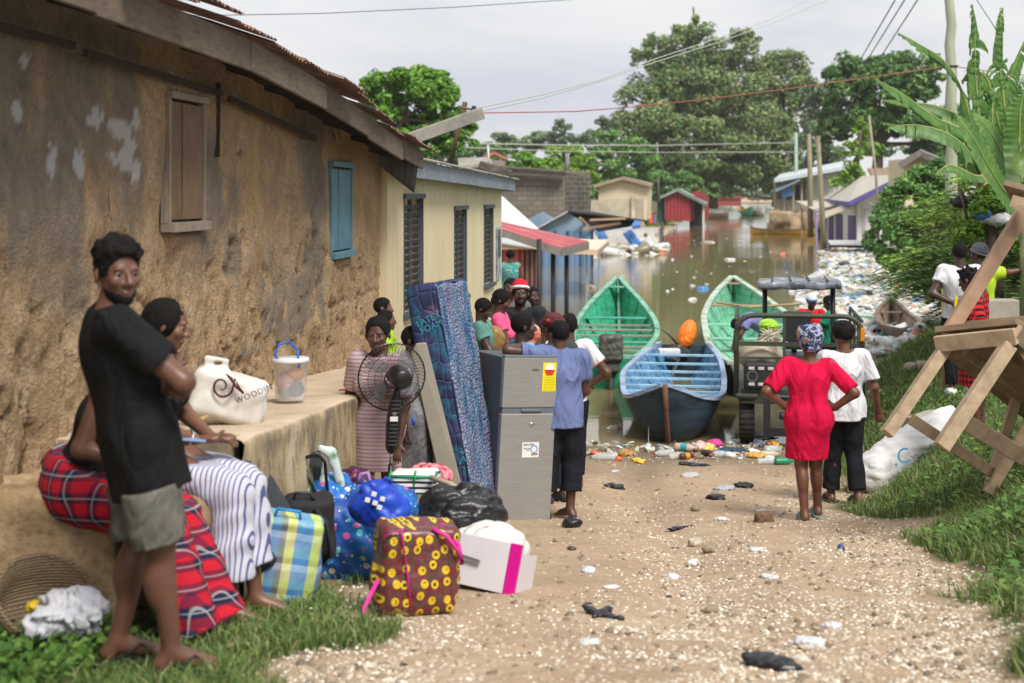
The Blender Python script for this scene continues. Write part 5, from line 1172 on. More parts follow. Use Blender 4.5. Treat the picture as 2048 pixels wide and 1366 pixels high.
MB().bar(at(1078, 497, 29.5), at(1078, 488, 34), .06, .08).build('post', BP, rc)
# cream canopy behind it
cc = empty('cream_canopy', at(1190, 490, 46), 'low cream sheet canopy beyond the red one', 'canopy')
slab(cc, 'roof', [at(1115, 497, 44), at(1196, 499, 44), at(1216, 481, 51), at(1140, 476, 51)], .05, flat('cream_tin', (.60, .54, .45), .7, .1, 2)); slab(cc, 'fascia', [at(1115, 498, 43.9), at(1195, 500, 43.9), at(1195, 510, 43.9), at(1115, 506, 43.9)], .04, flat('peach_board', (.62, .45, .30)))
slab(cc, 'fascia', [at(1195, 500, 43.9), at(1216, 482, 51), at(1216, 489, 51), at(1195, 510, 43.9)], .04, flat('tan_board', (.40, .31, .22)))
for px, Y in ((1173, 44.5), (1199, 45)): a = at(px, 505, Y); MB().tube([(a.x, Y, -.6), a], .03, 6).build('post', flat('grey_post', (.35, .38, .37)), cc)
# purple-trimmed white house on the right
ph = empty('purple_trimmed_house', at(1714, 488, 84), 'white house with purple fascia, purple doors and sloping awning', 'house')
PWH = flat('white_wall', (.72, .70, .70), .85, .07, .4); PU = flat('purple', (.11, .085, .30), .6, .2, 1); PUD = flat('purple_door', (.085, .045, .21), .55, .15, 1)
Yc = 84; c = at(1714, 490, Yc); L0 = at(1641, 470, 104); z0 = -.3; ez = at(1714, 406, Yc).z
g = [Vector((c.x, Yc, z0)), Vector((at(1812, 0, Yc).x, Yc+.5, z0)), at(1812, 352, Yc+.5), at(1714, 408, Yc)]; mk('gable_wall', g+[p+Vector((0, .3, 0)) for p in g], [(0, 1, 2, 3), (5, 4, 7, 6), (3, 2, 6, 7)], PWH, ph)
fr = [(x, y, 84) for x, y in ((1729, 418), (1790, 418), (1790, 420), (1729, 420))]
mb = MB(); mb.box(at(1729.5, 452, 83.95), (.05, .04, 2.0)).box(at(1760, 418, 83.95), (1.8, .04, .05)); mb.build('panel_outline', flat('pale_grey', (.5, .5, .52)), ph)
def sidept(u, z): return Vector((c.x*(1-u)+L0.x*u, Yc*(1-u)+104*u, z))
mk('side_wall', [sidept(0, z0), sidept(1, z0), sidept(1, ez), sidept(0, ez), sidept(0, z0)+Vector((.3, 0, 0)), sidept(1, z0)+Vector((.3, 0, 0)), sidept(1, ez)+Vector((.3, 0, 0)), sidept(0, ez)+Vector((.3, 0, 0))], [(0, 3, 2, 1), (4, 5, 6, 7)], PWH, ph)
for u0, u1 in ((.03, .19), (.34, .50), (.60, .72), (.80, .93)):
    d = MB(); o = Vector((-.06, 0, 0)); d.add([sidept(u0, z0)+o, sidept(u1, z0)+o, sidept(u1, 1.9)+o, sidept(u0, 1.9)+o, sidept(u0, z0), sidept(u1, z0), sidept(u1, 1.9), sidept(u0, 1.9)], [(0, 3, 2, 1), (3, 7, 6, 2), (0, 4, 7, 3), (1, 2, 6, 5)]); d.build('door', PUD, ph)
# roof planes
rf_ = flat('beige_roof', (.50, .46, .39), .8, .08, .6)
slab(ph, 'roof', [at(1697, 404, 82), at(1806, 349, 83), at(1722, 352, 98), at(1644, 397, 106)], .08, rf_)
slab(ph, 'fascia', [at(1697, 403, 81.9), at(1807, 348, 82.9), at(1807, 360, 82.9), at(1697, 413, 81.9)], .06, PU); slab(ph, 'fascia', [at(1643, 397, 106), at(1697, 403.5, 81.9), at(1697, 413, 81.9), at(1643, 404, 106)], .06, PU)
slab(ph, 'awning', [at(1634, 430, 84), at(1712, 405, 86), at(1712, 411, 83), at(1650, 437, 81)], .07, flat('tan_awning', (.42, .37, .28), .85, .2, 1)); slab(ph, 'awning', [at(1592, 404, 104), at(1660, 402, 100), at(1672, 412, 92), at(1625, 420, 92)], .07, flat('beige_roof', (.5, .46, .39)))
slab(ph, 'porch_roof_sheet', [at(1655, 482, 79), at(1755, 482, 79), at(1760, 492, 76), at(1660, 490, 76)], .05, flat('pale_grey', (.5, .5, .52))); MB().bar(at(1662, 490, 77), at(1758, 494, 77), .15, .2).build('doorstep', DARKW, ph)
MB().tube([at(1633, 500, 80), at(1632, 420, 80)], .07, 8).build('porch_post', flat('purple_post', (.3, .26, .5)), ph); MB().tube([at(1604, 490, 88), at(1604, 415, 88)], .05, 6).build('porch_post', TRUNK, ph)
# terrace house farther up
th = empty('terrace_house', at(1600, 440, 128), 'white house with lean-to terrace and blue cloth hanging', 'house')
wallbox(th, 'wall', 1622, 1682, 352, 345, 128, PWH, 3, 0); slab(th, 'roof', [at(1548, 358, 124), at(1690, 333, 126), at(1686, 322, 136), at(1560, 348, 134)], .3, flat('pale_blue_tin', (.50, .55, .58), .6, .1, .6))
wallbox(th, 'terrace_wall', 1551, 1622, 398, 402, 127, flat('weathered_plank', (.40, .34, .26), .9, .3, 2), .2, 0)
for px in (1550, 1568, 1586, 1603): a = at(px, 356, 126); MB().tube([(a.x, 126, .2), a], .12, 6).build('terrace_post', flat('pale_wood', (.36, .33, .27)), th)
wallbox(th, 'window', 1591, 1606, 370, 368, 127.6, flat('dark_window', (.03, .02, .02)), .2, at(0, 400, 127.6).z); slab(th, 'lean_sheet', [at(1550, 378, 125.5), at(1600, 358, 125.5), at(1600, 362, 124), at(1552, 384, 124)], .1, flat('blue_grey_tin', (.2, .28, .36)))
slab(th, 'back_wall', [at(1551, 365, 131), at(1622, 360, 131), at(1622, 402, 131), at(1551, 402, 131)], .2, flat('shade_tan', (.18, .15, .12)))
cl = empty('blue_cloth', at(1578, 380, 125), 'blue cloth hanging on the terrace of the far white house', 'cloth'); slab(cl, 'sheet', [at(1562, 386, 125), at(1582, 370, 125), at(1585, 390, 125), at(1565, 396, 125)], .1, flat('bright_blue', (.10, .33, .70)))
MB()
# stone heap
s = Sculpt(.2); rr = np.random.default_rng(4)
for i in range(90): p = at(rr.uniform(1548, 1640), rr.uniform(432, 455), rr.uniform(112, 118)); s.rbox(np.array(p), rr.uniform(.1, .5, 3), .12, rotz(rr.uniform(0, 3)), k=.05)
tag(s.mesh('stone_heap', flat('rubble_tan', (.42, .31, .20), .95, .35, 1.2), h=.16), 'heap of tan stones and rubble at the water below the terrace', 'rubble')
tc_ = empty('thatched_hut', at(1830, 340, 72), 'small cream hut with a grey thatched gable roof', 'hut')
wallbox(tc_, 'wall', 1808, 1872, 318, 318, 72, CREAM, 3, 1.5); mk('gable', [at(1808, 319, 71.95), at(1872, 319, 71.95), at(1838, 302, 71.95)], [(0, 1, 2)], CREAM, tc_)
THA = flat('thatch', (.17, .15, .14), .95, .4, 6); slab(tc_, 'roof', [at(1795, 328, 71), at(1838, 300, 71), at(1842, 298, 76), at(1800, 322, 76)], .28, THA); slab(tc_, 'roof', [at(1838, 300, 71), at(1875, 316, 71), at(1880, 314, 76), at(1842, 298, 76)], .28, THA)
bh = empty('brown_roofed_house', at(1770, 345, 100), 'low brown sheet roof behind the purple-trimmed house', 'house'); slab(bh, 'roof', [at(1745, 352, 98), at(1812, 352, 98), at(1800, 336, 108), at(1735, 336, 108)], .2, flat('brown_tin', (.30, .20, .14), .8)); wallbox(bh, 'wall', 1748, 1808, 352, 352, 99, PWH, 4, 1)
wb = empty('broken_white_wall', at(1790, 505, 50), 'broken white slab wall at the edge of the floating rubbish', 'wall'); slab(wb, 'panel', [at(1768, 488, 50), at(1790, 490, 50), at(1792, 520, 50), at(1766, 515, 50)], .3, PWH); slab(wb, 'coping', [at(1768, 488, 50), at(1800, 485, 52), at(1832, 500, 48), at(1790, 494, 47)], .12, PWH)
# poles
def pole(label, pts, r, mat, Y, sub=None, group='utility poles', name='utility_pole'):
    P = [at(x, y, Y) for x, y in pts]; t = empty(name, P[0], label, 'pole', group); n = len(P); MB().tube(P, [r*(1-.35*i/(n-1)) for i in range(n)], 12).build('shaft', mat, t, smooth=True); return t, P
t = NT('pole_green', (.36, .40, .29), .85); n = t.noise(5, 6, .6, t.co((1, 1, .15))); kn = t.voro(1.6, t.co((1, 1, .8))); t.col(t.mix(t.ramp(kn, [(.05, .8), (.12, 0)]), t.ramp(n, [(.3, (.27, .30, .21)), (.55, (.40, .43, .32)), (.75, (.50, .50, .40))]), (.12, .09, .06))); PG = t.m
pts = [(1904, 640), (1903, 500), (1904, 420), (1902, 340), (1905, 260), (1901, 200), (1904, 150), (1899, 90), (1903, 50), (1898, 0), (1899, -70)]
bp, _ = pole('tall pale green-grey wooden pole rising out of the frame', pts, .128, PG, 27)
MB().tube([at(1892+.1, 132, 26.9), at(1916, 132, 26.9)], .02, 6).build('wire_tie', BP, bp)
PW = wood('old_pole', (.30, .26, .18), .65, .9, (1, 1, .2), 6)
pole('pale greenish pole behind the two brown ones', [(1592, 445), (1592, 268)], .22, flat('mint_pole', (.32, .42, .34)), 130); pole('brown pole standing left of the thickest one in the flood', [(1621, 475), (1620, 350), (1618, 268)], .20, PW, 95); pole('thickest brown pole in the flood by the purple doors', [(1648, 505), (1643, 400), (1636, 272)], .17, PW, 78)
pole('thin leaning bare stick pole against the white gable wall', [(1757, 492), (1752, 350), (1738, 232)], .085, wood('bare_stick', (.36, .31, .26), .7), 74); pole('thin dark pole beside the red shed', [(1317, 405), (1314, 285)], .14, flat('grey_stick', (.22, .22, .2)), 130); pole('short grey post behind the block building', [(1133, 350), (1136, 306)], .16, flat('grey_stick', (.22, .22, .2)), 85)
pole('short white post beside the mossy lump', [(978, 335), (976, 290)], .04, flat('pale_paint', (.6, .6, .6)), 45); pole('thin stick in the flood beside the yellow canoe', [(1604, 500), (1604, 460)], .04, PW, 85, name='stick')
# wires
def wire(label, pts, r, col, group='overhead wires', ys=None):
    P = []; 
    for i, (x, y, Y) in enumerate(pts): P.append(np.array(at(x, y, Y)))
    Q = []
    for a, b in zip(P[:-1], P[1:]):
        for u in np.linspace(0, 1, 12): Q.append(Vector(a*(1-u)+b*u-np.array([0, 0, 1])*.0))
    tag(MB().tube(Q, r, 5).build('overhead_wire', flat('wire_'+col, {'d': (.10, .10, .13), 'r': (.35, .09, .07), 'l': (.45, .45, .42)}[col], .6, .02)), label, 'wire', group)
wire('single wire crossing the sky near the top of the frame', [(300, 33, 24), (640, 27, 26), (900, 15, 28), (1130, 0, 30), (1400, -22, 33)], .008, 'd')
wire('short wire above the mud roof at the very top', [(300, 2, 24), (450, -4, 24)], .008, 'd')
wire('upper wire sagging from the roof pole up to the top of the frame', [(960, 215, 22), (1080, 190, 24), (1200, 160, 27), (1310, 118, 30), (1440, 75, 34), (1540, 40, 38), (1612, 0, 42), (1640, -20, 44)], .010, 'l')
wire('lower wire of the pair running beside the upper one', [(962, 222, 22), (1080, 197, 24), (1200, 163, 27), (1310, 124, 30), (1440, 84, 34), (1560, 40, 38), (1650, 2, 42), (1690, -15, 44)], .010, 'l')
wire('reddish wire crossing in front of the huge tree', [(965, 226, 22), (1150, 223, 23), (1240, 216, 24), (1400, 200, 25), (1560, 180, 26), (1700, 160, 26.5), (1900, 132, 27), (2030, 150, 26), (2060, 150, 26)], .009, 'r')
wire('upper of the two level wires across the huge tree', [(820, 285, 60), (1100, 290, 80), (1320, 291, 95), (1592, 285, 130)], .035, 'l'); wire('lower of the two level wires across the huge tree', [(820, 291, 60), (1100, 302, 80), (1320, 305, 100), (1622, 304, 95)], .03, 'l')
for a, b, lb in (((1636, 275, 78), (1790, 0, 40), 'leftmost of the three wires climbing to the sky on the right'), ((1640, 280, 78), (1812, -5, 40), 'middle of the three wires climbing to the sky on the right'), ((1645, 300, 78), (1835, 0, 40), 'rightmost of the three wires climbing to the sky on the right')): wire(lb, [a, ((a[0]+b[0])/2-10, (a[1]+b[1])/2+12, (a[2]+b[2])/2), b], .02, 'd')
wire('short dark wire above the banana leaves', [(1950, -5, 24), (1985, 48, 22), (2000, 75, 22)], .008, 'd')
bulb = empty('white_lamp', at(2032, 141, 25.9), 'round white lamp hanging on the reddish wire', 'lamp'); MB().lathe(at(2032, 141, 25.9)-Vector((0, 0, .06)), [(.001, -.0), (.045, .02), (.06, .06), (.045, .1), (.001, .12)], 14).build('globe', flat('white_globe', (.7, .7, .72), .3), bulb, smooth=True)
# ------------------------------------------------------------------ boats
def boatmat(name, col, dark, sc=3, edge=.6):
    t = NT(name, col, .6, spec=.35); n = t.noise(sc, 7, .68, t.co((1, .5, 2))); n2 = t.noise(20, 5, .7, t.co((1, .3, 1)))
    c = t.ramp(n, [(.33, dark), (.5, col), (.75, tuple(min(1, x*1.25+.01) for x in col))]); c = t.mix(t.ramp(n2, [(.40, edge), (.445, 0)]), c, tuple(x*.4+.03 for x in dark)); zz = t.sep(t.co())[2]; t.col(t.mix(t.ramp(t.math('FRACT', t.math('ADD', t.math('MULTIPLY', zz, 6.5), t.math('MULTIPLY', n, .3))), [(0, .65), (.07, 0)], True), c, tuple(x*.4 for x in dark))); t.bump(n2, .25, .01); return t.m
def hull(name, label, st, outer, inner, rail, thwarts=(), plank=None, rw=.09, rh=.05, thick=.035, transom=None, ribs=0, cat='boat', group=None, tw=.09):
    """stations: (x, y, half beam, gunwale z, keel z); cross axis is taken from the centre line"""
    S = [np.array(s, float) for s in st]; c0 = np.mean([s[:2] for s in S], 0); root = empty(name, (c0[0], c0[1], 0), label, cat, group)
    xs = np.linspace(0, len(S)-1, 12*(len(S)-1)+1); A = []
    for x in xs:
        i = min(int(x), len(S)-2); u = x-i; p0, p1, p2, p3 = S[max(i-1, 0)], S[i], S[i+1], S[min(i+2, len(S)-1)]
        v = .5*((2*p1)+(-p0+p2)*u+(2*p0-5*p1+4*p2-p3)*u*u+(-p0+3*p1-3*p2+p3)*u**3); v[2] = max(v[2], .003); A.append(v)
    A = np.array(A); d = (S[-1]-S[0])[:2]; d /= np.linalg.norm(d); cr_ = np.array([-d[1], d[0]])*-1
    if cr_[0] < 0 and abs(cr_[0]) > .5: cr_ = -cr_
    prof = [(-1, 1), (-.87, .70), (-.69, .40), (-.45, .16), (-.2, .03), (0, 0), (.2, .03), (.45, .16), (.69, .40), (.87, .70), (1, 1)]
    def surf(ins, dz):
        P = np.zeros((len(A), len(prof), 3))
        for i, a in enumerate(A):
            hb = max(a[2]-ins, .002); zk = a[4]+dz; zg = a[3]-(.004 if dz else 0)
            for j, (u, w_) in enumerate(prof): P[i, j] = (a[0]+cr_[0]*hb*u, a[1]+cr_[1]*hb*u, zk+(zg-zk)*w_)
        return P
    v, f = grid_mesh(surf(0, 0)); h = mk('hull', v, f, outer, root, smooth=True)
    v, f = grid_mesh(surf(thick, thick)); mk('lining', v, f, inner, root, smooth=True)
    if transom is not None:
        for P in (surf(0, 0)[transom],): mk('transom', P, [tuple(range(len(P)))], outer, root).modifiers.new('s', 'SOLIDIFY').thickness = .05
    for g in (-1, 1):
        R_ = []
        for i, a in enumerate(A):
            o = np.array([a[0]+cr_[0]*g*a[2], a[1]+cr_[1]*g*a[2]]); n = cr_*g; q = rw/2
            R_.append([(o[0]-n[0]*q, o[1]-n[1]*q, a[3]), (o[0]+n[0]*q*.7, o[1]+n[1]*q*.7, a[3]), (o[0]+n[0]*q*.7, o[1]+n[1]*q*.7, a[3]+rh), (o[0]-n[0]*q, o[1]-n[1]*q, a[3]+rh)])
        MB().loft(R_).build('gunwale', rail, root)
    def stn(q):
        x = q*(len(A)-1); i = min(int(x), len(A)-2); u = x-i; return A[i]*(1-u)+A[i+1]*u
    for q, wd, dz, mt in thwarts:
        a = stn(q); hb = a[2]-.02-.03*(dz < -.1); o = cr_*hb; MB().bar((a[0]-o[0], a[1]-o[1], a[3]+dz), (a[0]+o[0], a[1]+o[1], a[3]+dz), wd, .035).build('thwart', mt or plank, root, bevel=.004)
    for q in (np.linspace(.12, .93, ribs) if ribs else ()):
        a = stn(q)
        for g in (-1, 1):
            pts = [Vector((a[0]+cr_[0]*g*(a[2]-.05)*u, a[1]+cr_[1]*g*(a[2]-.05)*u, a[4]+.05+(a[3]-a[4]-.06)*w_)) for u, w_ in ((.2, .03), (.45, .16), (.69, .4), (.87, .70), (1, 1))]; MB().tube(pts, .02, 4).build('rib', inner, root)
    return root, stn, cr_
BLs = [(1.93, 17.96, .02, .76, .70), (1.965, 18.1, .20, .68, .36), (2.0, 18.3, .42, .575, .02), (2.09, 18.62, .60, .52, -.12), (2.21, 19.5, .69, .50, -.16), (2.42, 21.3, .745, .50, -.18), (2.73, 23.2, .64, .52, -.16), (3.0, 24.9, .42, .56, -.10)]
NAVY = boatmat('navy_hull', (.03, .055, .085), (.012, .018, .025), 2.2); BLI = boatmat('boat_blue', (.10, .28, .52), (.07, .16, .28), 4); BLR = boatmat('boat_rail', (.30, .40, .58), (.18, .24, .36), 5, .3); BLT = boatmat('thwart_blue', (.30, .52, .70), (.2, .36, .5), 5, .3)
bb_, stn, cr_ = hull('wooden_boat', 'blue slatted boat with dark hull, nose on the shore, orange motor', BLs, NAVY, BLI, BLR, [(q, .065, .01, BLT) for q in (.385, .44, .495, .55, .61, .67, .73, .80, .88)]+[(.33, .05, .01, BLT)], transom=-1, ribs=9, group='wooden boats at the landing')
st_ = MB(); st_.tube([(1.93, 17.93, .78), (1.955, 18.03, .45), (2.0, 18.2, .05), (2.03, 18.4, -.12)], [.035, .032, .03, .03], 8).build('stem', wood('rusty_stem', (.18, .10, .06), .5), bb_, smooth=True)
MB().tube([at(1299, 792, 18.4), at(1297, 850, 18.35), at(1297, 888, 18.1)], .006, 5).build('rope', flat('rope_grey', (.30, .27, .22)), bb_)
PADW = wood('paddle_wood', (.42, .32, .20), .6, .7); 
for lab, a, b, bl in (('pale wooden paddle with yellow blade lying inside the blue boat', (1.78, 20.1, .30), (2.75, 20.25, .34), (.72, .5, .18)), ('bare pole lying across the bottom of the blue boat nearest its nose', (1.75, 19.5, .30), (2.75, 19.6, .32), None), ('grey plank lying inside the blue boat beyond the paddle', (2.0, 20.9, .28), (2.95, 21.0, .30), None)):
    o = empty('paddle' if bl else 'stick', a, lab, 'paddle' if bl else 'stick'); MB().tube([a, b], .022, 8).build('shaft', PADW if bl else wood('silver_board', (.27, .25, .22)), o, smooth=True)
    if bl: s = Sculpt(.01); s.ball((1.9, 20.12, .31), (.2, .075, .018)); s.mesh('blade', flat('yellow_blade_paint', (.60, .36, .08), .6), o, h=.01)
def outboard(label, c, cowl, cm, tilt, S=1.0, yaw=0.0, leg=True, name='outboard_motor'):
    root = empty(name, c, label, 'outboard motor'); R = rotz(yaw)@rotx(tilt); c = np.array(c, float); q = lambda x, y, z: c+R@(np.array([x, y, z])*S)
    s = Sculpt(.02); s.rbox(q(0, 0, .12), np.array(cowl)*S, .07*S, R) if cowl[2] < .2 else s.ball(q(0, 0, .16), np.array(cowl)*S, R); s.disp = ridges(.012, (14, 14, 14), 3); s.mesh('cowling', cm, root, h=.012)
    mt = flat('engine_metal', (.12, .12, .12), .45, .4, 12, metal=.5); s = Sculpt(.015)
    s.rbox(q(0, 0, -.16), np.array([.10, .12, .05])*S, .02, R); s.cone(q(0, 0, -.15), q(0, .02, -.75), .05*S, .035*S); s.cone(q(0, -.05, -.75), q(0, .16, -.78), .045*S, .03*S); s.rbox(q(0, .16, -.62), np.array([.09, .06, .006])*S, .01, R); s.rbox(q(0, -.14, -.25), np.array([.10, .03, .13])*S, .015, R); s.mesh('leg', mt, root, h=.012)
    t = MB(); t.tube([q(0, -.1, -.1), q(.03, -.35, -.05), q(.05, -.6, -.03)], .02*S, 8).build('tiller', mt, root, smooth=True)
    p = MB()
    for k in range(3):
        a = k*2.1; p.add([q(.0, .2, -.78), q(.12*math.cos(a), .19, -.78+.12*math.sin(a)), q(.12*math.cos(a+.7), .22, -.78+.12*math.sin(a+.7))], [(0, 1, 2)])
    p.build('propeller', mt, root).modifiers.new('s', 'SOLIDIFY').thickness = .008
    return root, q
om, q = outboard('outboard motor in a bright orange cover tilted up on the blue boat', (3.0, 24.85, .60), (.15, .15, .27), flat('orange_cover', (.85, .20, .012), .55, .12, 4, .4, 12), -.5, 1.0, -.9)
mb = MB(); mb.tube([Vector(q(-.2, -.24, .1)), Vector(q(.2, -.24, .16))], .006, 4)
s = empty('foam_box', at(1333, 703, 24.3), 'white foam box lid in the far corner of the blue boat', 'box'); MB().box(at(1338, 702, 24.2), (.36, .3, .07)).build('lid', flat('white_plastic', (.7, .7, .68), .4), s, bevel=.01)
GRN = boatmat('green_hull', (.03, .30, .16), (.02, .13, .08), 3, .5); GRI = boatmat('green_lining', (.04, .42, .24), (.03, .22, .14), 3, .5); GRL = boatmat('green_rail', (.20, .44, .32), (.12, .26, .2), 4, .4)
PLK = wood('grey_plank', (.33, .31, .27), .6, .8); GTH = boatmat('green_seat', (.05, .36, .25), (.05, .22, .16), 4)
Gs = [(1.56, 23.35, .46, .50, -.08), (1.63, 24.0, .56, .50, -.12), (1.78, 25.3, .69, .50, -.15), (1.96, 27, .80, .53, -.16), (2.13, 29, .78, .62, -.14), (2.28, 31, .54, .84, -.05), (2.38, 32.2, .28, 1.04, .15), (2.46, 33.0, .03, 1.24, .8)]
gb, stg, _ = hull('wooden_boat', 'long green boat with high pointed far end and grey outboard motor', Gs, GRN, GRI, GRL, [(.17, .28, -.06, GTH), (.25, .10, -.05, PLK), (.31, .08, -.05, PLK), (.38, .26, -.07, GTH), (.45, .10, -.06, PLK), (.50, .10, -.04, PLK), (.555, .08, -.06, PLK), (.62, .26, -.08, GTH), (.90, .18, -.03, GRL)], transom=0, ribs=9, group='wooden boats at the landing', rw=.12)
MB().bar((1.08, 23.42, .40), (2.0, 23.42, .40), .07, .22).build('stern_board', PLK, gb, bevel=.01)
MB().tube([(2.46, 32.9, 1.2), (2.44, 32.5, .6), (2.40, 31.8, .15)], .04, 8).build('stem', GRL, gb)
outboard('grey scuffed outboard motor on the near end of the green boat', (1.62, 23.3, .54), (.10, .14, .14), flat('scuffed_grey', (.07, .075, .065), .45, .6, 9, .3, 20), .1, 1.1, PI)
PGI = boatmat('pale_green_lining', (.20, .52, .36), (.14, .34, .25), 3, .3); PGR = boatmat('pale_green_rail', (.42, .52, .42), (.30, .34, .27), 5, .3); PGO = boatmat('dirty_hull', (.26, .25, .20), (.12, .12, .10), 3, .5)
Ps = [(3.95, 22.3, .52, .52, -.06), (4.08, 23.5, .68, .52, -.12), (4.26, 25, .80, .54, -.14), (4.55, 27, .88, .60, -.14), (4.78, 29, .86, .70, -.1), (4.95, 31, .60, .90, .0), (5.05, 32.2, .32, 1.08, .2), (5.12, 33.0, .03, 1.26, .85)]
pb, stp, _ = hull('wooden_boat', 'pale mint boat with bare wooden bow standing beyond the cargo tricycle', Ps, PGO, PGI, PGR, [(.30, .3, -.12, PGI), (.42, .3, -.14, PGI), (.55, .28, -.12, PGI), (.66, .16, .0, wood('tan_thwart', (.40, .27, .18), .7)), (.92, .2, -.02, wood('tan_thwart', (.40, .27, .18), .7))], transom=0, ribs=8, group='wooden boats at the landing', rw=.14)
MB().tube([(4.3, 30.0, .92), (4.9, 29.4, .86), (5.9, 29.1, .95)], .03, 6).build('cross_pole', PADW, pb)
# little brown dugout at the foot of the bank
BRN = boatmat('brown_hull', (.20, .14, .10), (.09, .065, .05), 5, .5); BRI = boatmat('brown_lining', (.30, .23, .17), (.14, .11, .09), 5, .5)
z_ = .12; Ds = [(8.45, 28.6, .03, .50, .35), (8.44, 28.95, .26, .42, .05), (8.42, 29.8, .42, .36, -.08), (8.5, 31.2, .46, .36, -.1), (8.72, 32.6, .36, .46, -.06), (8.95, 33.6, .14, .62, .1), (9.05, 34.0, .02, .70, .45)]
db, _, _ = hull('dugout', 'small weathered brown boat lying at the edge of the floating rubbish', Ds, BRN, BRI, BRN, [(.45, .22, -.10, BRI), (.72, .16, -.05, BRN)], transom=None, ribs=5, rw=.10)
def crumple(name, label, c, size, mat, seed=0, cat='litter', group=None, h=None, amp=None, rz=0, parent=None, f=None):
    s = Sculpt(.02); c = Vector(c); sz = np.array(size, float); m = min(sz)
    s.ball(np.array(c), sz, rotz(rz), k=.01); rr = np.random.default_rng(seed)
    for i in range(3): o = rotz(rz)@(rr.uniform(-.6, .6, 3)*sz); s.ball(np.array(c)+o, sz*rr.uniform(.35, .6), rotz(rr.uniform(0, 3)), k=.02)
    big = float(max(sz)); F_ = f or 2.2/big; A_ = amp or big*.2; g1 = ridges(A_, (F_, F_, F_), seed); g2 = ridges(A_*.4, (F_*2.7, F_*2.7, F_*2.7), seed+1); s.disp = lambda X: g1(X)+g2(X); o = s.mesh(name, mat, h=h or max(.006, big/12))
    return tag(o, label, cat, group)
BLKP = flat('black_polythene', (.012, .012, .014), .28, .3, 6, .5, 40, spec=.6)
crumple('plastic_bag', 'black plastic bag lying inside the small brown boat', (8.5, 30.0, .30), (.26, .2, .1), BLKP, 5)
def simple_canoe(label, a, b, hb, zg, o, i, rl, name='canoe', group='canoes far up the flooded street', up=.25):
    a, b = np.array(a, float), np.array(b, float); S_ = []
    for u, w_, e in ((0, .05, 1), (.12, .6, .35), (.35, 1, 0), (.65, 1, 0), (.88, .6, .35), (1, .05, 1)): p = a*(1-u)+b*u; S_.append((p[0], p[1], hb*w_, zg+up*e, -.1+.3*e*up*2))
    return hull(name, label, S_, o, i, rl, [(.3, .2, -.05, i), (.6, .2, -.05, i)], rw=.08)
simple_canoe('long yellow-sided canoe floating beside the purple doors', (at(1500, 0, 112).x, 112, 0), (at(1634, 0, 110).x, 110, 0), .42, .38, boatmat('yellow_side', (.50, .30, .03), (.22, .13, .03), 1), BRI, flat('dark_rail', (.09, .07, .06)))
simple_canoe('brown canoe moored under the red shed awning', (at(1407, 0, 190).x, 190, 0), (at(1462, 0, 190).x, 192, 0), .6, .6, BRN, BRI, BRI)
simple_canoe('dark green canoe with yellow bow at the end of the channel', (at(1482, 0, 215).x, 215, 0), (at(1512, 0, 200).x, 204, 0), .8, .8, GRN, boatmat('yellow_side2', (.50, .33, .03), (.3, .2, .03), 1), boatmat('yellow_side3', (.50, .33, .03), (.3, .2, .03), 1), up=.6)
simple_canoe('white canoe next to the yellow-bowed one', (at(1500, 0, 210).x, 210, 0), (at(1535, 0, 205).x, 207, 0), .8, .8, flat('white_hull', (.55, .58, .58)), BRI, flat('white_hull', (.55, .58, .58)), up=.4)
tag(MB().box(at(1447, 402, 230), (5.2, 3, 1.6)).box(at(1447, 396, 230), (5.8, 3.4, .3)).build('red_hut', flat('dull_red', (.32, .07, .06), .7)), 'tiny red hut at the far end of the channel', 'hut')
# ------------------------------------------------------------------ cargo tricycle
OL = flat('olive_frame', (.055, .062, .045), .55, .3, 8, metal=.1); BKM = flat('black_metal', (.022, .024, .028), .45, .25, 6); RUB = flat('tyre_rubber', (.03, .028, .025), .9, .4, 12, .5, 30)
tk = empty('cargo_tricycle', at(1603, 880, 18.3), 'olive cargo tricycle with dark canopy parked at the water edge', 'tricycle')
def hoop(x0, x1, y, z0, z1, r, rad, n=5):
    P = [Vector((x0, y, z0))]
    for a in np.linspace(0, PI/2, n): P.append(Vector((x0+r-r*math.cos(a), y, z1-r+r*math.sin(a))))
    for a in np.linspace(0, PI/2, n): P.append(Vector((x1-r+r*math.sin(a), y, z1-r+r*math.cos(a))))
    P.append(Vector((x1, y, z0))); return P
xl, xr = 2.90, 4.46; yb = 17.95; yf = 20.1
MB().tube(hoop(xl, xr, yb, .62, 1.66, .22, 0), .032, 8).build('rear_hoop', OL, tk, smooth=True)
mb = MB(); 
for z in (1.30, 1.12): mb.bar((xl, yb, z), (3.5, yb, z), .035, .055 if z > 1.2 else .03)
mb.bar((3.5, yb, .8), (3.5, yb, 1.64), .04, .04).bar((3.5, yb, 1.30), (xr, yb, 1.30), .035, .045); mb.build('rear_rail', OL, tk)
for x in (xl, xr):
    mb = MB(); mb.tube([(x, yb+.05, 1.6), (x, yf, 1.6)], .022, 8); 
    for z in (1.3, 1.0): mb.tube([(x, yb, z), (x, yf, z)], .018, 6)
    for y in (18.6, 19.3, 20.1): mb.tube([(x, y, .7), (x, y, 1.62)], .02, 6)
    mb.build('side_rail', OL, tk, smooth=True)
MB().box(((xl+xr)/2, (yb+yf)/2, .66), (xr-xl+.06, yf-yb, .10)).build('cargo_bed', OL, tk, bevel=.01)
s = Sculpt(.01); s.rbox((3.23, yb-.05, .90), (.20, .012, .13), .04); pn = s.mesh('lamp_panel', BKM, tk, h=.012)
mb = MB()
for x in (3.09, 3.21, 3.33):
    for z in (1.0, .80): mb.box((x, yb-.108, z), (.075, .012, .04))
mb.build('lens', flat('lens_white', (.55, .53, .47), .25), pn, bevel=.005)
mb = MB()
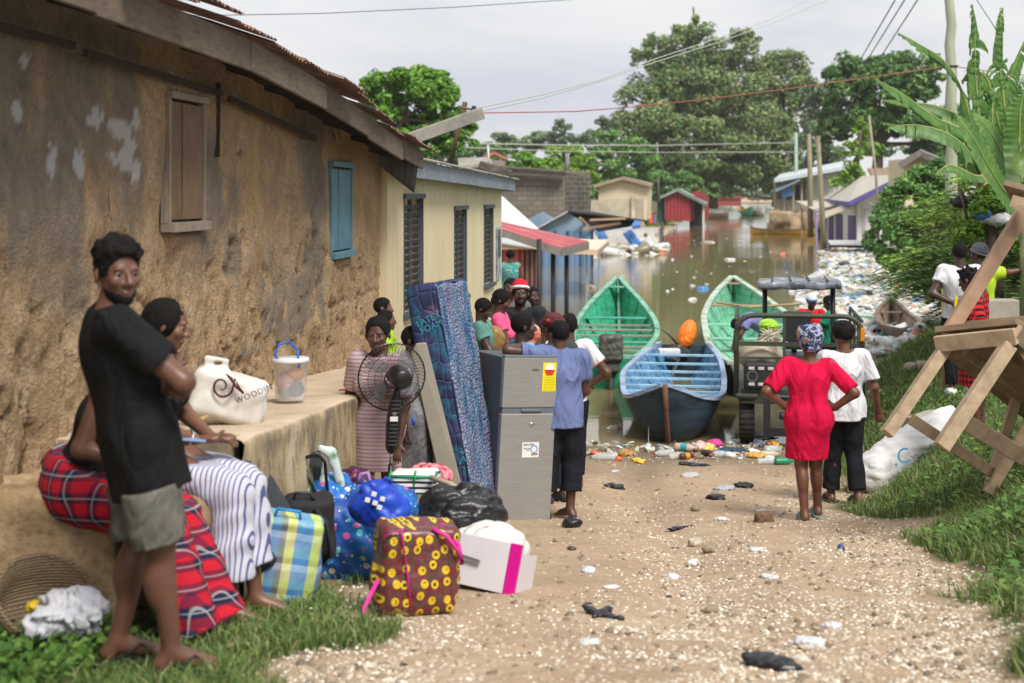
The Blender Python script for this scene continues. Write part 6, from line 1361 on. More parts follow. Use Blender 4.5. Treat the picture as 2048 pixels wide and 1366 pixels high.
for k in range(16): a = k*PI/8; mb.box((3.10+.062*math.cos(a), yb-.108, .90+.062*math.sin(a)), (.014, .01, .02), Matrix.Rotation(-a, 3, 'Y'))
mb.build('vent', flat('vent_grey', (.16, .16, .16), .4), pn)
MB().box((3.68, yb+.6, 1.42), (.36, .06, .5)).build('seat_back', BKM, tk, bevel=.02)
for x, lab in ((3.03, 0), (4.33, 1)):
    w_ = MB(); w_.lathe((x-.10, 18.25, .30), [(.16, 0), (.25, -.0), (.285, .02), (.295, .10), (.285, .18), (.25, .2), (.16, .2)], 28, axis=(1, 0, 0), cap=False); wo = w_.build('wheel', RUB, tk, smooth=True)
    m2 = MB(); m2.lathe((x-.05, 18.25, .30), [(.02, -.02), (.155, .0), (.165, .05), (.155, .1), (.02, .12)], 20, axis=(1, 0, 0)); m2.build('rim', flat('rim_grey', (.12, .12, .11), .5), wo, smooth=True)
    tr = MB()
    for k in range(26): a = k*2*PI/26; tr.box((x, 18.25+.292*math.cos(a), .30+.292*math.sin(a)), (.17, .03, .018), Matrix.Rotation(a-PI/2, 3, 'X'))
    tr.build('tread', RUB, wo)
    s = Sculpt(.02); s.rbox((x, 18.2, .64), (.12, .3, .012), .02); s.mesh('mudguard', OL, tk, h=.015)
mb = MB(); mb.bar((2.92, yb, .66), (4.44, yb, .66), .06, .14).bar((2.95, yb, .56), (4.4, yb, .56), .05, .04); mb.build('tail_beam', OL, tk, bevel=.006)
for z, x in ((.645, 3.36), (.41, 3.43)): MB().lathe((x, yb-.12, z), [(.01, 0), (.045, .01), (.05, .05), (.03, .09), (.03, .7), (.045, .72)], 14, axis=(1, 0, 0)).build('bumper_bar', BKM, tk, smooth=True)
MB().bar((3.28, yb-.1, .62), (3.28, yb-.1, .14), .09, .04).bar((3.28, yb-.1, .20), (3.75, yb-.1, .20), .04, .10).build('step_frame', BKM, tk)
MB().box((4.46, yb-.03, 1.44), (.05, .03, .17)).build('reflector', flat('amber', (.75, .30, .02), .3), tk, bevel=.006)
for x in (3.28, 4.22): MB().tube([(x, 20.0, .7), (x, 20.1, at(0, 570, 20).z)], .035, 8).build('canopy_post', BKM, tk, smooth=True)
t = NT('canopy_vinyl', (.10, .12, .16), .35, spec=.6); n = t.noise(5, 5, .6); t.col(t.ramp(n, [(.35, (.05, .06, .085)), (.55, (.22, .25, .30)), (.7, (.40, .43, .46))])); t.bump(n, .3, .01)
s = Sculpt(.02); X0, X1 = 3.18, 4.33; zc = at(0, 570, 19.6).z
s.rbox(((X0+X1)/2, 20.1, zc-.01), ((X1-X0)/2-.04, .50, .02), .03); s.disp = wrinkle(.016, (7, 5, 5), 3); s.cut((0, 0, zc-.11), (0, 0, -1)); s.mesh('canopy', t.m, tk, h=.018)
mb = MB()
for x in np.linspace(X0+.2, X1-.2, 4): mb.bar((x, 19.55, zc+.066), (x, 20.6, zc+.07), .02, .012)
mb.build('seam', BKM, tk)
MB().tube([(3.7, 21.0, .25), (3.7, 20.6, .9), (3.7, 20.3, 1.2)], .04, 8).tube([(3.4, 20.35, 1.2), (4.0, 20.35, 1.2)], .018, 6).build('handlebar', BKM, tk, smooth=True)
wf = MB(); wf.lathe((3.64, 21.15, .27), [(.16, 0), (.25, 0), (.285, .06), (.25, .12), (.16, .12)], 24, axis=(1, 0, 0), cap=False).build('wheel', RUB, tk, smooth=True)
MB().box((3.7, 20.4, .85), (.4, .6, .14)).build('saddle', BKM, tk, bevel=.03)
tk.rotation_euler = (0, 0, -.165)
# load in the tricycle
SACKC = flat('sack_weave', (.42, .37, .29), .85, .2, 6, .5, 50)
s = Sculpt(.04); s.ball((3.22, 18.35, 1.10), (.30, .28, .20)); s.ball((3.35, 18.5, 1.28), (.12, .12, .14)); s.disp = ridges(.03, (9, 9, 9), 2); sk_ = s.mesh('sack', SACKC, h=.016); tag(sk_, 'frayed beige woven sack loaded in the cargo tricycle', 'sack')
mb = MB(); r = random.Random(2)
for i in range(60): a = Vector((3.36+r.uniform(-.06, .06), 18.42, 1.36)); mb.tube([a, a+Vector((r.uniform(-.16, .16), r.uniform(-.12, .03), r.uniform(-.10, .12)))], .007, 4)
mb.build('frayed_mouth', flat('fray', (.60, .56, .48), .9), sk_)
crumple('cloth_bundle', 'lime green and orange bundle behind the tricycle rail', (3.45, 19.1, 1.42), (.12, .1, .09), flat('lime_cloth', (.35, .62, .05), .7), 3, 'bundle'); crumple('orange_bag', 'small orange bag beside the lime bundle in the tricycle', (3.47, 18.9, 1.26), (.08, .08, .07), flat('orange_cloth', (.75, .22, .04), .7), 4, 'bag')
# ------------------------------------------------------------------ rescued belongings beside the lane
def G(px, py):
    """ground point under a photograph pixel"""
    lo, hi = 3.0, 60.0
    for _ in range(50):
        m = (lo+hi)/2; X = atx(px, m); 
        if CZ-(py-HOR)/F*m > gz(X, m): lo = m
        else: hi = m
    return Vector((atx(px, lo), lo, gz(atx(px, lo), lo)))
def txt(body, size, M, mat, parent, name='lettering', ext=.0008, space=1.0, shear=0):
    c = bpy.data.curves.new(name, 'FONT'); c.body = body; c.size = size; c.extrude = ext; c.align_x = 'CENTER'; c.align_y = 'CENTER'; c.space_character = space; c.shear = shear
    c.materials.append(mat); o = bpy.data.objects.new(name, c); COL.objects.link(o); o.matrix_world = M
    if parent is not None:
        o.parent = parent; o.matrix_parent_inverse = Matrix.Translation(-wloc(parent)) if all(abs(x) < 1e-9 for x in parent.rotation_euler) else Matrix()
    return o
def frame(origin, xax, yax):
    x = Vector(xax).normalized(); z = x.cross(Vector(yax)).normalized(); y = z.cross(x); M = Matrix((x, y, z)).transposed().to_4x4(); M.translation = Vector(origin); return M
INK = flat('ink', (.01, .01, .015), .5); WHITE = flat('white_paint', (.78, .78, .78), .45, .04)
# fridge, built in its own frame then turned
def fridge():
    root = empty('fridge', (.0, 0, 0), 'grey two-door fridge standing on the lane with a yellow energy label', 'fridge')
    W_, D_, H_ = .50, .62, 1.36
    ST = NT('steel', (.36, .355, .345), .42, .35, .5); n = ST.noise(120, 3, .5, ST.co((.05, 1, 1))); ST.col(ST.ramp(n, [(.3, (.295, .29, .28)), (.7, (.36, .355, .345))])); n2 = ST.noise(3, 5, .6); ST.rgh(ST.ramp(n2, [(.3, .33), (.7, .48)]))
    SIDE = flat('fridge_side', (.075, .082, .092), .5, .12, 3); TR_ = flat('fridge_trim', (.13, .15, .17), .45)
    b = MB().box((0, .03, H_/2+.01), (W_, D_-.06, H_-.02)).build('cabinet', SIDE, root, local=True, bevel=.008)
    MB().box((0, -D_/2+.03, 1.155), (W_, .06, .42)).build('door', ST.m, root, local=True, bevel=.01)
    d2 = MB().box((0, -D_/2+.03, .455), (W_, .06, .89)).build('door', ST.m, root, local=True, bevel=.01)
    MB().box((0, -D_/2+.024, 1.367), (W_, .05, .02)).box((0, -D_/2+.028, .915), (W_-.01, .05, .05)).build('trim', TR_, root, local=True, bevel=.004)
    s = Sculpt(.01); s.rbox((.02, -D_/2-.001, .925), (.09, .004, .010), .006); s.mesh('handle_lip', TR_, root, h=.006, local=True)
    MB().lathe((.03, -D_/2-.002, .81), [(.001, .004), (.017, .003), (.02, 0), (.02, -.004)], 18, axis=(0, -1, 0)).lathe((.03, -D_/2-.005, .81), [(.001, .003), (.008, .003), (.009, 0)], 12, axis=(0, -1, 0)).build('lock', flat('chrome', (.5, .5, .5), .2, .05, metal=.9), d2, local=True, smooth=True)
    for x in (-.2, .2): MB().lathe((x, -.18, -.012), [(.02, 0), (.018, .03)], 10).build('foot', INK, root, local=True)
    yl = MB().box((.17, -D_/2-.0015, 1.20), (.125, .003, .24)).build('energy_label', flat('label_yellow', (.80, .68, .01), .5, .03), root, local=True)
    mb = MB(); mb.lathe((.17, -D_/2-.004, 1.27), [(.001, .001), (.042, .001), (.042, 0)], 24, axis=(0, -1, 0)); mb.build('label_dial', WHITE, yl, local=True)
    mb = MB(); mb.add([(.12, -D_/2-.0052, 1.262), (.22, -D_/2-.0052, 1.262), (.20, -D_/2-.0052, 1.215), (.14, -D_/2-.0052, 1.215)], [(0, 1, 2, 3)]).build('label_shield', flat('label_red', (.62, .05, .02), .5), yl, local=True)
    mb = MB()
    for k in range(5): mb.add([(.158+k*.006, -D_/2-.006, 1.250), (.161+k*.006, -D_/2-.006, 1.250), (.161+k*.006, -D_/2-.006, 1.256), (.158+k*.006, -D_/2-.006, 1.256)], [(0, 1, 2, 3)])
    mb.build('label_stars', INK, yl, local=True); MB().add([(.115, -D_/2-.004, 1.198), (.225, -D_/2-.004, 1.198), (.225, -D_/2-.004, 1.2), (.115, -D_/2-.004, 1.2)], [(0, 1, 2, 3)]).add([(.115, -D_/2-.004, 1.086), (.225, -D_/2-.004, 1.086), (.225, -D_/2-.004, 1.088), (.115, -D_/2-.004, 1.088)], [(0, 1, 2, 3)]).build('label_border', INK, yl, local=True)
    mb = MB(); r = random.Random(1)
    for k in range(7):
        z = 1.182-k*.0135; x = .12
        while x < .215: w_ = r.uniform(.008, .03); mb.add([(x, -D_/2-.0045, z), (min(.222, x+w_), -D_/2-.0045, z), (min(.222, x+w_), -D_/2-.0045, z+.003), (x, -D_/2-.0045, z+.003)], [(0, 1, 2, 3)]); x += w_+.005
    mb.build('label_print', flat('olive_print', (.20, .16, .01), .6), yl, local=True)
    MB().box((.04, -D_/2-.002, 1.20+.06), (.06, .003, .012)).build('badge', flat('brass', (.35, .27, .13), .3, .3, 90, metal=.8), root, local=True)
    sk = MB().box((.03, -D_/2-.0015, .60), (.155, .003, .125)).build('sticker', flat('sticker_white', (.72, .74, .76), .4, .03), d2, local=True)
    M0 = Matrix.Rotation(PI/2, 4, 'X')
    for body, sz, x, z, mt in (('\u25cf BRUHM', .028, .012, .642, flat('logo_navy', (.01, .02, .06), .5)), ('VEGETABLE', .013, -.005, .612, flat('logo_navy', (.01, .02, .06), .5)), ('FRESH', .013, .005, .598, flat('logo_navy', (.01, .02, .06), .5))):
        body = body.replace('\u25cf ', ''); o = txt(body, sz, Matrix.Identity(4), mt, None); o.parent = sk; o.location = (x, -D_/2-.0035, z); o.rotation_euler = (PI/2, 0, 0)
    MB().lathe((.062, -D_/2-.0035, .605), [(.026, .0005), (.033, .0005), (.033, 0), (.026, 0)], 24, axis=(0, -1, 0), cap=False).build('sticker_ring', flat('logo_blue', (.03, .16, .45), .5), sk, local=True)
    for i, (x, cc) in enumerate(((.055, (.5, .05, .03)), (.067, (.03, .3, .05)), (.078, (.7, .35, .03)), (.088, (.45, .02, .2)), (.045, (.2, .4, .05)))): MB().lathe((x, -D_/2-.0042, .562+.004*(i % 2)), [(.001, .0005), (.009, .0003), (.009, 0)], 12, axis=(0, -1, 0)).build('sticker_fruit', flat('fruit%d' % i, cc, .5), sk, local=True)
    p = at(1040, 1040, 11.85); root.location = (p.x-.11, 12.0, gz(p.x, 12.0)+.012); root.rotation_euler = (0, math.radians(3.4), math.radians(26)); return root
fridge()
# mattress leaning on end
def mattress():
    root = empty('mattress', (0, 0, 0), 'blue patterned foam mattress standing on end behind the fridge', 'mattress')
    t = NT('hex_cloth', (.05, .08, .2), .75, spec=.25); h = t.voro(9, t.co((1, 1, .8)), 'DISTANCE_TO_EDGE', rnd=.35); n = t.noise(5, 4, .6); n2 = t.noise(3.2, 3, .5)
    c = t.ramp(n, [(.35, (.014, .02, .06)), (.55, (.03, .04, .11)), (.7, (.075, .05, .14))]); c = t.mix(t.ramp(n2, [(.50, 0), (.56, .7), (.60, 0)]), c, (.02, .13, .22)); c = t.mix(t.ramp(t.noise(4, 3, .5, t.co((1.2, 1, 1))), [(.62, 0), (.68, .65)]), c, (.15, .09, .19)); c = t.mix(t.ramp(h, [(.012, .6), (.035, 0)]), c, (.08, .11, .22))
    t.col(c); t.bump(t.ramp(h, [(0, 0), (.12, 1)]), .6, .012)
    q = NT('quilt', (.2, .3, .5), .7, spec=.25); nn = q.noise(30, 3, .6, q.co((1, .35, 1))); v = q.noise(3.5, 5, .65, q.co((1, 1.6, .5))); v2 = q.voro(26, q.co((1, 1, 1.6)))
    c = q.ramp(v, [(.32, (.02, .03, .10)), (.44, (.07, .22, .38)), (.54, (.34, .42, .55)), (.64, (.28, .17, .36)), (.76, (.04, .05, .16))]); c = q.mix(q.ramp(v2, [(.15, 0), (.45, .6)]), c, (.03, .04, .12)); q.col(c); q.bump(v2, .9, .02)
    T_, W_, L_ = .27, .86, 1.98
    s = Sculpt(.02); s.rbox((0, 0, L_/2), (T_/2-.045, W_/2-.045, L_/2-.045), .045); s.disp = lambda X: wrinkle(.010, (6, 6, 5), 4)(X)+wrinkle(.004, (20, 20, 16), 5)(X)
    P, f = s.arrays(.016); o = mk('cover', P, f, t.m, root, local=True, smooth=True); o.data.materials.append(q.m)
    cx = P[f].mean(1)[:, 0]; o.data.polygons.foreach_set('material_index', (np.abs(cx) > T_/2-.013).astype(np.int32))
    PIP = flat('navy_piping', (.02, .035, .10), .6)
    for x in (-1, 1):
        P_ = [Vector((x*(T_/2-.014), y, z)) for y, z in ((-W_/2+.014, .03), (-W_/2+.012, L_-.04), (-W_/2+.04, L_-.010), (W_/2-.04, L_-.010), (W_/2-.012, L_-.04), (W_/2-.014, .03))]; MB().tube(P_, .010, 6).build('piping', PIP, root, local=True, smooth=True)
    cy = flat('mat_cyan', (.04, .30, .45), .6)
    for z, yy in ((1.70, 0), (1.64, 0), (.62, 0), (.56, 0)):
        o = txt('LATEX' if z in (1.70, .62) else 'FOAM', .072, Matrix.Identity(4), cy, None); o.parent = root; o.location = (.035 if z in (1.64, .56) else .02, -W_/2-.003, z); o.rotation_euler = (PI/2, -.25, 0)
    b = G(925, 1010); root.location = (-.28, 11.5, gz(-.43, 11.5)-.02); root.rotation_euler = (math.radians(-1.5), math.radians(-10.5), math.radians(-14))
mattress()
s = empty('grey_board', (-.70, 10.9, gz(-.70, 10.9)), 'thin grey-beige board leaning against the mattress', 'board')
slab(s, 'panel', [at(822, 705, 10.8), at(832, 686, 10.8), at(852, 684, 10.85), at(930, 1000, 11.05), at(888, 1000, 11.0)], .035, flat('board_grey', (.27, .25, .215), .7, .15, 3), bevel=.006)
# standing fan seen from behind
def fan():
    b = (-.79, 9.35, gz(-.79, 9.35)); root = empty('standing_fan', b, 'black standing fan with translucent grey blades, seen from behind', 'fan')
    BK = flat('fan_black', (.012, .012, .013), .35, .1, spec=.5); hub = at(798, 752, 9.35); gc = at(787, 757, 9.47); tilt = Vector((-.30, .93, .12)).normalized()
    MB().lathe(b, [(.001, .0), (.19, .0), (.19, .02), (.12, .045), (.03, .06), (.02, .08)], 28).build('base', BK, root, smooth=True)
    MB().tube([Vector(b)+Vector((0, 0, .05)), at(781, 930, 9.35)], .018, 10).build('lower_pole', BK, root, smooth=True); MB().tube([at(781, 930, 9.35), at(783, 900, 9.35)], .011, 10).build('chrome_pole', flat('chrome', (.5, .5, .5), .2, .05, metal=.9), root, smooth=True)
    pts = [at(783, 905, 9.35), at(784, 895, 9.35), at(787, 850, 9.35), at(789, 815, 9.35), at(794, 785, 9.35), at(797, 770, 9.35)]; MB().tube(pts, [.028, .045, .052, .042, .022, .02], 14).build('control_column', BK, root, smooth=True)
    mb = MB()
    for i, y in enumerate(np.arange(802, 892, 8)):
        c = at(794-(y-785)*.09, y, 9.35-.05); mb.box(c, (.055, .012, .009))
    mb.build('ribs', flat('fan_rib', (.05, .05, .05), .4), root, bevel=.002)
    MB().box(at(788, 838, 9.285), (.05, .006, .03)).build('label', WHITE, root); MB().lathe(at(789, 828, 9.29), [(.001, .004), (.012, .003), (.014, 0)], 12, axis=(0, -1, 0)).build('knob', flat('chrome', (.5, .5, .5)), root)
    S_, D_, U_ = basis(tilt); m = MB(); m.lathe(hub-tilt*.12, [(.001, 0), (.05, .0), (.068, .02), (.07, .12), (.06, .19), (.02, .2)], 22, axis=tilt).build('motor', BK, root, smooth=True)
    cage = MB(); R_ = .228
    for k in range(54):
        a = 2*PI*k/54; d = S_*math.cos(a)+U_*math.sin(a)
        cage.tube([gc+tilt*(.0)+d*.05, gc-tilt*.005+d*.13, gc+tilt*.012+d*.19, gc+tilt*.05+d*R_], .0014, 3, False)
        cage.tube([gc+tilt*.05+d*R_, gc+tilt*.09+d*.18, gc+tilt*.10+d*.05], .0014, 3, False)
    for rr, of, th in ((R_, .05, .006), (.172, .006, .002), (.13, -.005, .002), (.06, 0, .004)): cage.tube([gc+tilt*of+(S_*math.cos(a)+U_*math.sin(a))*rr for a in np.linspace(0, 2*PI, 49)], th, 6, False)
    cage.build('grille', BK, root)
    t = NT('smoky_blade', (.20, .23, .26), .25, spec=.5); tr = t.n('ShaderNodeBsdfTransparent'); ms = t.n('ShaderNodeMixShader'); ms.inputs[0].default_value = .35; o_ = [q for q in t.t.nodes if q.type == 'OUTPUT_MATERIAL'][0]; t.l(t.b.outputs[0], ms.inputs[1]); t.l(tr.outputs[0], ms.inputs[2]); t.l(ms.outputs[0], o_.inputs[0])
    bc = gc+tilt*.045
    for k in range(4):
        a0 = k*PI/2+.55; v = []; n = 10
        for i in range(n+1):
            rr = .035+.165*i/n; w_ = .16+.42*math.sin(PI*min(1, (i+1)/(n+1))**.8)
            for j in range(5):
                a = a0+w_*(j/4-.35)*1.45+.5*(i/n)**1.5; dd = S_*math.cos(a)+U_*math.sin(a); v.append(bc+dd*rr+tilt*(.022*(j/4-.5)))
        P = np.array(v).reshape(n+1, 5, 3); vv, ff = grid_mesh(P); mk('blade', vv, ff, t.m, root, smooth=True)
    MB().lathe(bc-tilt*.02, [(.001, 0), (.035, .0), (.035, .05)], 16, axis=tilt).build('hub', BK, root, smooth=True)
fan()
# --- fabrics
def fabric(name, base, rough=.75, bump=.3, bs=8):
    t = NT(name, base, rough, spec=.25); return t
t = NT('butterfly_print', (.02, .12, .45), .5, spec=.4); v1 = t.voro(15, None, out='Color'); d1 = t.voro(15); v2 = t.voro(33, t.co((1, 1, 1), (.5, .2, .1)), out='Color'); d2 = t.voro(33, t.co((1, 1, 1), (.5, .2, .1)))
s1 = t.n('ShaderNodeSeparateColor'); t.l(v1, s1.inputs[0]); s2 = t.n('ShaderNodeSeparateColor'); t.l(v2, s2.inputs[0])
base = t.ramp(t.noise(3, 4, .6), [(.35, (.008, .06, .30)), (.6, (.015, .16, .52))]); hue = t.ramp(s1.outputs[0], [(0, (.62, .08, .30)), (.25, (.10, .55, .60)), (.45, (.65, .30, .50)), (.62, (.35, .62, .20)), (.8, (.75, .68, .62))], True); hue2 = t.ramp(s2.outputs[1], [(0, (.70, .10, .16)), (.3, (.72, .55, .12)), (.5, (.75, .7, .75)), (.7, (.15, .55, .5))], True)
c = t.mix(t.ramp(d1, [(.28, .95), (.32, 0)]), base, hue); c = t.mix(t.math('MULTIPLY', t.ramp(d2, [(.20, 1), (.26, 0)]), t.ramp(s2.outputs[0], [(.45, 0), (.5, 1)])), c, hue2); t.col(c); BUT = t.m
t = NT('circle_print', (.1, .02, .03), .3, spec=.5)
def lattice(t, n, rot=0, jit=.0): return t.voro(n, t.co((1, 1, 1), rot), rnd=jit), None
x, y, z = t.sep(t.co()); cb = t.n('ShaderNodeCombineXYZ'); t.l(t.math('ADD', x, t.math('MULTIPLY', y, .6)), cb.inputs[0]); t.l(z, cb.inputs[1]); vn = t.n('ShaderNodeTexVoronoi', voronoi_dimensions='2D'); vn.inputs['Scale'].default_value = 14; vn.inputs['Randomness'].default_value = .55; t.l(cb.outputs[0], vn.inputs['Vector']); d = vn.outputs['Distance']; base = t.ramp(t.noise(45, 3, .6), [(.40, (.20, .012, .03)), (.5, (.10, .04, .035)), (.56, (.03, .09, .06)), (.62, (.26, .02, .04))])
c = t.mix(t.ramp(d, [(.28, 1), (.30, 0)]), base, (.72, .50, .02)); nn = t.noise(60, 1, .4); c = t.mix(t.math('MULTIPLY', t.ramp(d, [(.12, 1), (.17, 0)]), t.ramp(nn, [(.46, 0), (.5, 1)])), c, (.04, .035, .02)); t.col(c); CIR = t.m
def plaid(name, cols, sx, sz, kind='gingham', rough=.75, rot=(0, 0, 0)):
    t = NT(name, cols[0], rough, spec=.25); x, y, z = t.sep(t.co((1, 1, 1), rot))
    def band(v, per, stops, off=0.0): m = t.math('FRACT', t.math('ADD', t.math('DIVIDE', v, per), off)); return t.ramp(m, stops, True)
    u = t.math('ADD', x, t.math('MULTIPLY', y, .75))
    a = band(u, sx, [(0, cols[1]), (.5, cols[0]), (.78, cols[2]), (.84, cols[0])]); b = band(z, sz, [(0, cols[1]), (.5, cols[0]), (.78, cols[2]), (.84, cols[0])])
    c = t.mix(.5, a, b) if kind != 'mult' else t.mix(1.0, a, b, 'MULTIPLY'); t.col(c); t.bump(t.noise(200, 2), .15, .002); return t.m
def softbag(name, label, c, half, rot, mat, seed=0, rad=.05, cat='bag', amp=.014, h=.011, parts=(), tilt=0, group=None, top=None, f=9):
    c = np.array(c, float); R = rotz(rot)@roty(tilt); root = empty(name, tuple(c-np.array([0, 0, half[2]])), label, cat, group); s = Sculpt(.04); hh = np.array(half, float)
    s.rbox(c, hh*np.array([.82, .78, .84])-rad*.4, rad, R, k=.03); s.ball(c-R@np.array([0, 0, hh[2]*.25]), hh*np.array([1.06, 1.08, .82]), R, k=.05)
    if top: s.ball(c+R@np.array([0, 0, hh[2]*.7]), hh*np.array(top), R, k=.05)
    s.disp = lambda X: ridges(amp*1.3, (f, f, f*.8), seed)(X)+ridges(amp*.6, (f*2.5, f*2.5, f*2), seed+1)(X); s.mesh('sack_body', mat, root, h=h)
    q = lambda x, y, z: Vector(c+R@(np.array([x, y, z])*hh)); return root, q
PINK = flat('pink_webbing', (.62, .03, .28), .6)
p = G(826, 1236); r1, q = softbag('shopping_bag', 'tall zip bag printed with yellow circles, pink straps, on the grass edge', (p.x, p.y+.16, p.z+.215), (.20, .14, .215), .25, CIR, 3, .04, amp=.012, tilt=.06, top=(.8, .6, .3))
MB().tube([q(-.95, -1.1, .8), q(-.55, -1.15, .98), q(-.35, -1.17, 0), q(-.2, -1.15, -.8)], .006, 6).build('seam_piping', PINK, r1, smooth=True)
MB().tube([q(.25, -.9, .95), q(.55, -1.25, .85), q(.9, -1.2, .45), q(.98, -1.15, .2), q(.9, -1.0, .6), q(.5, -.5, 1.0)], .012, 6).build('handle', PINK, r1, smooth=True)
MB().tube([q(-1.0, -.8, -.2), q(-1.35, -1.3, -.75), q(-1.5, -1.6, -.98), q(-1.3, -1.3, -.8)], .012, 6).build('handle', PINK, r1, smooth=True)
# plaid bag
t = NT('check_print', (.02, .2, .5), .45, spec=.4); x, y, z = t.sep(t.co((1, 1, 1), (0, -.18, 0))); u = t.math('FRACT', t.math('MULTIPLY', t.math('ADD', x, t.math('MULTIPLY', y, .3)), 1/.27)); v = t.math('FRACT', t.math('MULTIPLY', z, 1/.155))
a = t.ramp(u, [(0, (.01, .24, .62)), (.22, (.50, .62, .10)), (.42, (.02, .20, .55)), (.60, (.10, .11, .14)), (.72, (.62, .60, .14)), (.90, (.02, .26, .62))], True); b = t.ramp(v, [(0, (.5, .5, .5)), (.30, (.86, .9, .86)), (.52, (.18, .18, .20)), (.72, (.45, .6, .35))], True)
t.col(t.mix(.32, a, b)); CHK = t.m
p = G(560, 1222); r2, q = softbag('checked_bag', 'blue and yellow checked carrier bag standing beside the bare feet', (p.x, p.y+.16, p.z+.225), (.175, .11, .235), .12, CHK, 5, .03, amp=.008, tilt=.17)
MB().tube([q(-.5, -.6, .9), q(-.45, -.9, 1.12), q(.2, -.9, 1.12), q(.25, -.6, .9)], .009, 6).build('handle', flat('sky_blue_web', (.02, .25, .6), .6), r2, smooth=True)
# butterfly bundles
p = G(705, 1160); r3, q = softbag('bundle', 'big blue bundle printed with butterflies in the middle of the pile', (p.x+.02, p.y+.25, p.z+.20), (.31, .24, .22), .1, BUT, 8, .08, 'bundle', .03, top=(1.0, .8, .55), f=6)
c = at(650, 1000, 8.55); crumple('cloth_bundle', 'loose blue butterfly cloth heaped over the far side of the bundle', c, (.20, .2, .14), BUT, 21, 'bundle', h=.014, f=8)
c = at(795, 1052, 8.0); crumple('green_cloth', 'pale green and turquoise cloth tucked beside the circle-printed bag', c, (.10, .1, .06), flat('pale_green_cloth', (.30, .55, .30), .7, .5, 18), 22, 'cloth', h=.011, f=14)
c = at(752, 1018, 7.9); t = NT('cobalt_plastic', (.01, .05, .45), .45, spec=.4); t.col(t.ramp(t.noise(7, 4, .6), [(.35, (.006, .025, .30)), (.65, (.015, .09, .62))])); b5 = crumple('carrier_bag', 'shiny cobalt blue carrier bag with pale print lying on the bundle', c, (.155, .10, .12), t.m, 23, 'bag', h=.009, f=5.5, amp=.045)
for x, y in ((735, 1000), (750, 1006), (765, 998), (748, 988), (759, 1015)): MB().box(at(x, y, 7.775), (.028, .004, .026), Matrix.Rotation(.3, 3, 'Y')).build('print_mark', WHITE, b5, bevel=.006)

MB().tube([at(760, 975, 7.9), at(772, 955, 7.9), at(782, 962, 7.9), at(778, 980, 7.9)], .012, 6).build('handle', t.m, b5, smooth=True)
c = at(705, 965, 8.8); t = NT('plum_print', (.06, .01, .04), .6); t.col(t.mix(t.ramp(t.voro(22), [(.2, .9), (.26, 0)]), (.05, .012, .045), (.55, .04, .10))); crumple('plum_bag', 'dark plum bag with red dots at the back of the pile', c, (.13, .1, .08), t.m, 24, 'bag', h=.011, f=11)
MB()
c = at(728, 955, 8.6); tag(MB().tube([at(716, 968, 8.6), at(722, 948, 8.6), at(735, 945, 8.6), at(742, 972, 8.6)], .014, 6).build('lilac_strap', flat('lilac', (.35, .2, .42), .7), smooth=True), 'pale lilac strap arching over the pile', 'strap')
# striped green bag
t = NT('stripe_green', (.2, .3, .1), .4, spec=.4); x, y, z = t.sep(t.co()); s_ = t.ramp(t.math('FRACT', t.math('MULTIPLY', z, 1/.034)), [(0, (.02, .02, .03)), (.45, (.72, .72, .70))], True); t.col(t.mix(t.ramp(z, [(.20, 0), (.205, 1)], True), (.17, .25, .09), s_)); STG = t.m
p = at(828, 1045, 8.75); r6, q = softbag('striped_bag', 'green bag with black and white stripes behind the black bin bag', (p.x, 8.85, at(0, 1000, 8.75).z), (.15, .11, .17), -.1, STG, 9, .03, amp=.006, h=.010); r6.location.z
for xx in (-.95, .1, 1.0): MB().tube([q(xx, -1.05, -.8), q(xx, -1.1, 0), q(xx, -1.05, .85), q(xx*.97, -.6, 1.0)], .007, 6).build('green_binding', flat('emerald', (.02, .36, .12), .5), r6, smooth=True)
MB().tube([q(-.95, -1.0, .85), q(1.0, -1.0, .85)], .007, 6).build('green_binding', flat('emerald', (.02, .36, .12), .5), r6, smooth=True)
t = NT('rose_print', (.5, .05, .1), .7); t.col(t.ramp(t.noise(26, 3, .6), [(.36, (.03, .13, .06)), (.44, (.60, .05, .12)), (.56, (.72, .35, .38)), (.68, (.5, .03, .1))])); c = at(860, 952, 9.0); crumple('rose_cloth', 'red rose-printed cloth stuffed behind the striped bag', c, (.14, .10, .06), t.m, 25, 'cloth', h=.011, f=12)
tag(MB().tube([at(862, 955, 8.7), at(900, 968, 8.6), at(935, 990, 8.5), at(950, 1012, 8.4)], .018, 8).build('rolled_mat', flat('tan_cloth', (.45, .36, .26), .8), smooth=True), 'thin rolled tan cloth lying over the black bin bag', 'cloth')
s = Sculpt(.03); c = np.array(at(925, 1022, 8.2)); s.ball(c, (.245, .2, .13)); s.ball(c+[-.1, 0, .06], (.12, .1, .09)); s.ball(c+[.02, -.02, .12], (.05, .05, .05)); s.disp = lambda X: ridges(.03, (9, 9, 13), 3)(X)+ridges(.008, (35, 35, 35), 6)(X); tag(s.mesh('bin_bag', BLKP, h=.009), 'full glossy black bin bag resting on the white sack', 'bag')
s = Sculpt(.03); c = np.array(at(975, 1085, 8.0)); s.ball(c, (.20, .18, .11)); s.ball(c+[.14, -.02, -.05], (.09, .1, .10)); s.ball(c+[-.02, .1, -.12], (.22, .16, .16)); s.disp = lambda X: ridges(.022, (11, 11, 14), 13)(X)
t = NT('white_sack_print', (.6, .6, .58), .55, spec=.35); n = t.noise(5, 3, .5); v = t.voro(6.5); t.col(t.mix(t.ramp(v, [(.09, .8), (.11, 0)]), t.mix(t.ramp(n, [(.60, 0), (.62, .7)]), (.60, .61, .58), (.36, .52, .13)), (.55, .08, .12))); tag(s.mesh('white_sack', t.m, h=.010), 'white plastic sack with green and pink print behind the white drawer', 'sack')
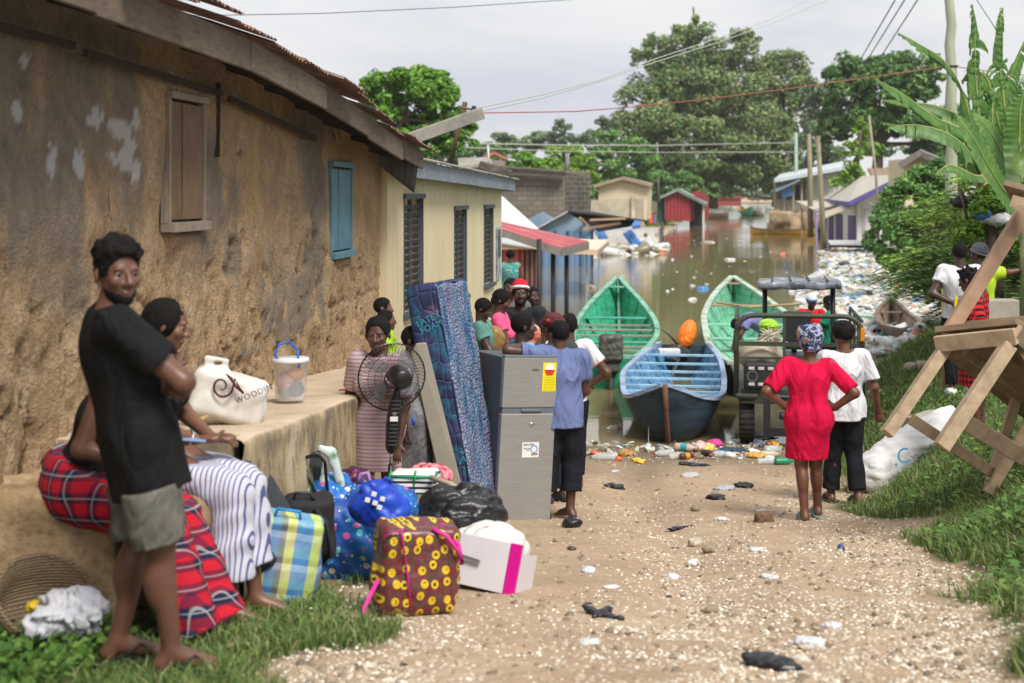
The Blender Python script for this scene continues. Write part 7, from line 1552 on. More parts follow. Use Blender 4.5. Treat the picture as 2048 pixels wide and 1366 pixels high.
# white drawer with a magenta end
p = G(960, 1188); dr = empty('drawer', (0, 0, 0), 'white drawer front with magenta end lying on its side on the lane', 'drawer')
MB().box((-.035, 0, .15), (.33, .02, .27)).build('front_panel', flat('drawer_white', (.66, .63, .68), .4, .03), dr, local=True, bevel=.003); MB().box((.165, -.001, .15), (.068, .022, .272)).build('magenta_end', flat('magenta', (.62, .005, .26), .4, .04), dr, local=True, bevel=.003)
MB().box((.0, .13, .03), (.36, .24, .012)).box((-.19, .13, .13), (.012, .24, .2)).box((.19, .13, .13), (.012, .24, .2)).build('tray', flat('drawer_white', (.66, .63, .68)), dr, local=True); MB().bar((-.14, -.03, .165), (-.02, -.03, .155), .014, .02).build('handle', flat('chrome', (.5, .5, .5)), dr, local=True, bevel=.004)
dr.location = (p.x-.0, p.y+.05, p.z+.0); dr.rotation_euler = (math.radians(-14), math.radians(5.5), math.radians(-24))
# dark suitcase leaning on the plinth, backpack, floral folding chair
CASE = flat('dark_vinyl', (.022, .026, .032), .5, .2, 6, .3, 40)
s = Sculpt(.01); a = np.array(at(497, 985, 7.3)); Rr = rotz(-.35)@roty(-.62); s.rbox(a+np.array([.03, .05, -.10]), (.035, .19, .27), .03, Rr); sc_ = empty('suitcase', tuple(a-np.array([0, 0, .3])), 'dark flat suitcase leaning against the concrete plinth', 'suitcase'); s.mesh('shell', CASE, sc_, h=.012)
MB().tube([at(470, 935, 7.15), at(476, 920, 7.1), at(498, 925, 7.1), at(512, 950, 7.2)], .010, 6).build('handle', CASE, sc_, smooth=True)
c = at(618, 1052, 7.75); s = Sculpt(.02); c = np.array(c); s.rbox(c, (.09, .07, .12), .05, rotz(.2)); s.rbox(c+[-.02, -.08, -.02], (.05, .02, .07), .03, rotz(.2)); s.disp = wrinkle(.008, (18, 18, 14), 4); bp_ = empty('backpack', tuple(c-[0, 0, .18]), 'black backpack slumped between the checked bag and the bundle', 'backpack'); s.mesh('pack', flat('black_nylon', (.014, .014, .016), .75, .2, 9, .4, 60), bp_, h=.011)
MB().tube([Vector(c)+Vector(v) for v in ((.05, -.12, .12), (.12, -.16, .05), (.13, -.14, -.12), (.07, -.12, -.2))], .013, 6).build('strap', CASE, bp_, smooth=True); MB().tube([Vector(c)+Vector(v) for v in ((-.08, -.08, .14), (-.06, -.1, .2), (.02, -.1, .2), (.05, -.08, .14))], .010, 6).build('strap', CASE, bp_, smooth=True)
t = NT('floral_pale', (.5, .6, .55), .7); v = t.noise(16, 3, .6); t.col(t.ramp(v, [(.34, (.16, .30, .14)), (.44, (.42, .55, .52)), (.56, (.55, .66, .66)), (.66, (.62, .50, .30)), (.72, (.45, .58, .55))])); FLP = t.m
fc = empty('folding_chair', tuple(at(628, 1010, 8.35)), 'folding chair draped in pale floral cloth leaning on the plinth', 'chair')
s = Sculpt(.012)
for P_ in ([(583, 1005), (571, 925), (600, 912), (640, 897), (664, 905), (684, 975)],): 
    Q = [np.array(at(x, y, 8.35+.02*i)) for i, (x, y) in enumerate(P_)]
    s.cone(Q[0], Q[1], .030, .034); s.cone(Q[1], Q[2], .03, .022); s.cone(Q[3], Q[4], .02, .026); s.cone(Q[4], Q[5], .028, .024); s.cone(Q[1]+[.05, 0, -.05], Q[0]+[.085, 0, .05], .03, .045); s.cone(Q[4]+[-.05, 0, -.06], Q[5]+[-.10, 0, .02], .01, .03)
s.disp = ridges(.010, (24, 24, 10), 4); s.mesh('cover', FLP, fc, h=.010)
slab(fc, 'backrest', [at(604, 910, 8.42), at(640, 900, 8.42), at(652, 975, 8.5), at(622, 980, 8.5)], .015, flat('chair_grey', (.045, .055, .058), .5)); MB().tube([at(613, 915, 8.3), at(636, 906, 8.3), at(650, 925, 8.3), at(655, 985, 8.35)], .011, 8).tube([at(605, 925, 8.33), at(636, 1000, 8.3)], .011, 8).build('tube_frame', flat('fan_black', (.012, .012, .013)), fc, smooth=True)
MB().box(at(628, 925, 8.38), (.10, .012, .05)).build('bracket', flat('chair_grey', (.045, .055, .058)), fc)
# white printed bag and bucket on the plinth
t = NT('white_poly', (.66, .64, .62), .45, spec=.4); t.col(t.ramp(t.noise(4, 4, .6), [(.3, (.58, .55, .51)), (.7, (.70, .69, .67))]))
c = np.array(at(455, 792, 7.95)); R = rotz(.15)@roty(.28); s = Sculpt(.03); s.rbox(c, (.15, .06, .075), .055, R); s.ball(c+R@np.array([.10, 0, -.05]), (.13, .10, .09), R); s.ball(c+R@np.array([-.10, 0, -.02]), (.12, .10, .12), R); s.rbox(c+R@np.array([-.10, 0, .11]), (.055, .010, .07), .012, R@roty(-.15), k=.03); s.sub(c+R@np.array([-.10, 0, .165]), (.026, .2, .011), .004); s.disp = ridges(.014, (13, 13, 15), 5)
wb_ = s.mesh('white_bag', t.m, h=.008); wb_ = tag(wb_, 'white plastic bag with maroon swirl print lying on the plinth', 'bag')
MAR = flat('maroon_ink', (.07, .012, .02), .5)
def onbag(x, z): return at(x, z, 7.80)
pts = [onbag(443+ (22*math.exp(-a*.16))*math.cos(a+.4)*1.05, 772+(22*math.exp(-a*.16))*math.sin(a+.4)*1.15) for a in np.linspace(8, 0, 40)]+[onbag(470, 757), onbag(478, 775), onbag(487, 787)]
MB().tube(pts, [.003+.004*min(1, i/25) for i in range(len(pts))], 6).tube([onbag(452, 748), onbag(462, 757), onbag(474, 776), onbag(487, 788)], [.003, .010, .006, .002], 6).build('swirl_print', MAR, wb_, smooth=True)
txt('WOODIN', .045, frame(onbag(508, 788), (1, 0, .42), (-.4, 0, 1)), MAR, wb_, space=1.15)
bk = empty('bucket', tuple(at(581, 800, 9.25)), 'translucent plastic bucket with blue handle and clothes inside', 'bucket'); b0 = at(581, 799, 9.25)
t = NT('clear_plastic', (.75, .76, .78), .25, spec=.5); t.set('Alpha', .42); MB().lathe(b0, [(.001, .004), (.095, .0), (.098, .01), (.112, .24), (.118, .243), (.118, .27), (.105, .275)], 28, cap=False).build('tub', t.m, bk, smooth=True)
MB().lathe(b0+Vector((0, 0, .262)), [(.122, -.012), (.124, 0), (.115, .012), (.001, .014)], 28, cap=False).build('lid', flat('milky', (.62, .64, .66), .4, .04), bk, smooth=True)
MB().tube([b0+Vector((-.05, -.10, .25)), b0+Vector((-.09, -.06, .30)), b0+Vector((-.07, -.02, .36)), b0+Vector((-.01, .0, .375)), b0+Vector((.05, -.03, .33)), b0+Vector((.07, -.09, .22))], .008, 8).build('handle', flat('handle_blue', (.01, .10, .48), .35), bk, smooth=True)
for i, (dx, dz, rr, cc) in enumerate(((-.03, .10, .06, (.55, .35, .4)), (.035, .15, .05, (.75, .22, .05)), (.03, .05, .055, (.04, .06, .12)), (-.03, .04, .05, (.25, .3, .34)))): 
    s = Sculpt(.01); s.ball(np.array(b0)+[dx, -.01, dz+.02], rr); s.disp = ridges(.01, (40, 40, 40), i); s.mesh('clothes', flat('inside%d' % i, cc, .7, .5, 20), bk, h=.01)
tag(MB().tube([at(372, 848, 7.5), at(415, 834, 7.75)], .013, 8).build('stick', flat('yellow_stick', (.50, .36, .14), .6), smooth=True), 'yellow stick poking out beside the white printed bag', 'stick')
tag(MB().box(at(697, 781, 10.2), (.14, .07, .014)).build('red_phone', flat('red_case', (.28, .02, .03), .35), bevel=.005), 'flat dark red phone lying on the plinth edge', 'phone')
tag(slab(None, 'blue_scrap', [G(0, 0) if 0 else at(500, 846, 7.9), at(517, 838, 8.1), at(519, 840, 8.1), at(502, 849, 7.9)], .004, flat('blue_scrap', (.12, .22, .4))), 'thin blue scrap lying on the plinth in front of the bag', 'litter')
# tilted basket with white plastic
bs = np.array(at(92, 1195, 5.95)); ax = _nrm(np.array([.50, -.50, .70])); ro = empty('woven_basket', tuple(bs-[0, 0, .25]), 'old woven basket tilted against the clay seat', 'basket')
t = NT('basket_weave', (.12, .085, .05), .9, spec=.15); w1_ = t.n('ShaderNodeTexWave', bands_direction='Z'); w1_.inputs['Scale'].default_value = 22; t.l(t.co(), w1_.inputs[0]); ch_ = t.n('ShaderNodeTexChecker'); ch_.inputs['Scale'].default_value = 55; t.l(t.co(), ch_.inputs[0]); t.col(t.mix(ch_.outputs[1], t.ramp(w1_.outputs[0], [(.2, (.10, .07, .045)), (.8, (.30, .22, .14))]), (.19, .14, .09))); t.bump(w1_.outputs[0], .7, .01)
MB().lathe(Vector(bs)-Vector(ax)*.20, [(.001, .0), (.14, .005), (.185, .10), (.215, .20), (.195, .20), (.165, .10), (.12, .03), (.001, .025)], 40, axis=tuple(ax), cap=False).build('weave', t.m, ro, smooth=True)
S_, D_, U_ = basis(ax, Vector((1, 0, .01))); MB().tube([Vector(bs)+(S_*math.cos(a)+U_*math.sin(a))*.205 for a in np.linspace(0, 2*PI, 41)], .011, 6, False).build('rim', t.m, ro, smooth=True)
crumple('plastic_sheet', 'crumpled white plastic spilling over the basket rim', at(140, 1225, 5.8), (.12, .10, .06), flat('dull_white_poly', (.46, .47, .52), .5, .1), 31, 'plastic', h=.007, f=15, amp=.06)
crumple('yellow_wrapper', 'small yellow wrapper lying in the basket', at(70, 1212, 5.88), (.03, .03, .015), flat('yellow_wrap', (.6, .42, .02), .5), 32, h=.006)
# white sack on the grass
p0 = at(1745, 955, 13.7); p1 = at(1905, 905, 14.2); s = Sculpt(.05); a, b = np.array(p0), np.array(p1); a[2] = gz(a[0], a[1])+.15; b[2] = gz(b[0], b[1])+.12; s.cone(a, b, .20, .17, flat=((0, 0, 1), .95)); s.cone(b, b+[.12, .05, .02], .12, .07); s.cone(a, a+[-.09, -.05, -.04], .14, .08); s.disp = lambda X: wrinkle(.035, (5, 5, 6), 3)(X)+ridges(.016, (13, 13, 13), 5)(X)+ridges(.005, (40, 40, 40), 6)(X)
t = NT('white_sack', (.60, .60, .60), .55, spec=.35); n = t.noise(3, 5, .6); t.col(t.ramp(n, [(.3, (.42, .41, .39)), (.5, (.60, .60, .60)), (.7, (.70, .70, .71))])); t.bump(t.noise(180, 2), .2, .003); WS = s.mesh('white_sack', t.m, h=.014); tag(WS, 'full white woven sack lying across the grass edge by the tipped table', 'sack')
TEAL = flat('teal_ink', (.04, .20, .36), .6); txt('.C', .20, frame(at(1802, 915, 13.42), (1, .25, .22), (-.25, .2, 1)), TEAL, WS, shear=.1)
MB().tube([at(1822+i*4, 912+5*math.sin(i*1.9), 13.46) for i in range(9)], .004, 4).build('scribble', INK, WS)
crumple('folded_cloth', 'folded tan and teal patterned cloth on the bank behind the sack', at(1955, 888, 14.4), (.13, .1, .05), flat('tan_teal', (.33, .30, .20), .8, .6, 30), 36, 'cloth', h=.012)
# tipped wooden table
TW = wood('raw_wood', (.46, .345, .23), .55, .8, (1.2, 1.2, 1.2), 9); TWD = wood('raw_wood_dark', (.26, .185, .12), .55, .85, (1.2, 1.2, 1.2), 9); Y0 = 10.4
tb = empty('wooden_table', at(1975, 985, 10.9), 'rough wooden table tipped over on its side on the grass', 'table')
def pl(name, a, ya, b, yb_, w_, d_, mat=TW, up=(0, -1, 0)): return MB().bar(at(*a, ya), at(*b, yb_), w_, d_, up=Vector(up)).build(name, mat, tb, bevel=.004)
pl('leg', (1902, 678), 10.5, (1773, 868), 10.2, .085, .085); pl('leg', (2018, 690), 10.1, (1882, 895), 9.9, .10, .09); pl('leg', (2065, 395), 10.6, (1893, 672), 10.5, .10, .075, wood('pinkish_wood', (.44, .28, .19), .7, .8, (1, 1, 1), 8))
pl('leg', (2080, 640), 10.9, (1975, 985), 11.1, .075, .06); pl('leg', (2075, 820), 10.6, (1978, 985), 10.8, .08, .05)
pl('rail', (1872, 688), 10.45, (2032, 672), 10.05, .115, .05); pl('rail', (2032, 665), 10.05, (2110, 740), 10.8, .115, .04); pl('top_board', (1880, 663), 10.55, (2042, 646), 10.1, .045, .16, TWD, (0, -1, .3)); pl('top_board', (1905, 655), 10.75, (2075, 640), 10.4, .04, .2, TWD, (0, -1, .3))
pl('stretcher', (1822, 838), 10.3, (1992, 950), 10.9, .085, .03, TWD); pl('stretcher', (1920, 838), 9.95, (2090, 940), 10.6, .12, .03, TWD)
slab(tb, 'underside', [at(1885, 700, 10.6), at(2035, 690, 10.2), at(2140, 860, 11.0), at(2048, 830, 11.4)], .03, TWD); pl('batten', (1930, 700), 10.45, (2100, 815), 11.0, .10, .04, TW); pl('batten', (2000, 700), 10.25, (2120, 770), 10.8, .06, .05, TWD)
pl('arm', (2016, 380), 10.5, (2080, 398), 10.3, .05, .2, TWD, (0, -1, .3)); slab(tb, 'end_panel', [at(2030, 392, 10.35), at(2090, 408, 10.2), at(2090, 450, 10.2), at(2022, 415, 10.35)], .04, TW)
# concrete slabs, stone and posts on the bank
s = Sculpt(.03); c = np.array(at(1885, 830, 14.9)); c[2] = gz(c[0], c[1])+.01; s.rbox(c, (.33, .2, .03), .03, rotz(.5)); s.disp = wrinkle(.02, (6, 6, 6), 2); tag(s.mesh('concrete_slab', flat('slab_grey', (.34, .31, .26), .9, .2, 5, .4, 30), h=.018), 'broken pale concrete slab under the white sneaker', 'slab')
for i, (x, y, sz) in enumerate(((1760, 790, .22), (1855, 735, .28), (1830, 738, .16))):
    p = G(x, y); s = Sculpt(.02); s.rbox(np.array(p)+[0, 0, .03], (sz*.7, sz*.4, .02), .03, rotz(.4+i)); s.disp = wrinkle(.015, (10, 10, 10), i); tag(s.mesh('stone', flat('pale_stone', (.42, .37, .29), .9, .15, 6), h=.014), ('long pale stone on the grass beside the hanging hand', 'larger tan stone lying on the grass below the small brown boat', 'smaller tan stone lying below the small brown boat')[i], 'stone')
cp = empty('concrete_post', (0, 0, 0), 'square concrete post behind the girl in red checks', 'post'); a = at(1995, 598, 15.5); cp.location = (a.x, 15.5, gz(a.x, 15.5)); MB().box((a.x, 15.5, (a.z+gz(a.x, 15.5))/2), (.42, .2, a.z-gz(a.x, 15.5))).build('pillar', flat('post_grey', (.35, .32, .26), .9, .2, 4), cp, bevel=.02)
wp = empty('wooden_post', at(1893, 750, 17), 'thin wooden post at the elbow of the man in the white shirt', 'post'); a = at(1891, 580, 17); MB().tube([(a.x, 17, gz(a.x, 17)), a], .05, 8).build('shaft', TW, wp, smooth=True)
p = G(1907, 748)
# ------------------------------------------------------------------ litter
GLS = {}
def pmat(n, col, alpha=1, rough=.3):
    if n in GLS: return GLS[n]
    t = NT(n, col, rough, spec=.5); t.col(t.ramp(t.noise(20, 3, .5), [(.3, tuple(c*.8 for c in col)), (.7, tuple(min(1, c*1.15) for c in col))]))
    if alpha < 1: t.set('Alpha', alpha)
    GLS[n] = t.m; return t.m
def bottle(label, px, py, L, r, col, cap, rz, alpha=.6, band=None):
    p = G(px, py); t = empty('plastic_bottle', p, label, 'bottle', 'plastic bottles washed up on the shore'); d = Vector((math.cos(rz), math.sin(rz), random.uniform(-.02, .12))); c = p+Vector((0, 0, r*.85))-d*L/2
    prof = [(.001, 0), (r*.9, .004)]+[(r*(1-.07*(i % 2)), .02+i*L*.09) for i in range(7)]+[(r*.85, L*.72), (r*.38, L*.87), (r*.36, L*.93)]; MB().lathe(c, prof, 14, axis=d).build('shell', pmat('b_%s' % str(col), col, alpha), t, smooth=True)
    MB().lathe(c+d*L*.92, [(.001, 0), (r*.42, 0), (r*.42, L*.07), (.001, L*.07)], 12, axis=d).build('cap', pmat('c_%s' % str(cap), cap), t, smooth=True)
    if band: MB().lathe(c+d*L*.3, [(r*1.02, 0), (r*1.02, L*.28)], 14, axis=d, cap=False).build('wrapper', pmat('w_%s' % str(band), band), t, smooth=True)
CL = (.62, .68, .70); 
bottle('clear ribbed bottle lying nearest the bare feet', 1205, 920, .30, .045, CL, (.1, .12, .15), PI, .55); bottle('clear bottle with a red cap left of the boat nose', 1325, 912, .24, .042, CL, (.45, .05, .05), PI+.3); bottle('bottle with white and teal wrapper in the middle of the litter', 1372, 903, .28, .055, (.6, .45, .38), (.65, .35, .30), -.5, .9, (.04, .35, .38)); bottle('upright-leaning clear bottle by the dark one', 1352, 918, .22, .045, (.6, .62, .58), (.6, .3, .25), .6); bottle('brown bottle with orange wrapper', 1375, 918, .2, .04, (.12, .04, .03), (.5, .2, .02), .4, .9, (.6, .3, .03)); bottle('dark red bottle with a red cap', 1416, 912, .19, .04, (.06, .03, .04), (.55, .08, .05), -1.0, .95); bottle('small clear bottle right of the dark red one', 1440, 914, .16, .042, CL, (.3, .4, .3), 0); bottle('orange juice bottle near the red dress', 1540, 915, .24, .045, (.62, .55, .40), (.7, .35, .02), 0, .8); bottle('clear bottle with a red cap near the red dress', 1537, 928, .26, .04, CL, (.55, .15, .12), 0); bottle('green bottle half hidden by the red dress', 1568, 929, .22, .045, (.02, .28, .14), (.02, .2, .1), .2, .9); bottle('small bottle with green cap on the shell grit', 1322, 902, .1, .03, CL, (.02, .4, .15), 2.0); bottle('clear bottle lying by the tricycle wheel', 1548, 905, .25, .05, CL, (.1, .1, .1), .3)
s_ = G(1233, 885); 
for i, (nm, lb, px, py, sz, col, alp) in enumerate((('foam_block', 'brown round lump at the waterline left of the boat nose', 1230, 875, (.11, .1, .09), (.33, .27, .20), 1), ('plastic_bag', 'black plastic floating behind the round brown lump', 1252, 880, (.16, .1, .02), (.015, .015, .02), 1), ('wrapper', 'pink packet on top of the shoreline litter', 1428, 893, (.10, .07, .05), (.62, .06, .28), 1), ('wrapper', 'yellow and white packet under the pink one', 1415, 902, (.10, .07, .05), (.65, .52, .10), 1), ('foam_block', 'pale pink foam lump beside the yellow packet', 1400, 902, (.09, .08, .07), (.58, .42, .38), 1), ('wrapper', 'brown and orange food wrapper left in the litter', 1250, 910, (.13, .08, .03), (.45, .22, .05), 1), ('wrapper', 'yellow carton crushed flat in front of the litter', 1278, 925, (.12, .05, .02), (.72, .50, .04), 1), ('wrapper', 'orange tray near the red dress', 1508, 915, (.13, .07, .03), (.60, .33, .08), 1), ('wrapper', 'orange scrap behind the orange tray', 1545, 893, (.09, .06, .04), (.72, .33, .03), 1), ('plastic_bag', 'black strip of plastic in the shoreline grit', 1388, 930, (.17, .05, .012), (.012, .012, .014), 1), ('plastic_bag', 'dark blue bag scrap right of the bottles', 1465, 906, (.16, .07, .03), (.03, .05, .08), 1), ('plastic_scrap', 'red-orange plastic lid beside the ribbed bottle', 1237, 922, (.035, .03, .03), (.7, .13, .02), 1), ('white_scrap', 'white crumpled cup at the right end of the litter', 1462, 916, (.07, .06, .04), (.6, .6, .55), 1), ('white_scrap', 'round pale ball by the boat nose', 1387, 893, (.03, .03, .03), (.55, .5, .42), 1), ('plastic_bag', 'black debris under the tricycle', 1530, 885, (.22, .1, .05), (.02, .022, .025), 1), ('plastic_bag', 'clear bag hanging below the tricycle bed', 1510, 850, (.05, .04, .12), (.5, .48, .44), .7),
    ('plastic_bag', 'small crumpled black bag by the barefoot man', 1142, 1054, (.085, .06, .045), (.012, .012, .014), 1), ('plastic_bag', 'flat black plastic on the sand beyond the barefoot man', 1226, 974, (.10, .07, .012), (.012, .012, .014), 1), ('plastic_bag', 'long strip of black plastic in the left foreground of the lane', 1205, 1232, (.115, .03, .012), (.012, .012, .014), 1), ('plastic_bag', 'black plastic bag in the near foreground', 1545, 1335, (.12, .055, .022), (.012, .012, .014), 1), ('plastic_bag', 'black plastic bag wrapped by the gully beside a clear one', 1487, 974, (.10, .05, .02), (.012, .012, .014), 1), ('plastic_bag', 'black plastic scrap in the washed out gully', 1430, 998, (.09, .05, .02), (.012, .012, .014), 1), ('plastic_bag', 'black scrap left of the gully', 1358, 1059, (.10, .03, .01), (.012, .012, .014), 1), ('plastic_sachet', 'clear blue-tinted sachet in the gully beside the black bag', 1450, 979, (.10, .05, .015), (.5, .55, .58), .8), ('plastic_sachet', 'white flattened sachet nearest the shoreline', 1382, 952, (.10, .06, .008), (.55, .55, .53), .8), ('plastic_sachet', 'lilac sachet on the sand near the bottles', 1231, 944, (.05, .03, .008), (.50, .50, .62), 1), ('water_sachet', 'white water sachet with blue print on the left of the lane', 1177, 1145, (.045, .035, .018), (.58, .60, .66), 1), ('water_sachet', 'white sachet in the gully above the stones', 1345, 1156, (.05, .025, .010), (.6, .62, .66), 1), ('water_sachet', 'long clear sachet lying to the right of the gully', 1536, 1156, (.06, .022, .008), (.6, .62, .64), .9), ('water_sachet', 'triangular white scrap on the shells to the right', 1518, 1103, (.055, .035, .008), (.62, .63, .64), 1), ('water_sachet', 'folded white sachet near the foreground right', 1662, 1256, (.042, .035, .012), (.62, .63, .66), 1), ('water_sachet', 'large white sachet with blue print in the right foreground', 1620, 1290, (.068, .032, .014), (.62, .64, .68), 1), ('paper_scrap', 'small white paper scrap left of the gully', 1223, 1177, (.026, .018, .004), (.7, .7, .7), 1), ('plastic_sachet', 'pale flattened cup in the left foreground', 1178, 1288, (.042, .02, .012), (.55, .55, .52), 1), ('plastic_sachet', 'white sachet scrap by the big shell pile', 1385, 1130, (.045, .035, .02), (.62, .62, .62), 1), ('blue_scrap', 'small dark blue scrap at the right of the lane', 1682, 1100, (.025, .02, .02), (.03, .06, .20), 1), ('white_scrap', 'dirty white rag in the middle of the gully', 1392, 1090, (.075, .04, .03), (.45, .40, .32), 1), ('plastic_sachet', 'clear bag scrap beside the brick', 1525, 983+40, (.05, .03, .006), (.58, .58, .56), 1), ('white_scrap', 'round white shell-like lid in the near foreground', 1602, 1322, (.028, .028, .012), (.58, .54, .46), 1), ('leaf_scrap', 'brown crumpled leaf on the left of the lane', 1143, 1100, (.035, .02, .012), (.08, .05, .03), 1), ('plastic_sachet', 'white sachet right of the gully beside the path edge', 1440, 1040, (.05, .03, .008), (.6, .6, .6), 1))):
    p = G(px, py); crumple(nm, lb, p+Vector((0, 0, sz[2]*.7)), sz, pmat('l%s%s' % (str(col), alp), col, alp, .35), 60+i, 'litter', h=max(.005, max(sz)/11), rz=.3*i, amp=min(max(sz)*.16, sz[2]*1.2))
p = G(1527, 1043); s = Sculpt(.01); s.rbox(np.array(p)+[0, 0, .035], (.06, .035, .03), .012, rotz(.3)); s.disp = wrinkle(.008, (30, 30, 30), 2); tag(s.mesh('brick', flat('brown_brick', (.16, .10, .065), .95, .3, 20, .5, 60), h=.007), 'broken brown brick lying near the green slippers', 'brick')
for i, (x, y, sz) in enumerate(((1418, 1105, .05), (1430, 990, .05), (1390, 1022, .045), (1425, 1225, .035), (1700, 985, .05))):
    p = G(x, y); s = Sculpt(.01); s.ball(np.array(p)+[0, 0, sz*.4], (sz, sz*.7, sz*.55), rotz(i)); s.disp = wrinkle(.008, (30, 30, 30), i); tag(s.mesh('stone', flat('lane_stone', (.30, .24, .17), .95, .3, 15, .4, 40), h=.008), ('stone with a root stuck in the gully', 'flat brown stone beside the black scrap', 'grey stone left of the gully', 'round stone amid the shells in the foreground', 'flat stone at the white sack end')[i], 'stone')
tag(MB().tube([G(430, 1312)+Vector((0, 0, .02)), G(470, 1302)+Vector((0, 0, .025)), G(555, 1296)+Vector((0, 0, .02))], [.012, .014, .009], 8).build('stick', wood('stick_tan', (.33, .24, .16)), smooth=True), 'tan stick lying under the sandals', 'stick')
crumple('foam_cup', 'white foam scrap by the basket', at(200, 1252, 6.3), (.03, .02, .012), pmat('foamw', (.65, .65, .62)), 90, h=.006)
for i, (x, y, Y, sz, col, lb) in enumerate(((1975, 405, 19.5, (.17, .12, .09), (.02, .018, .02), 'round dark bundle hung in the shrubs below the banana stem'), (1928, 405, 19.6, (.15, .1, .07), (.03, .026, .024), 'dark rag hanging left of the round dark bundle'), (1965, 428, 19.4, (.10, .08, .06), (.05, .16, .45), 'blue cloth drying in the shrubs on the bank'), (2000, 440, 19.4, (.22, .10, .06), (.45, .47, .48), 'white cloth drying in the shrubs on the bank'))): crumple('washing', lb, at(x, y, Y-1.9), sz, pmat('w%d' % i, col, 1, .8), 150+i, 'cloth', h=.014)
# pieces drifting on the water
fl = [(1405, 578, 'blue plastic floating behind the blue boat', (.05, .22, .60), .42), (1335, 583, 'white scrap drifting on the water', (.7, .7, .7), .14), (1420, 485, 'thin pale plank floating far up the flood', (.55, .5, .45), .9), (1385, 600, 'white wrapper floating right of the green boat', (.7, .7, .68), .25), (1180, 576, 'raft of planks floating by the canopy posts', (.45, .38, .30), .5), (1300, 640, 'small white scrap between the boats', (.7, .7, .7), .12), (1460, 520, 'pale bag floating mid channel', (.6, .6, .58), .5), (1220, 858, 'pale leaf-like scrap in the shallows', (.55, .5, .42), .12), (1345, 520, 'white cup floating in the channel', (.7, .7, .7), .2), (1600, 562, 'white foam slabs floating at the edge of the rubbish', (.72, .72, .7), .8)]
for i, (x, y, lb, col, sz) in enumerate(fl):
    Y = CZ*F/(y-HOR); crumple('floating_litter', lb, (atx(x, Y), Y, .01), (sz*.5, sz*.3, min(.06, sz*.2)), pmat('f%s' % str(col), col), 120+i, 'litter', h=sz/14, rz=i)
def rubbish(name, pts, smin, smax, mat, label, z0=-.02, zj=.10):
    """packed bottles, bags and foam: each piece a small tumbled box or bottle"""
    n = len(pts); s = RNG.uniform(smin, smax, n)*(1+1.2*(RNG.random(n)**6)); k = 8; th = RNG.uniform(0, PI, n); as_ = RNG.uniform(1, 2.6, n); q = RNG.uniform(-.4, .4, n)
    a = np.arange(k)*2*PI/k; rad = np.array([.35, .95, 1.0, .8, .3]); L = np.array([-1, -.8, .1, .6, 1.0]); rj = 1+.35*(RNG.random((n, 5, k))-.5)
    lx = L[None, :, None]*(s*as_)[:, None, None]*np.ones((1, 1, k)); ly = rad[None, :, None]*np.cos(a)[None, None]*s[:, None, None]*rj; lz = rad[None, :, None]*np.sin(a)[None, None]*s[:, None, None]*rj*RNG.uniform(.5, 1, n)[:, None, None]
    X = lx*np.cos(th)[:, None, None]-ly*np.sin(th)[:, None, None]+pts[:, 0][:, None, None]; Y = lx*np.sin(th)[:, None, None]+ly*np.cos(th)[:, None, None]+pts[:, 1][:, None, None]
    Z = lz+lx*q[:, None, None]+(z0+RNG.uniform(0, zj, n))[:, None, None]+np.maximum(0, ground_z(pts[:, 0], pts[:, 1]))[:, None, None]; v = np.stack([X, Y, Z], -1).reshape(-1, 3)
    i = np.arange(k); j = (i+1) % k; f = np.concatenate([np.stack([i+r*k, j+r*k, j+(r+1)*k, i+(r+1)*k], 1) for r in range(4)]); F_ = (f[None]+(np.arange(n)*5*k)[:, None, None]).reshape(-1, 4)
    return tag(mk(name, v, F_, mat, smooth=True), label, kind='stuff')
t = NT('mixed_rubbish', (.6, .6, .6), .35, spec=.5); t.col(t.ramp(t.island(), [(0, (.62, .62, .60)), (.20, (.48, .51, .52)), (.34, (.33, .34, .30)), (.46, (.50, .44, .34)), (.58, (.22, .18, .12)), (.70, (.60, .61, .62)), (.82, (.10, .30, .48)), (.85, (.60, .14, .08)), (.875, (.66, .48, .08)), (.90, (.10, .34, .20)), (.925, (.07, .07, .07)), (.955, (.52, .58, .60))], True)); MR = t.m
def inpoly(P, x, y):
    c = np.zeros(len(x), bool); n = len(P)
    for i in range(n):
        (x0, y0), (x1, y1) = P[i], P[(i+1) % n]; m = (y0 > y) != (y1 > y); c ^= m & (x < (x1-x0)*(y-y0)/((y1-y0) or 1e-9)+x0)
    return c
def water_pts(P, n, seed=0, pow_=1.5):
    out = np.zeros((0, 2)); P = np.array(P, float)
    while len(out) < n:
        m = n*3; x = RNG.uniform(P[:, 0].min(), P[:, 0].max(), m); y = P[:, 1].min()+(P[:, 1].max()-P[:, 1].min())*RNG.random(m)**pow_; k = inpoly([tuple(p) for p in P], x+12*np.sin(y*.09)+7*np.sin(x*.2), y); Y = CZ*F/(y[k]-HOR); out = np.concatenate([out, np.stack([atx(x[k], Y), Y], 1)])
    return out[:n]
poly_ = [(1655, 505), (1700, 492), (1765, 488), (1800, 520), (1870, 560), (1930, 600), (1930, 700), (1740, 715), (1725, 660), (1660, 650), (1600, 625), (1590, 575), (1640, 540)]
rubbish('floating_rubbish', water_pts(poly_, 9500), .03, .095, MR, 'thick mat of bottles and plastic floating against the right bank')
rubbish('wall_rubbish', water_pts([(1188, 492), (1325, 492), (1330, 508), (1190, 512)], 450), .08, .25, MR, 'plastic rubbish washed against the white openwork wall', zj=.2)
rubbish('drifting_rubbish', water_pts([(1330, 470), (1600, 470), (1650, 600), (1400, 600), (1200, 640), (1150, 560)], 45), .02, .06, MR, 'scattered scraps drifting on the open water', zj=.01)
pts = scatter(120, 16.6, 18.4, .03, .19, lambda x, y: np.ones_like(x)*.9, 1); rubbish('shore_debris', pts, .010, .035, MR, 'small plastic debris mixed into the waterline grit', z0=.0, zj=.02)
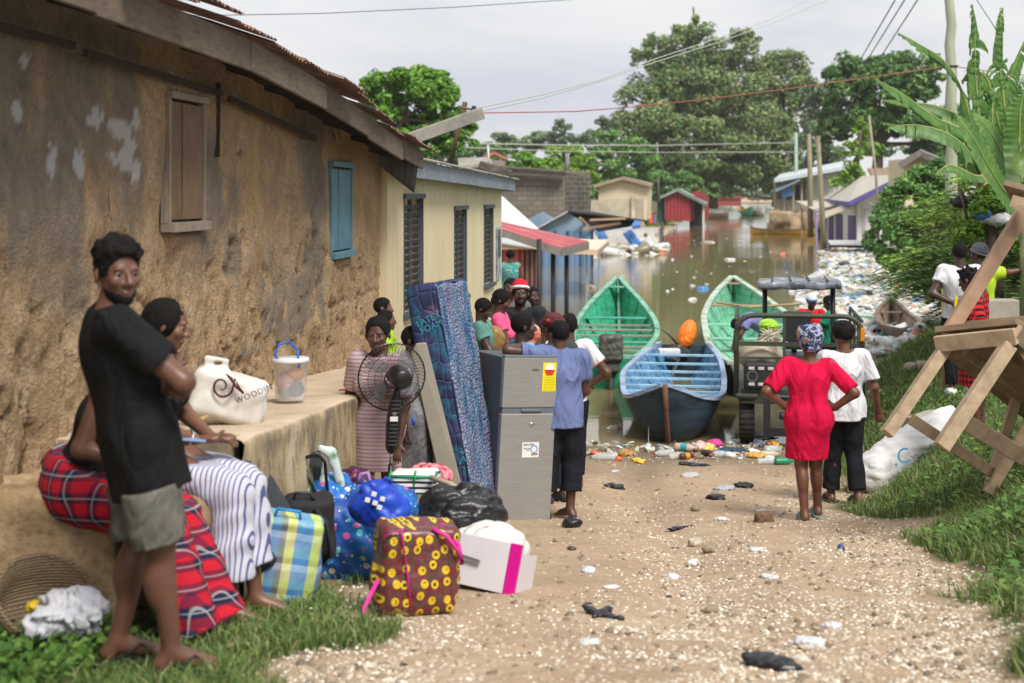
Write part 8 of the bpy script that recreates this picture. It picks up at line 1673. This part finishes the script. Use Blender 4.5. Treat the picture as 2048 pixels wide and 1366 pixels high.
# ------------------------------------------------------------------ people
def cloth(name, col, rough=.85, var=.1, vs=5):
    if name in _mc: return _mc[name]
    t = NT(name, col, rough, spec=.15); t.col(t.ramp(t.noise(vs, 4, .6), [(.3, tuple(c*(1-var) for c in col)), (.7, tuple(min(1, c*(1+var)) for c in col))]))
    t.bump(t.math('ADD', t.noise(4.2, 2.5, .5, t.co((1.5, 1.5, .7)), 1.2), t.math('MULTIPLY', t.noise(220, 2), .03)), .85, .09); _mc[name] = t.m; return t.m
BLACKT = cloth('black_tee', (.012, .012, .013)); GREYS = cloth('grey_denim', (.14, .135, .115), var=.35, vs=14)
def tartan(name, red, dark, per, line=None):
    t = NT(name, red, .85, spec=.15); x, y, z = t.sep(t.co()); u = t.math('ADD', y, t.math('MULTIPLY', x, .3)) if per > .1 else t.math('ADD', x, t.math('MULTIPLY', y, .8))
    def b(v, st, const=True): return t.ramp(t.math('FRACT', t.math('ADD', t.math('MULTIPLY', v, 1/per), 50.0)), st, const)
    a = b(u, [(0, 1.0), (.42, .0), (.9, 1.0)]); c = b(z, [(0, 1.0), (.42, .0), (.9, 1.0)])
    f = t.math('MULTIPLY', t.math('ADD', a, c), .5); col = t.ramp(f, [(0, dark), (.3, tuple(r*.38+d*.5 for r, d in zip(red, dark))), (.8, red)], True)
    if line:
        for v in (u, z): col = t.mix(b(v, [(0, 0.0), (.62, .75), (.68, 0)]), col, line)
    t.col(col); t.bump(t.noise(200, 2), .15, .002); return t.m
PLR = tartan('red_tartan', (.50, .015, .03), (.02, .02, .06), .095, (.35, .36, .36)); PLG = tartan('red_black_check', (.62, .015, .02), (.012, .01, .012), .052)
t = NT('pinstripe', (.5, .5, .62), .85, spec=.15); x, y, z = t.sep(t.co()); u = t.math('FRACT', t.math('ADD', t.math('MULTIPLY', t.math('ADD', y, t.math('MULTIPLY', x, .25)), 1/.021), 60.0)); t.col(t.ramp(u, [(0, (.10, .11, .27)), (.28, (.56, .56, .66))], True)); STR = t.m
t = NT('pink_lines', (.42, .3, .33), .85, spec=.15); x, y, z = t.sep(t.co()); u = t.math('FRACT', t.math('MULTIPLY', z, 1/.026)); t.col(t.ramp(u, [(0, (.20, .13, .16)), (.22, (.46, .34, .36))], True)); PKL = t.m
t = NT('wrap_print', (.05, .07, .15), .7, spec=.2); v = t.noise(26, 4, .65); c = t.ramp(v, [(.40, (.012, .018, .05)), (.50, (.05, .08, .20)), (.56, (.45, .50, .60)), (.66, (.03, .04, .10))]); t.col(t.mix(t.ramp(t.voro(9.5), [(.16, .9), (.24, 0)]), c, (.60, .28, .10))); WRP = t.m
t = NT('teal_print', (.03, .3, .3), .8); t.col(t.mix(t.ramp(t.noise(30, 3, .6), [(.5, 0), (.56, .8)]), (.02, .26, .29), (.40, .55, .45))); TEALP = t.m
t = NT('lime_print', (.4, .6, .03), .8); t.col(t.mix(t.ramp(t.voro(14), [(.22, .8), (.28, 0)]), (.42, .60, .02), (.25, .35, .30))); LIMEP = t.m
t = NT('orange_print', (.5, .12, .06), .8); t.col(t.mix(t.ramp(t.noise(22, 3, .6), [(.5, 0), (.56, .8)]), (.55, .13, .07), (.62, .45, .36))); ORP = t.m
WT = cloth('white_tee', (.66, .66, .70), var=.05); BLKTR = cloth('black_trousers', (.012, .013, .018)); 
R_, L_ = 'R', 'L'
def P(label, X, Y, yaw, **k): return person((X, Y), yaw, label=label, **k)
# young man in the left foreground
rt, c = P('young man in black tee and grey shorts, arms folded, looking at the camera', -1.385, 5.56, -PI/2+.32, H=1.70, skin=1, hair='top', beard=True, h=.008, head=(-1.18, -.02), z=gz(-1.36, 5.56)+.035,
  pose=dict(pel=(0, -.04, .53), chest=(0, -.09, .71), neck=(0, -.11, .82), head=(.004, -.09, .908), shR=(.108, -.095, .79), shL=(-.10, -.11, .79), elR=(.145, .045, .665), wrR=(-.03, .03, .67), elL=(-.14, .03, .655), wrL=(.05, .02, .64), hipR=(.05, -.04, .50), hipL=(-.05, -.04, .5), knR=(.065, .0, .285), anR=(.07, .025, .05), knL=(-.055, -.035, .285), anL=(-.055, -.085, .05)), hands=dict(R=((-1, .2, .1),), L=((1, .3, .1),)),
  wear=[('legs', GREYS, .96, .018, .012, 5, 'shorts', .02, .018), ('tee', BLACKT, .66, .13, .030, .009, 4, .05, .018)])
s = Sculpt(.004); s.rbox((.115, -.02, .60), (.022, .05, .06), .012); s.disp = wrinkle(.003, (40, 40, 40), 1); s.mesh('cargo_pocket', GREYS, rt, h=.008, local=True)
w_flip(c, flat('dark_sandal', (.02, .02, .024), .7))
# seated pair behind him
rt, c = P('person in black tank top and long red tartan trousers seated on the clay block', -1.93, 6.36, -PI/2-.08, H=1.60, skin=1, hair='short', h=.010, z=1.16, head=(.3, 0), face=False, fem=True,
  pose=dict(pel=(0, .0, .48), chest=(0, .07, .65), neck=(0, .13, .75), head=(.01, .16, .84), shR=(.105, .10, .735), shL=(-.105, .10, .735), elR=(.14, .05, .585), wrR=(.09, .19, .54), elL=(-.14, .12, .585), wrL=(-.06, .22, .54), hipR=(.05, .03, .46), hipL=(-.05, .03, .46), knR=(.085, .245, .385), anR=(.10, .37, .055), knL=(-.06, .24, .38), anL=(-.03, .41, .055)),
  wear=[('tee', cloth('black_tank', (.014, .014, .016)), 0, .03, .012, .003, 4, .06, .01, 'tank_top'), ('legs', PLR, 1.90, .06, .009, 6, 'trousers', .03, .008), ('flip', flat('black_flip', (.015, .015, .018), .6))])
rt, c = P('woman in white and blue striped trousers sitting on the plinth end holding a phone', -1.71, 6.80, -PI/2-.05, H=1.66, skin=2, hair='bob', h=.010, z=1.17, head=(.1, -.25), fem=True,
  pose=dict(pel=(0, .0, .478), chest=(0, .0, .655), neck=(0, .015, .755), head=(0, .04, .855), shR=(.10, .0, .735), shL=(-.10, .0, .735), elR=(.15, .03, .58), wrR=(.05, .13, .525), elL=(-.13, .05, .58), wrL=(-.02, .16, .52), hipR=(.055, .02, .462), hipL=(-.05, .02, .462), knR=(.075, .245, .375), anR=(.08, .24, .055), knL=(-.05, .25, .375), anL=(-.04, .285, .055)), hands=dict(R=((-.3, 1, .0),), L=((.2, 1, 0),)),
  wear=[('tee', cloth('dark_blouse', (.02, .018, .02)), .5, .03, .012, .005, 4), ('legs', STR, 1.70, .04, .012, 6, 'trousers', .03, .03), ('band', flat('silver', (.5, .5, .55), .3, metal=.7), 'R', .88), ('band', INK, 'R', .85, ('kn', 'an'), .027)])
tag(MB().box(at(378, 878, 6.66), (.16, .08, .010), Matrix.Rotation(.12, 3, 'Z') @ Matrix.Rotation(.1, 3, 'Y')).build('pale_blue_phone', flat('phone_blue', (.20, .32, .55), .35), bevel=.004), 'pale blue phone held in the lap of the striped-trousered woman', 'phone')
# woman by the fan
P('woman in a pink lined dress standing behind the fan, facing the camera', -.915, 9.75, PI-.22, H=1.60, skin=0, hair='short_puff', h=.010, fem=True, head=(.12, -.05), z=gz(-.915, 9.75), hs=1.03,
  pose=dict(elR=(.155, -.04, .655), wrR=(.14, .05, .61), elL=(-.14, .03, .62), wrL=(-.115, .07, .47)), wear=[('dress', PKL, .345, .012, .8, .008, 3, .10), ('flip', flat('dark_sandal', (.02, .02, .024)))])
tag(MB().tube([at(826, 835, 9.6), at(828, 850, 9.6)], .012, 8).build('key_fob', flat('cobalt_fob', (.02, .06, .4), .3), smooth=True), 'small blue key fob dangling from the hand of the fan woman', 'key fob')
P('bald little boy sitting high on the plinth against the mud wall', -1.13, 12.35, -PI/2, H=1.12, skin=1, hair='crop', h=.012, hs=1.2, z=1.18, pose=dict(pel=(0, 0, .52), knR=(.06, .2, .5), anR=(.06, .2, .26), knL=(-.06, .2, .5), anL=(-.06, .2, .26), elR=(.13, .03, .65), wrR=(.08, .12, .55)), wear=[('tee', cloth('brown_tee', (.12, .08, .05)), .5, .02), ('legs', BLKTR, .9)])
P('woman with short hair facing right beside the little child, in grey striped top', -.80, 11.35, -PI/2-.35, H=1.58, skin=0, hair='short', h=.011, fem=True, head=(.0, -.02), z=gz(-.8, 11.35)+.02, wear=[('dress', flat('grey_stripe_cloth', (.20, .20, .22), .85, .5, 30), .2, .02, .9, .006, 3, .12)])
P('small child in lime green held between the two women', -.985, 11.05, -PI/2+.2, H=.86, skin=1, hair='crop', h=.011, hs=1.35, z=1.43, wear=[('tee', cloth('lime_tee', (.40, .68, .04)), .5, .02), ('legs', BLKTR, .9)])
# the crowd by the fridge
P('boy with bowed head in cream and teal top half hidden by the mattress', -.30, 14.1, -PI/2-.2, H=1.50, skin=3, hair='short', h=.012, head=(0, -.5), z=.68, wear=[('tee', flat('teal_cream', (.10, .26, .22), .85, .6, 6), .5, .03), ('legs', BLKTR)], pose=dict(elR=(.13, .08, .66), wrR=(.05, .2, .66)))
P('woman with braids in a bright pink shirt looking down at her hands', -.125, 14.7, -PI/2-.1, H=1.60, skin=0, hair='braids', h=.011, fem=True, head=(0, -.42), z=.63, pose=dict(elR=(.13, .06, .64), wrR=(.04, .19, .675), elL=(-.12, .07, .64), wrL=(.0, .2, .66)), wear=[('tee', cloth('hot_pink', (.78, .12, .28)), .45, .05, .02), ('legs', cloth('dark_jeans', (.03, .04, .07)))])
crumple('brown_handbag', 'shiny brown handbag held under the pink shirt arm', at(987, 678, 14.3), (.12, .08, .12), flat('tan_leather', (.30, .17, .06), .4, .2, 6), 70, 'bag', h=.012, f=7)
P('man in black tee and red hat with white brim facing the camera', .085, 15.0, PI+.05, H=1.76, skin=3, hair='crop', beard=True, h=.011, z=.53, head=(0, .05), width=1.08, wear=[('tee', cloth('charcoal_tee', (.022, .024, .026)), .55, .05, .02), ('legs', BLKTR), ('hat', cloth('santa_red', (.55, .02, .04)), 'santa', cloth('fur_white', (.7, .68, .7)))])
P('man with short hair whose face shows left of the red and white hat', -.005, 16.2, PI-.5, H=1.70, skin=0, hair='short', h=.013, z=.56, wear=[('tee', cloth('grey_tee', (.12, .13, .13)), .55, .03), ('legs', BLKTR)])
P('person in dark grey top reaching for the post behind the man in the red hat', .215, 16.6, PI+.7, H=1.64, skin=3, hair='short', h=.013, z=.5, pose=dict(elL=(-.17, .08, .70), wrL=(-.2, .16, .76)), wear=[('tee', cloth('slate_tee', (.05, .055, .06)), 1.6, .03), ('legs', BLKTR)])
P('woman in a teal patterned dress with her back turned by the yellow house corner', -.03, 26.9, -.3, H=1.60, skin=0, hair='short_puff', h=.018, fem=True, z=.56, pose=dict(elR=(.15, .02, .64), wrR=(.13, .05, .52)), wear=[('dress', TEALP, .15, .03, .0, .006, 3, .13)])
P('boy in a sky blue tee leaning behind the fridge, seen in profile', .085, 12.62, -PI/2+.35, H=1.74, skin=3, hair='short', h=.010, head=(-.15, 0), z=gz(.08, 12.6), pose=dict(elR=(.20, .0, .70), wrR=(.10, .13, .705), elL=(-.13, .06, .66), wrL=(-.02, .16, .68)), wear=[('tee', cloth('sky_tee', (.16, .40, .66)), .6, .05, .02), ('legs', BLKTR)])
P('woman in magenta with an orange patterned headscarf between the boy and the cap', .185, 13.6, -.5, H=1.64, skin=2, hair=None, h=.012, fem=True, head=(-.2, 0), wear=[('tee', cloth('magenta_top', (.75, .01, .22)), .5, .05), ('legs', BLKTR), ('hat', ORP, 'scarf')])
P('man in a slate shirt, blue jeans and maroon cap with a red badge', .385, 13.05, .55, H=1.74, skin=0, hair='crop', h=.011, head=(.1, 0), wear=[('tee', cloth('slate_shirt', (.05, .065, .065)), .6, .06, .022), ('legs', cloth('blue_jeans', (.06, .09, .13), var=.3)), ('hat', cloth('maroon_cap', (.12, .035, .04)), 'cap'), ('shoes', flat('dark_clog', (.03, .035, .05), .6))])
MB().lathe(at(1096, 641, 12.9), [(.001, .004), (.014, .003), (.016, 0)], 12, axis=(0, -1, 0)).build('cap_badge', flat('badge_red', (.6, .02, .02), .5), smooth=True); o = bpy.data.objects['cap_badge']; q = [x for x in bpy.data.objects if x.name.startswith('cap') and x.name != 'cap_badge'][0]; 
mw = o.matrix_world.copy(); o.parent = q; bpy.context.view_layer.update(); o.matrix_parent_inverse = q.matrix_world.inverted()
P('man in a white tee with orange cuffs, hand on hip, turned to the water', .56, 14.0, .1, H=1.73, skin=0, hair='short', h=.012, pose=dict(elR=(.225, -.03, .655), wrR=(.125, .02, .575), elL=(-.15, 0, .64)), hands=dict(R=((-.7, .4, -.3),)), wear=[('tee', WT, .62, .05, .02), ('legs', BLKTR)])
w_band(dict(J={'elR': np.array((.225, -.03, .655))*1.73, 'shR': np.array((.105, 0, .80))*1.73}, H=1.73, root=[x for x in bpy.data.objects if x.name.startswith('person')][-1]), flat('orange_trim', (.80, .22, .02), .7), 'R', .60, ('sh', 'el'), .034)
# man leaning on the fridge
P('barefoot man in a violet-blue polo leaning an arm on the fridge', .41, 11.98, .12, H=1.69, skin=0, hair='crop', h=.009, head=(.25, -.05), z=gz(.47, 12.0)+.0,
  pose=dict(pel=(.0, .0, .53), chest=(-.005, .01, .715), neck=(-.005, .015, .825), head=(-.003, .03, .922), shL=(-.10, .02, .815), elL=(-.275, .04, .838), wrL=(-.22, .15, .845), elR=(.135, .03, .63), wrR=(.10, .13, .55), knR=(.06, .02, .285), anR=(.045, -.02, .05), knL=(-.06, .0, .285), anL=(-.085, -.03, .05)), hands=dict(L=((.6, .5, 0),)),
  toes=dict(R=(-.5, .9, 0), L=(-.6, .8, 0)), wear=[('legs', BLKTR, 1.62, .024, .008, 6, 'trousers', .0, .02), ('tee', cloth('violet_polo', (.14, .18, .36)), .60, .075, .036, .009, 8, .035)])
# woman in red
c8 = P('woman in a crimson dress and navy printed headwrap, hands on her hips', 2.46, 11.75, -.03, H=1.585, skin=4, hair='short', h=.009, fem=True, head=(.05, 0), width=1.06,
  pose=dict(elR=(.225, -.05, .665), wrR=(.125, .0, .585), elL=(-.235, -.05, .67), wrL=(-.125, .0, .59), shR=(.105, 0, .80), knR=(.035, .03, .285), anR=(.055, .08, .05), knL=(-.045, .0, .285), anL=(-.035, -.05, .05), hipR=(.05, 0, .5)), hands=dict(R=((-.75, .35, -.1), (0, -1, 0)), L=((.75, .35, -.1), (0, -1, 0))),
  wear=[('dress', cloth('crimson_jersey', (.62, .006, .055), var=.06), .315, .010, .88, .014, 12, .108, 'dress', .062), ('hat', WRP, 'wrap')])[1]
SAGE = flat('sage_rubber', (.22, .33, .24), .6); w_shoes(c8, SAGE, name='slider', open_=True, big=1.05)
# woman in white tee
c9 = P('woman in a white tee and black trousers with a short afro, walking away', 3.02, 12.95, .04, H=1.665, skin=4, hair='afro', h=.009, fem=True, head=(.0, .0), width=1.05,
  pose=dict(elR=(.165, -.02, .64), wrR=(.19, .035, .505), elL=(-.15, 0, .64), wrL=(-.13, .06, .5), knR=(.055, .0, .285), anR=(.06, -.07, .065), knL=(-.045, .045, .29), anL=(-.055, .06, .05)), wear=[('legs', BLKTR, 1.9, .015, .005, 6, 'trousers', .02, .02), ('tee', WT, .72, .065, .026, .013, 15, .06)])[1]
w_shoes(c9, flat('black_slide', (.03, .035, .035), .6), name='slide', open_=True)
# people at the boats
P('man in a violet shirt and jeans bending over inside the mint boat', 4.38, 24.6, PI/2+.15, H=1.70, skin=0, hair='short', h=.016, z=.0, pose=dict(pel=(0, -.02, .50), chest=(0, .14, .60), neck=(0, .235, .605), head=(0, .30, .555), shR=(.105, .21, .60), shL=(-.105, .21, .60), elR=(.12, .27, .47), wrR=(.10, .30, .36), elL=(-.13, .30, .47), wrL=(-.10, .34, .35), hipR=(.05, -.02, .47), hipL=(-.05, -.02, .47), knR=(.055, .04, .27), knL=(-.055, .02, .27)), wear=[('tee', cloth('violet_tee', (.20, .21, .42)), .55, -.02), ('legs', cloth('pale_jeans', (.20, .30, .40)))])
tag(MB().tube([(3.93, 24.3, .75), (4.05, 24.2, .1)], .025, 8).build('paddle_shaft', TRUNK, smooth=True), 'dark pole held by the man bending in the mint boat', 'pole')
P('man in a red shirt and white bucket hat with blue stripes behind the tricycle', 5.18, 24.6, PI-.1, H=1.70, skin=3, hair='crop', beard=True, h=.014, head=(.25, -.4), z=-.22, pose=dict(elR=(.16, .06, .64), wrR=(.1, .16, .55), elL=(-.17, .05, .64), wrL=(-.12, .17, .55)), wear=[('tee', cloth('scarlet_shirt', (.70, .015, .02)), 1.5, .02), ('legs', BLKTR), ('hat', flat('hat_white', (.68, .70, .75), .8), 'beanie', cloth('hat_blue', (.05, .14, .42)))])
P('man in a green tee facing left behind the tricycle', 5.14, 23.0, PI/2-.3, H=1.66, skin=3, hair='crop', h=.014, head=(.1, -.45), z=-.08, pose=dict(elR=(.14, .08, .64), wrR=(.1, .2, .58), elL=(-.14, .1, .64), wrL=(-.1, .2, .58)), wear=[('tee', cloth('green_tee', (.02, .28, .17)), .55, .03), ('legs', BLKTR)])
# people on the bank
P('bald man in a white shirt holding a phone behind his back on the bank', 4.93, 15.65, -.12, H=1.71, skin=3, hair='crop', h=.011, pose=dict(elL=(-.19, -.05, .66), wrL=(-.05, -.10, .60), elR=(.16, 0, .65), wrR=(.1, .1, .58), anR=(.07, .02, .05)), hands=dict(L=((.9, -.15, .25),)), wear=[('legs', BLKTR, 1.88, .02), ('tee', WT, .50, .045, .028, .008, 9, .045), ('shoes', WHITE, .04, 'sneaker', 1.15)])
tag(MB().box(at(1912, 603, 15.25), (.03, .012, .11), Matrix.Rotation(.2, 3, 'Y')).build('yellow_phone', flat('phone_yellow', (.75, .48, .02), .4), bevel=.004), 'yellow-edged phone in the hand behind the white shirt', 'phone')
P('man in a grey beanie and lime shirt stretching his arm to the right', 5.42, 16.5, -.15, H=1.66, skin=0, hair='crop', h=.012, head=(.9, 0), z=gz(5.42, 16.5)+.03, pose=dict(elR=(.22, .05, .79), wrR=(.37, .07, .82), shR=(.105, 0, .79)), hands=dict(R=((1, 0, .1),)), wear=[('legs', BLKTR), ('tee', LIMEP, .60, .05, .03), ('hat', cloth('grey_knit', (.20, .20, .215)), 'beanie')])
P('girl with bantu knots in an off-shoulder red and black checked dress', 4.30, 13.15, PI/2-.55, H=1.50, skin=0, hair='knots', h=.010, fem=True, head=(-.15, -.28), z=gz(4.42, 13.15), hs=1.05, pose=dict(chest=(0, .01, .715), head=(.0, .05, .925), elL=(-.20, -.06, .665), wrL=(-.12, -.0, .58), elR=(.15, .03, .64), wrR=(.1, .12, .58)), wear=[('dress', PLG, .27, .02, .95, .006, 3, .12, 'dress', .085)])
# tiny figures across the water
for x, lb, m1, sc in ((1291, 'tiny seated dark figure at the left of the three by the compound wall', BLACKT, 1.0), (1301, 'tiny figure in red and orange in the middle of the three by the compound wall', cloth('far_orange', (.70, .13, .05)), 1.6), (1309, 'tiny figure in violet at the right of the three by the compound wall', cloth('far_violet', (.20, .17, .36)), 1.2)):
    person((atx(x, 128), 128), PI, H=sc, skin=0, hair='short', h=.04, z=.35, face=False, label=lb, wear=[('dress', m1, .1, .02, .5, 0, 3, .13)])['x'] if False else person((atx(x, 128), 128), PI, H=sc, skin=0, hair='short', h=.04, z=.35, face=False, label=lb, wear=[('dress', m1, .1, .02, .5, 0, 3, .13)])
# porch along the yellow house on which the crowd stands
mb = MB(); Yp = [15.8, 28]; mb.add([(float(wx(Yp[0])), Yp[0], -.3), (float(wx(Yp[0]))+1.9, Yp[0], -.3), (float(wx(Yp[1]))+1.9-1.5, Yp[1], -.3), (float(wx(Yp[1])), Yp[1], -.3)]+[(float(wx(Yp[0])), Yp[0], .52), (float(wx(Yp[0]))+1.9, Yp[0], .52), (float(wx(Yp[1]))+.4, Yp[1], .56), (float(wx(Yp[1])), Yp[1], .56)], [(4, 5, 6, 7), (0, 1, 5, 4), (1, 2, 6, 5), (2, 3, 7, 6)])
mb.build('porch', flat('porch_grey', (.30, .26, .20), .9, .2, 3), yh)
# ------------------------------------------------------------------ lettering becomes real mesh
bpy.context.view_layer.update(); dg = bpy.context.evaluated_depsgraph_get()
for o in [x for x in bpy.data.objects if x.type == 'FONT']:
    me = bpy.data.meshes.new_from_object(o.evaluated_get(dg)); n = bpy.data.objects.new(o.name, me); COL.objects.link(n); n.parent = o.parent; n.matrix_parent_inverse = o.matrix_parent_inverse.copy(); n.matrix_basis = o.matrix_basis.copy(); nm = o.name; bpy.data.objects.remove(o); n.name = nm
# ------------------------------------------------------------------ the air itself
hz = MB().box((0, 290, 29), (900, 620, 66)).build('haze', None); hz.data.materials.clear()
m = bpy.data.materials.new('haze'); m.use_nodes = True; n = m.node_tree.nodes; n.clear(); o = n.new('ShaderNodeOutputMaterial'); v = n.new('ShaderNodeVolumePrincipled'); v.inputs['Color'].default_value = (.92, .94, 1, 1); v.inputs['Density'].default_value = .00025; v.inputs['Anisotropy'].default_value = .2
m.node_tree.links.new(v.outputs[0], o.inputs['Volume']); hz.data.materials.append(m); tag(hz, 'thin humid haze over the flooded village', kind='stuff')
SC.cycles.volume_bounces = 1; SC.cycles.volume_max_steps = 64
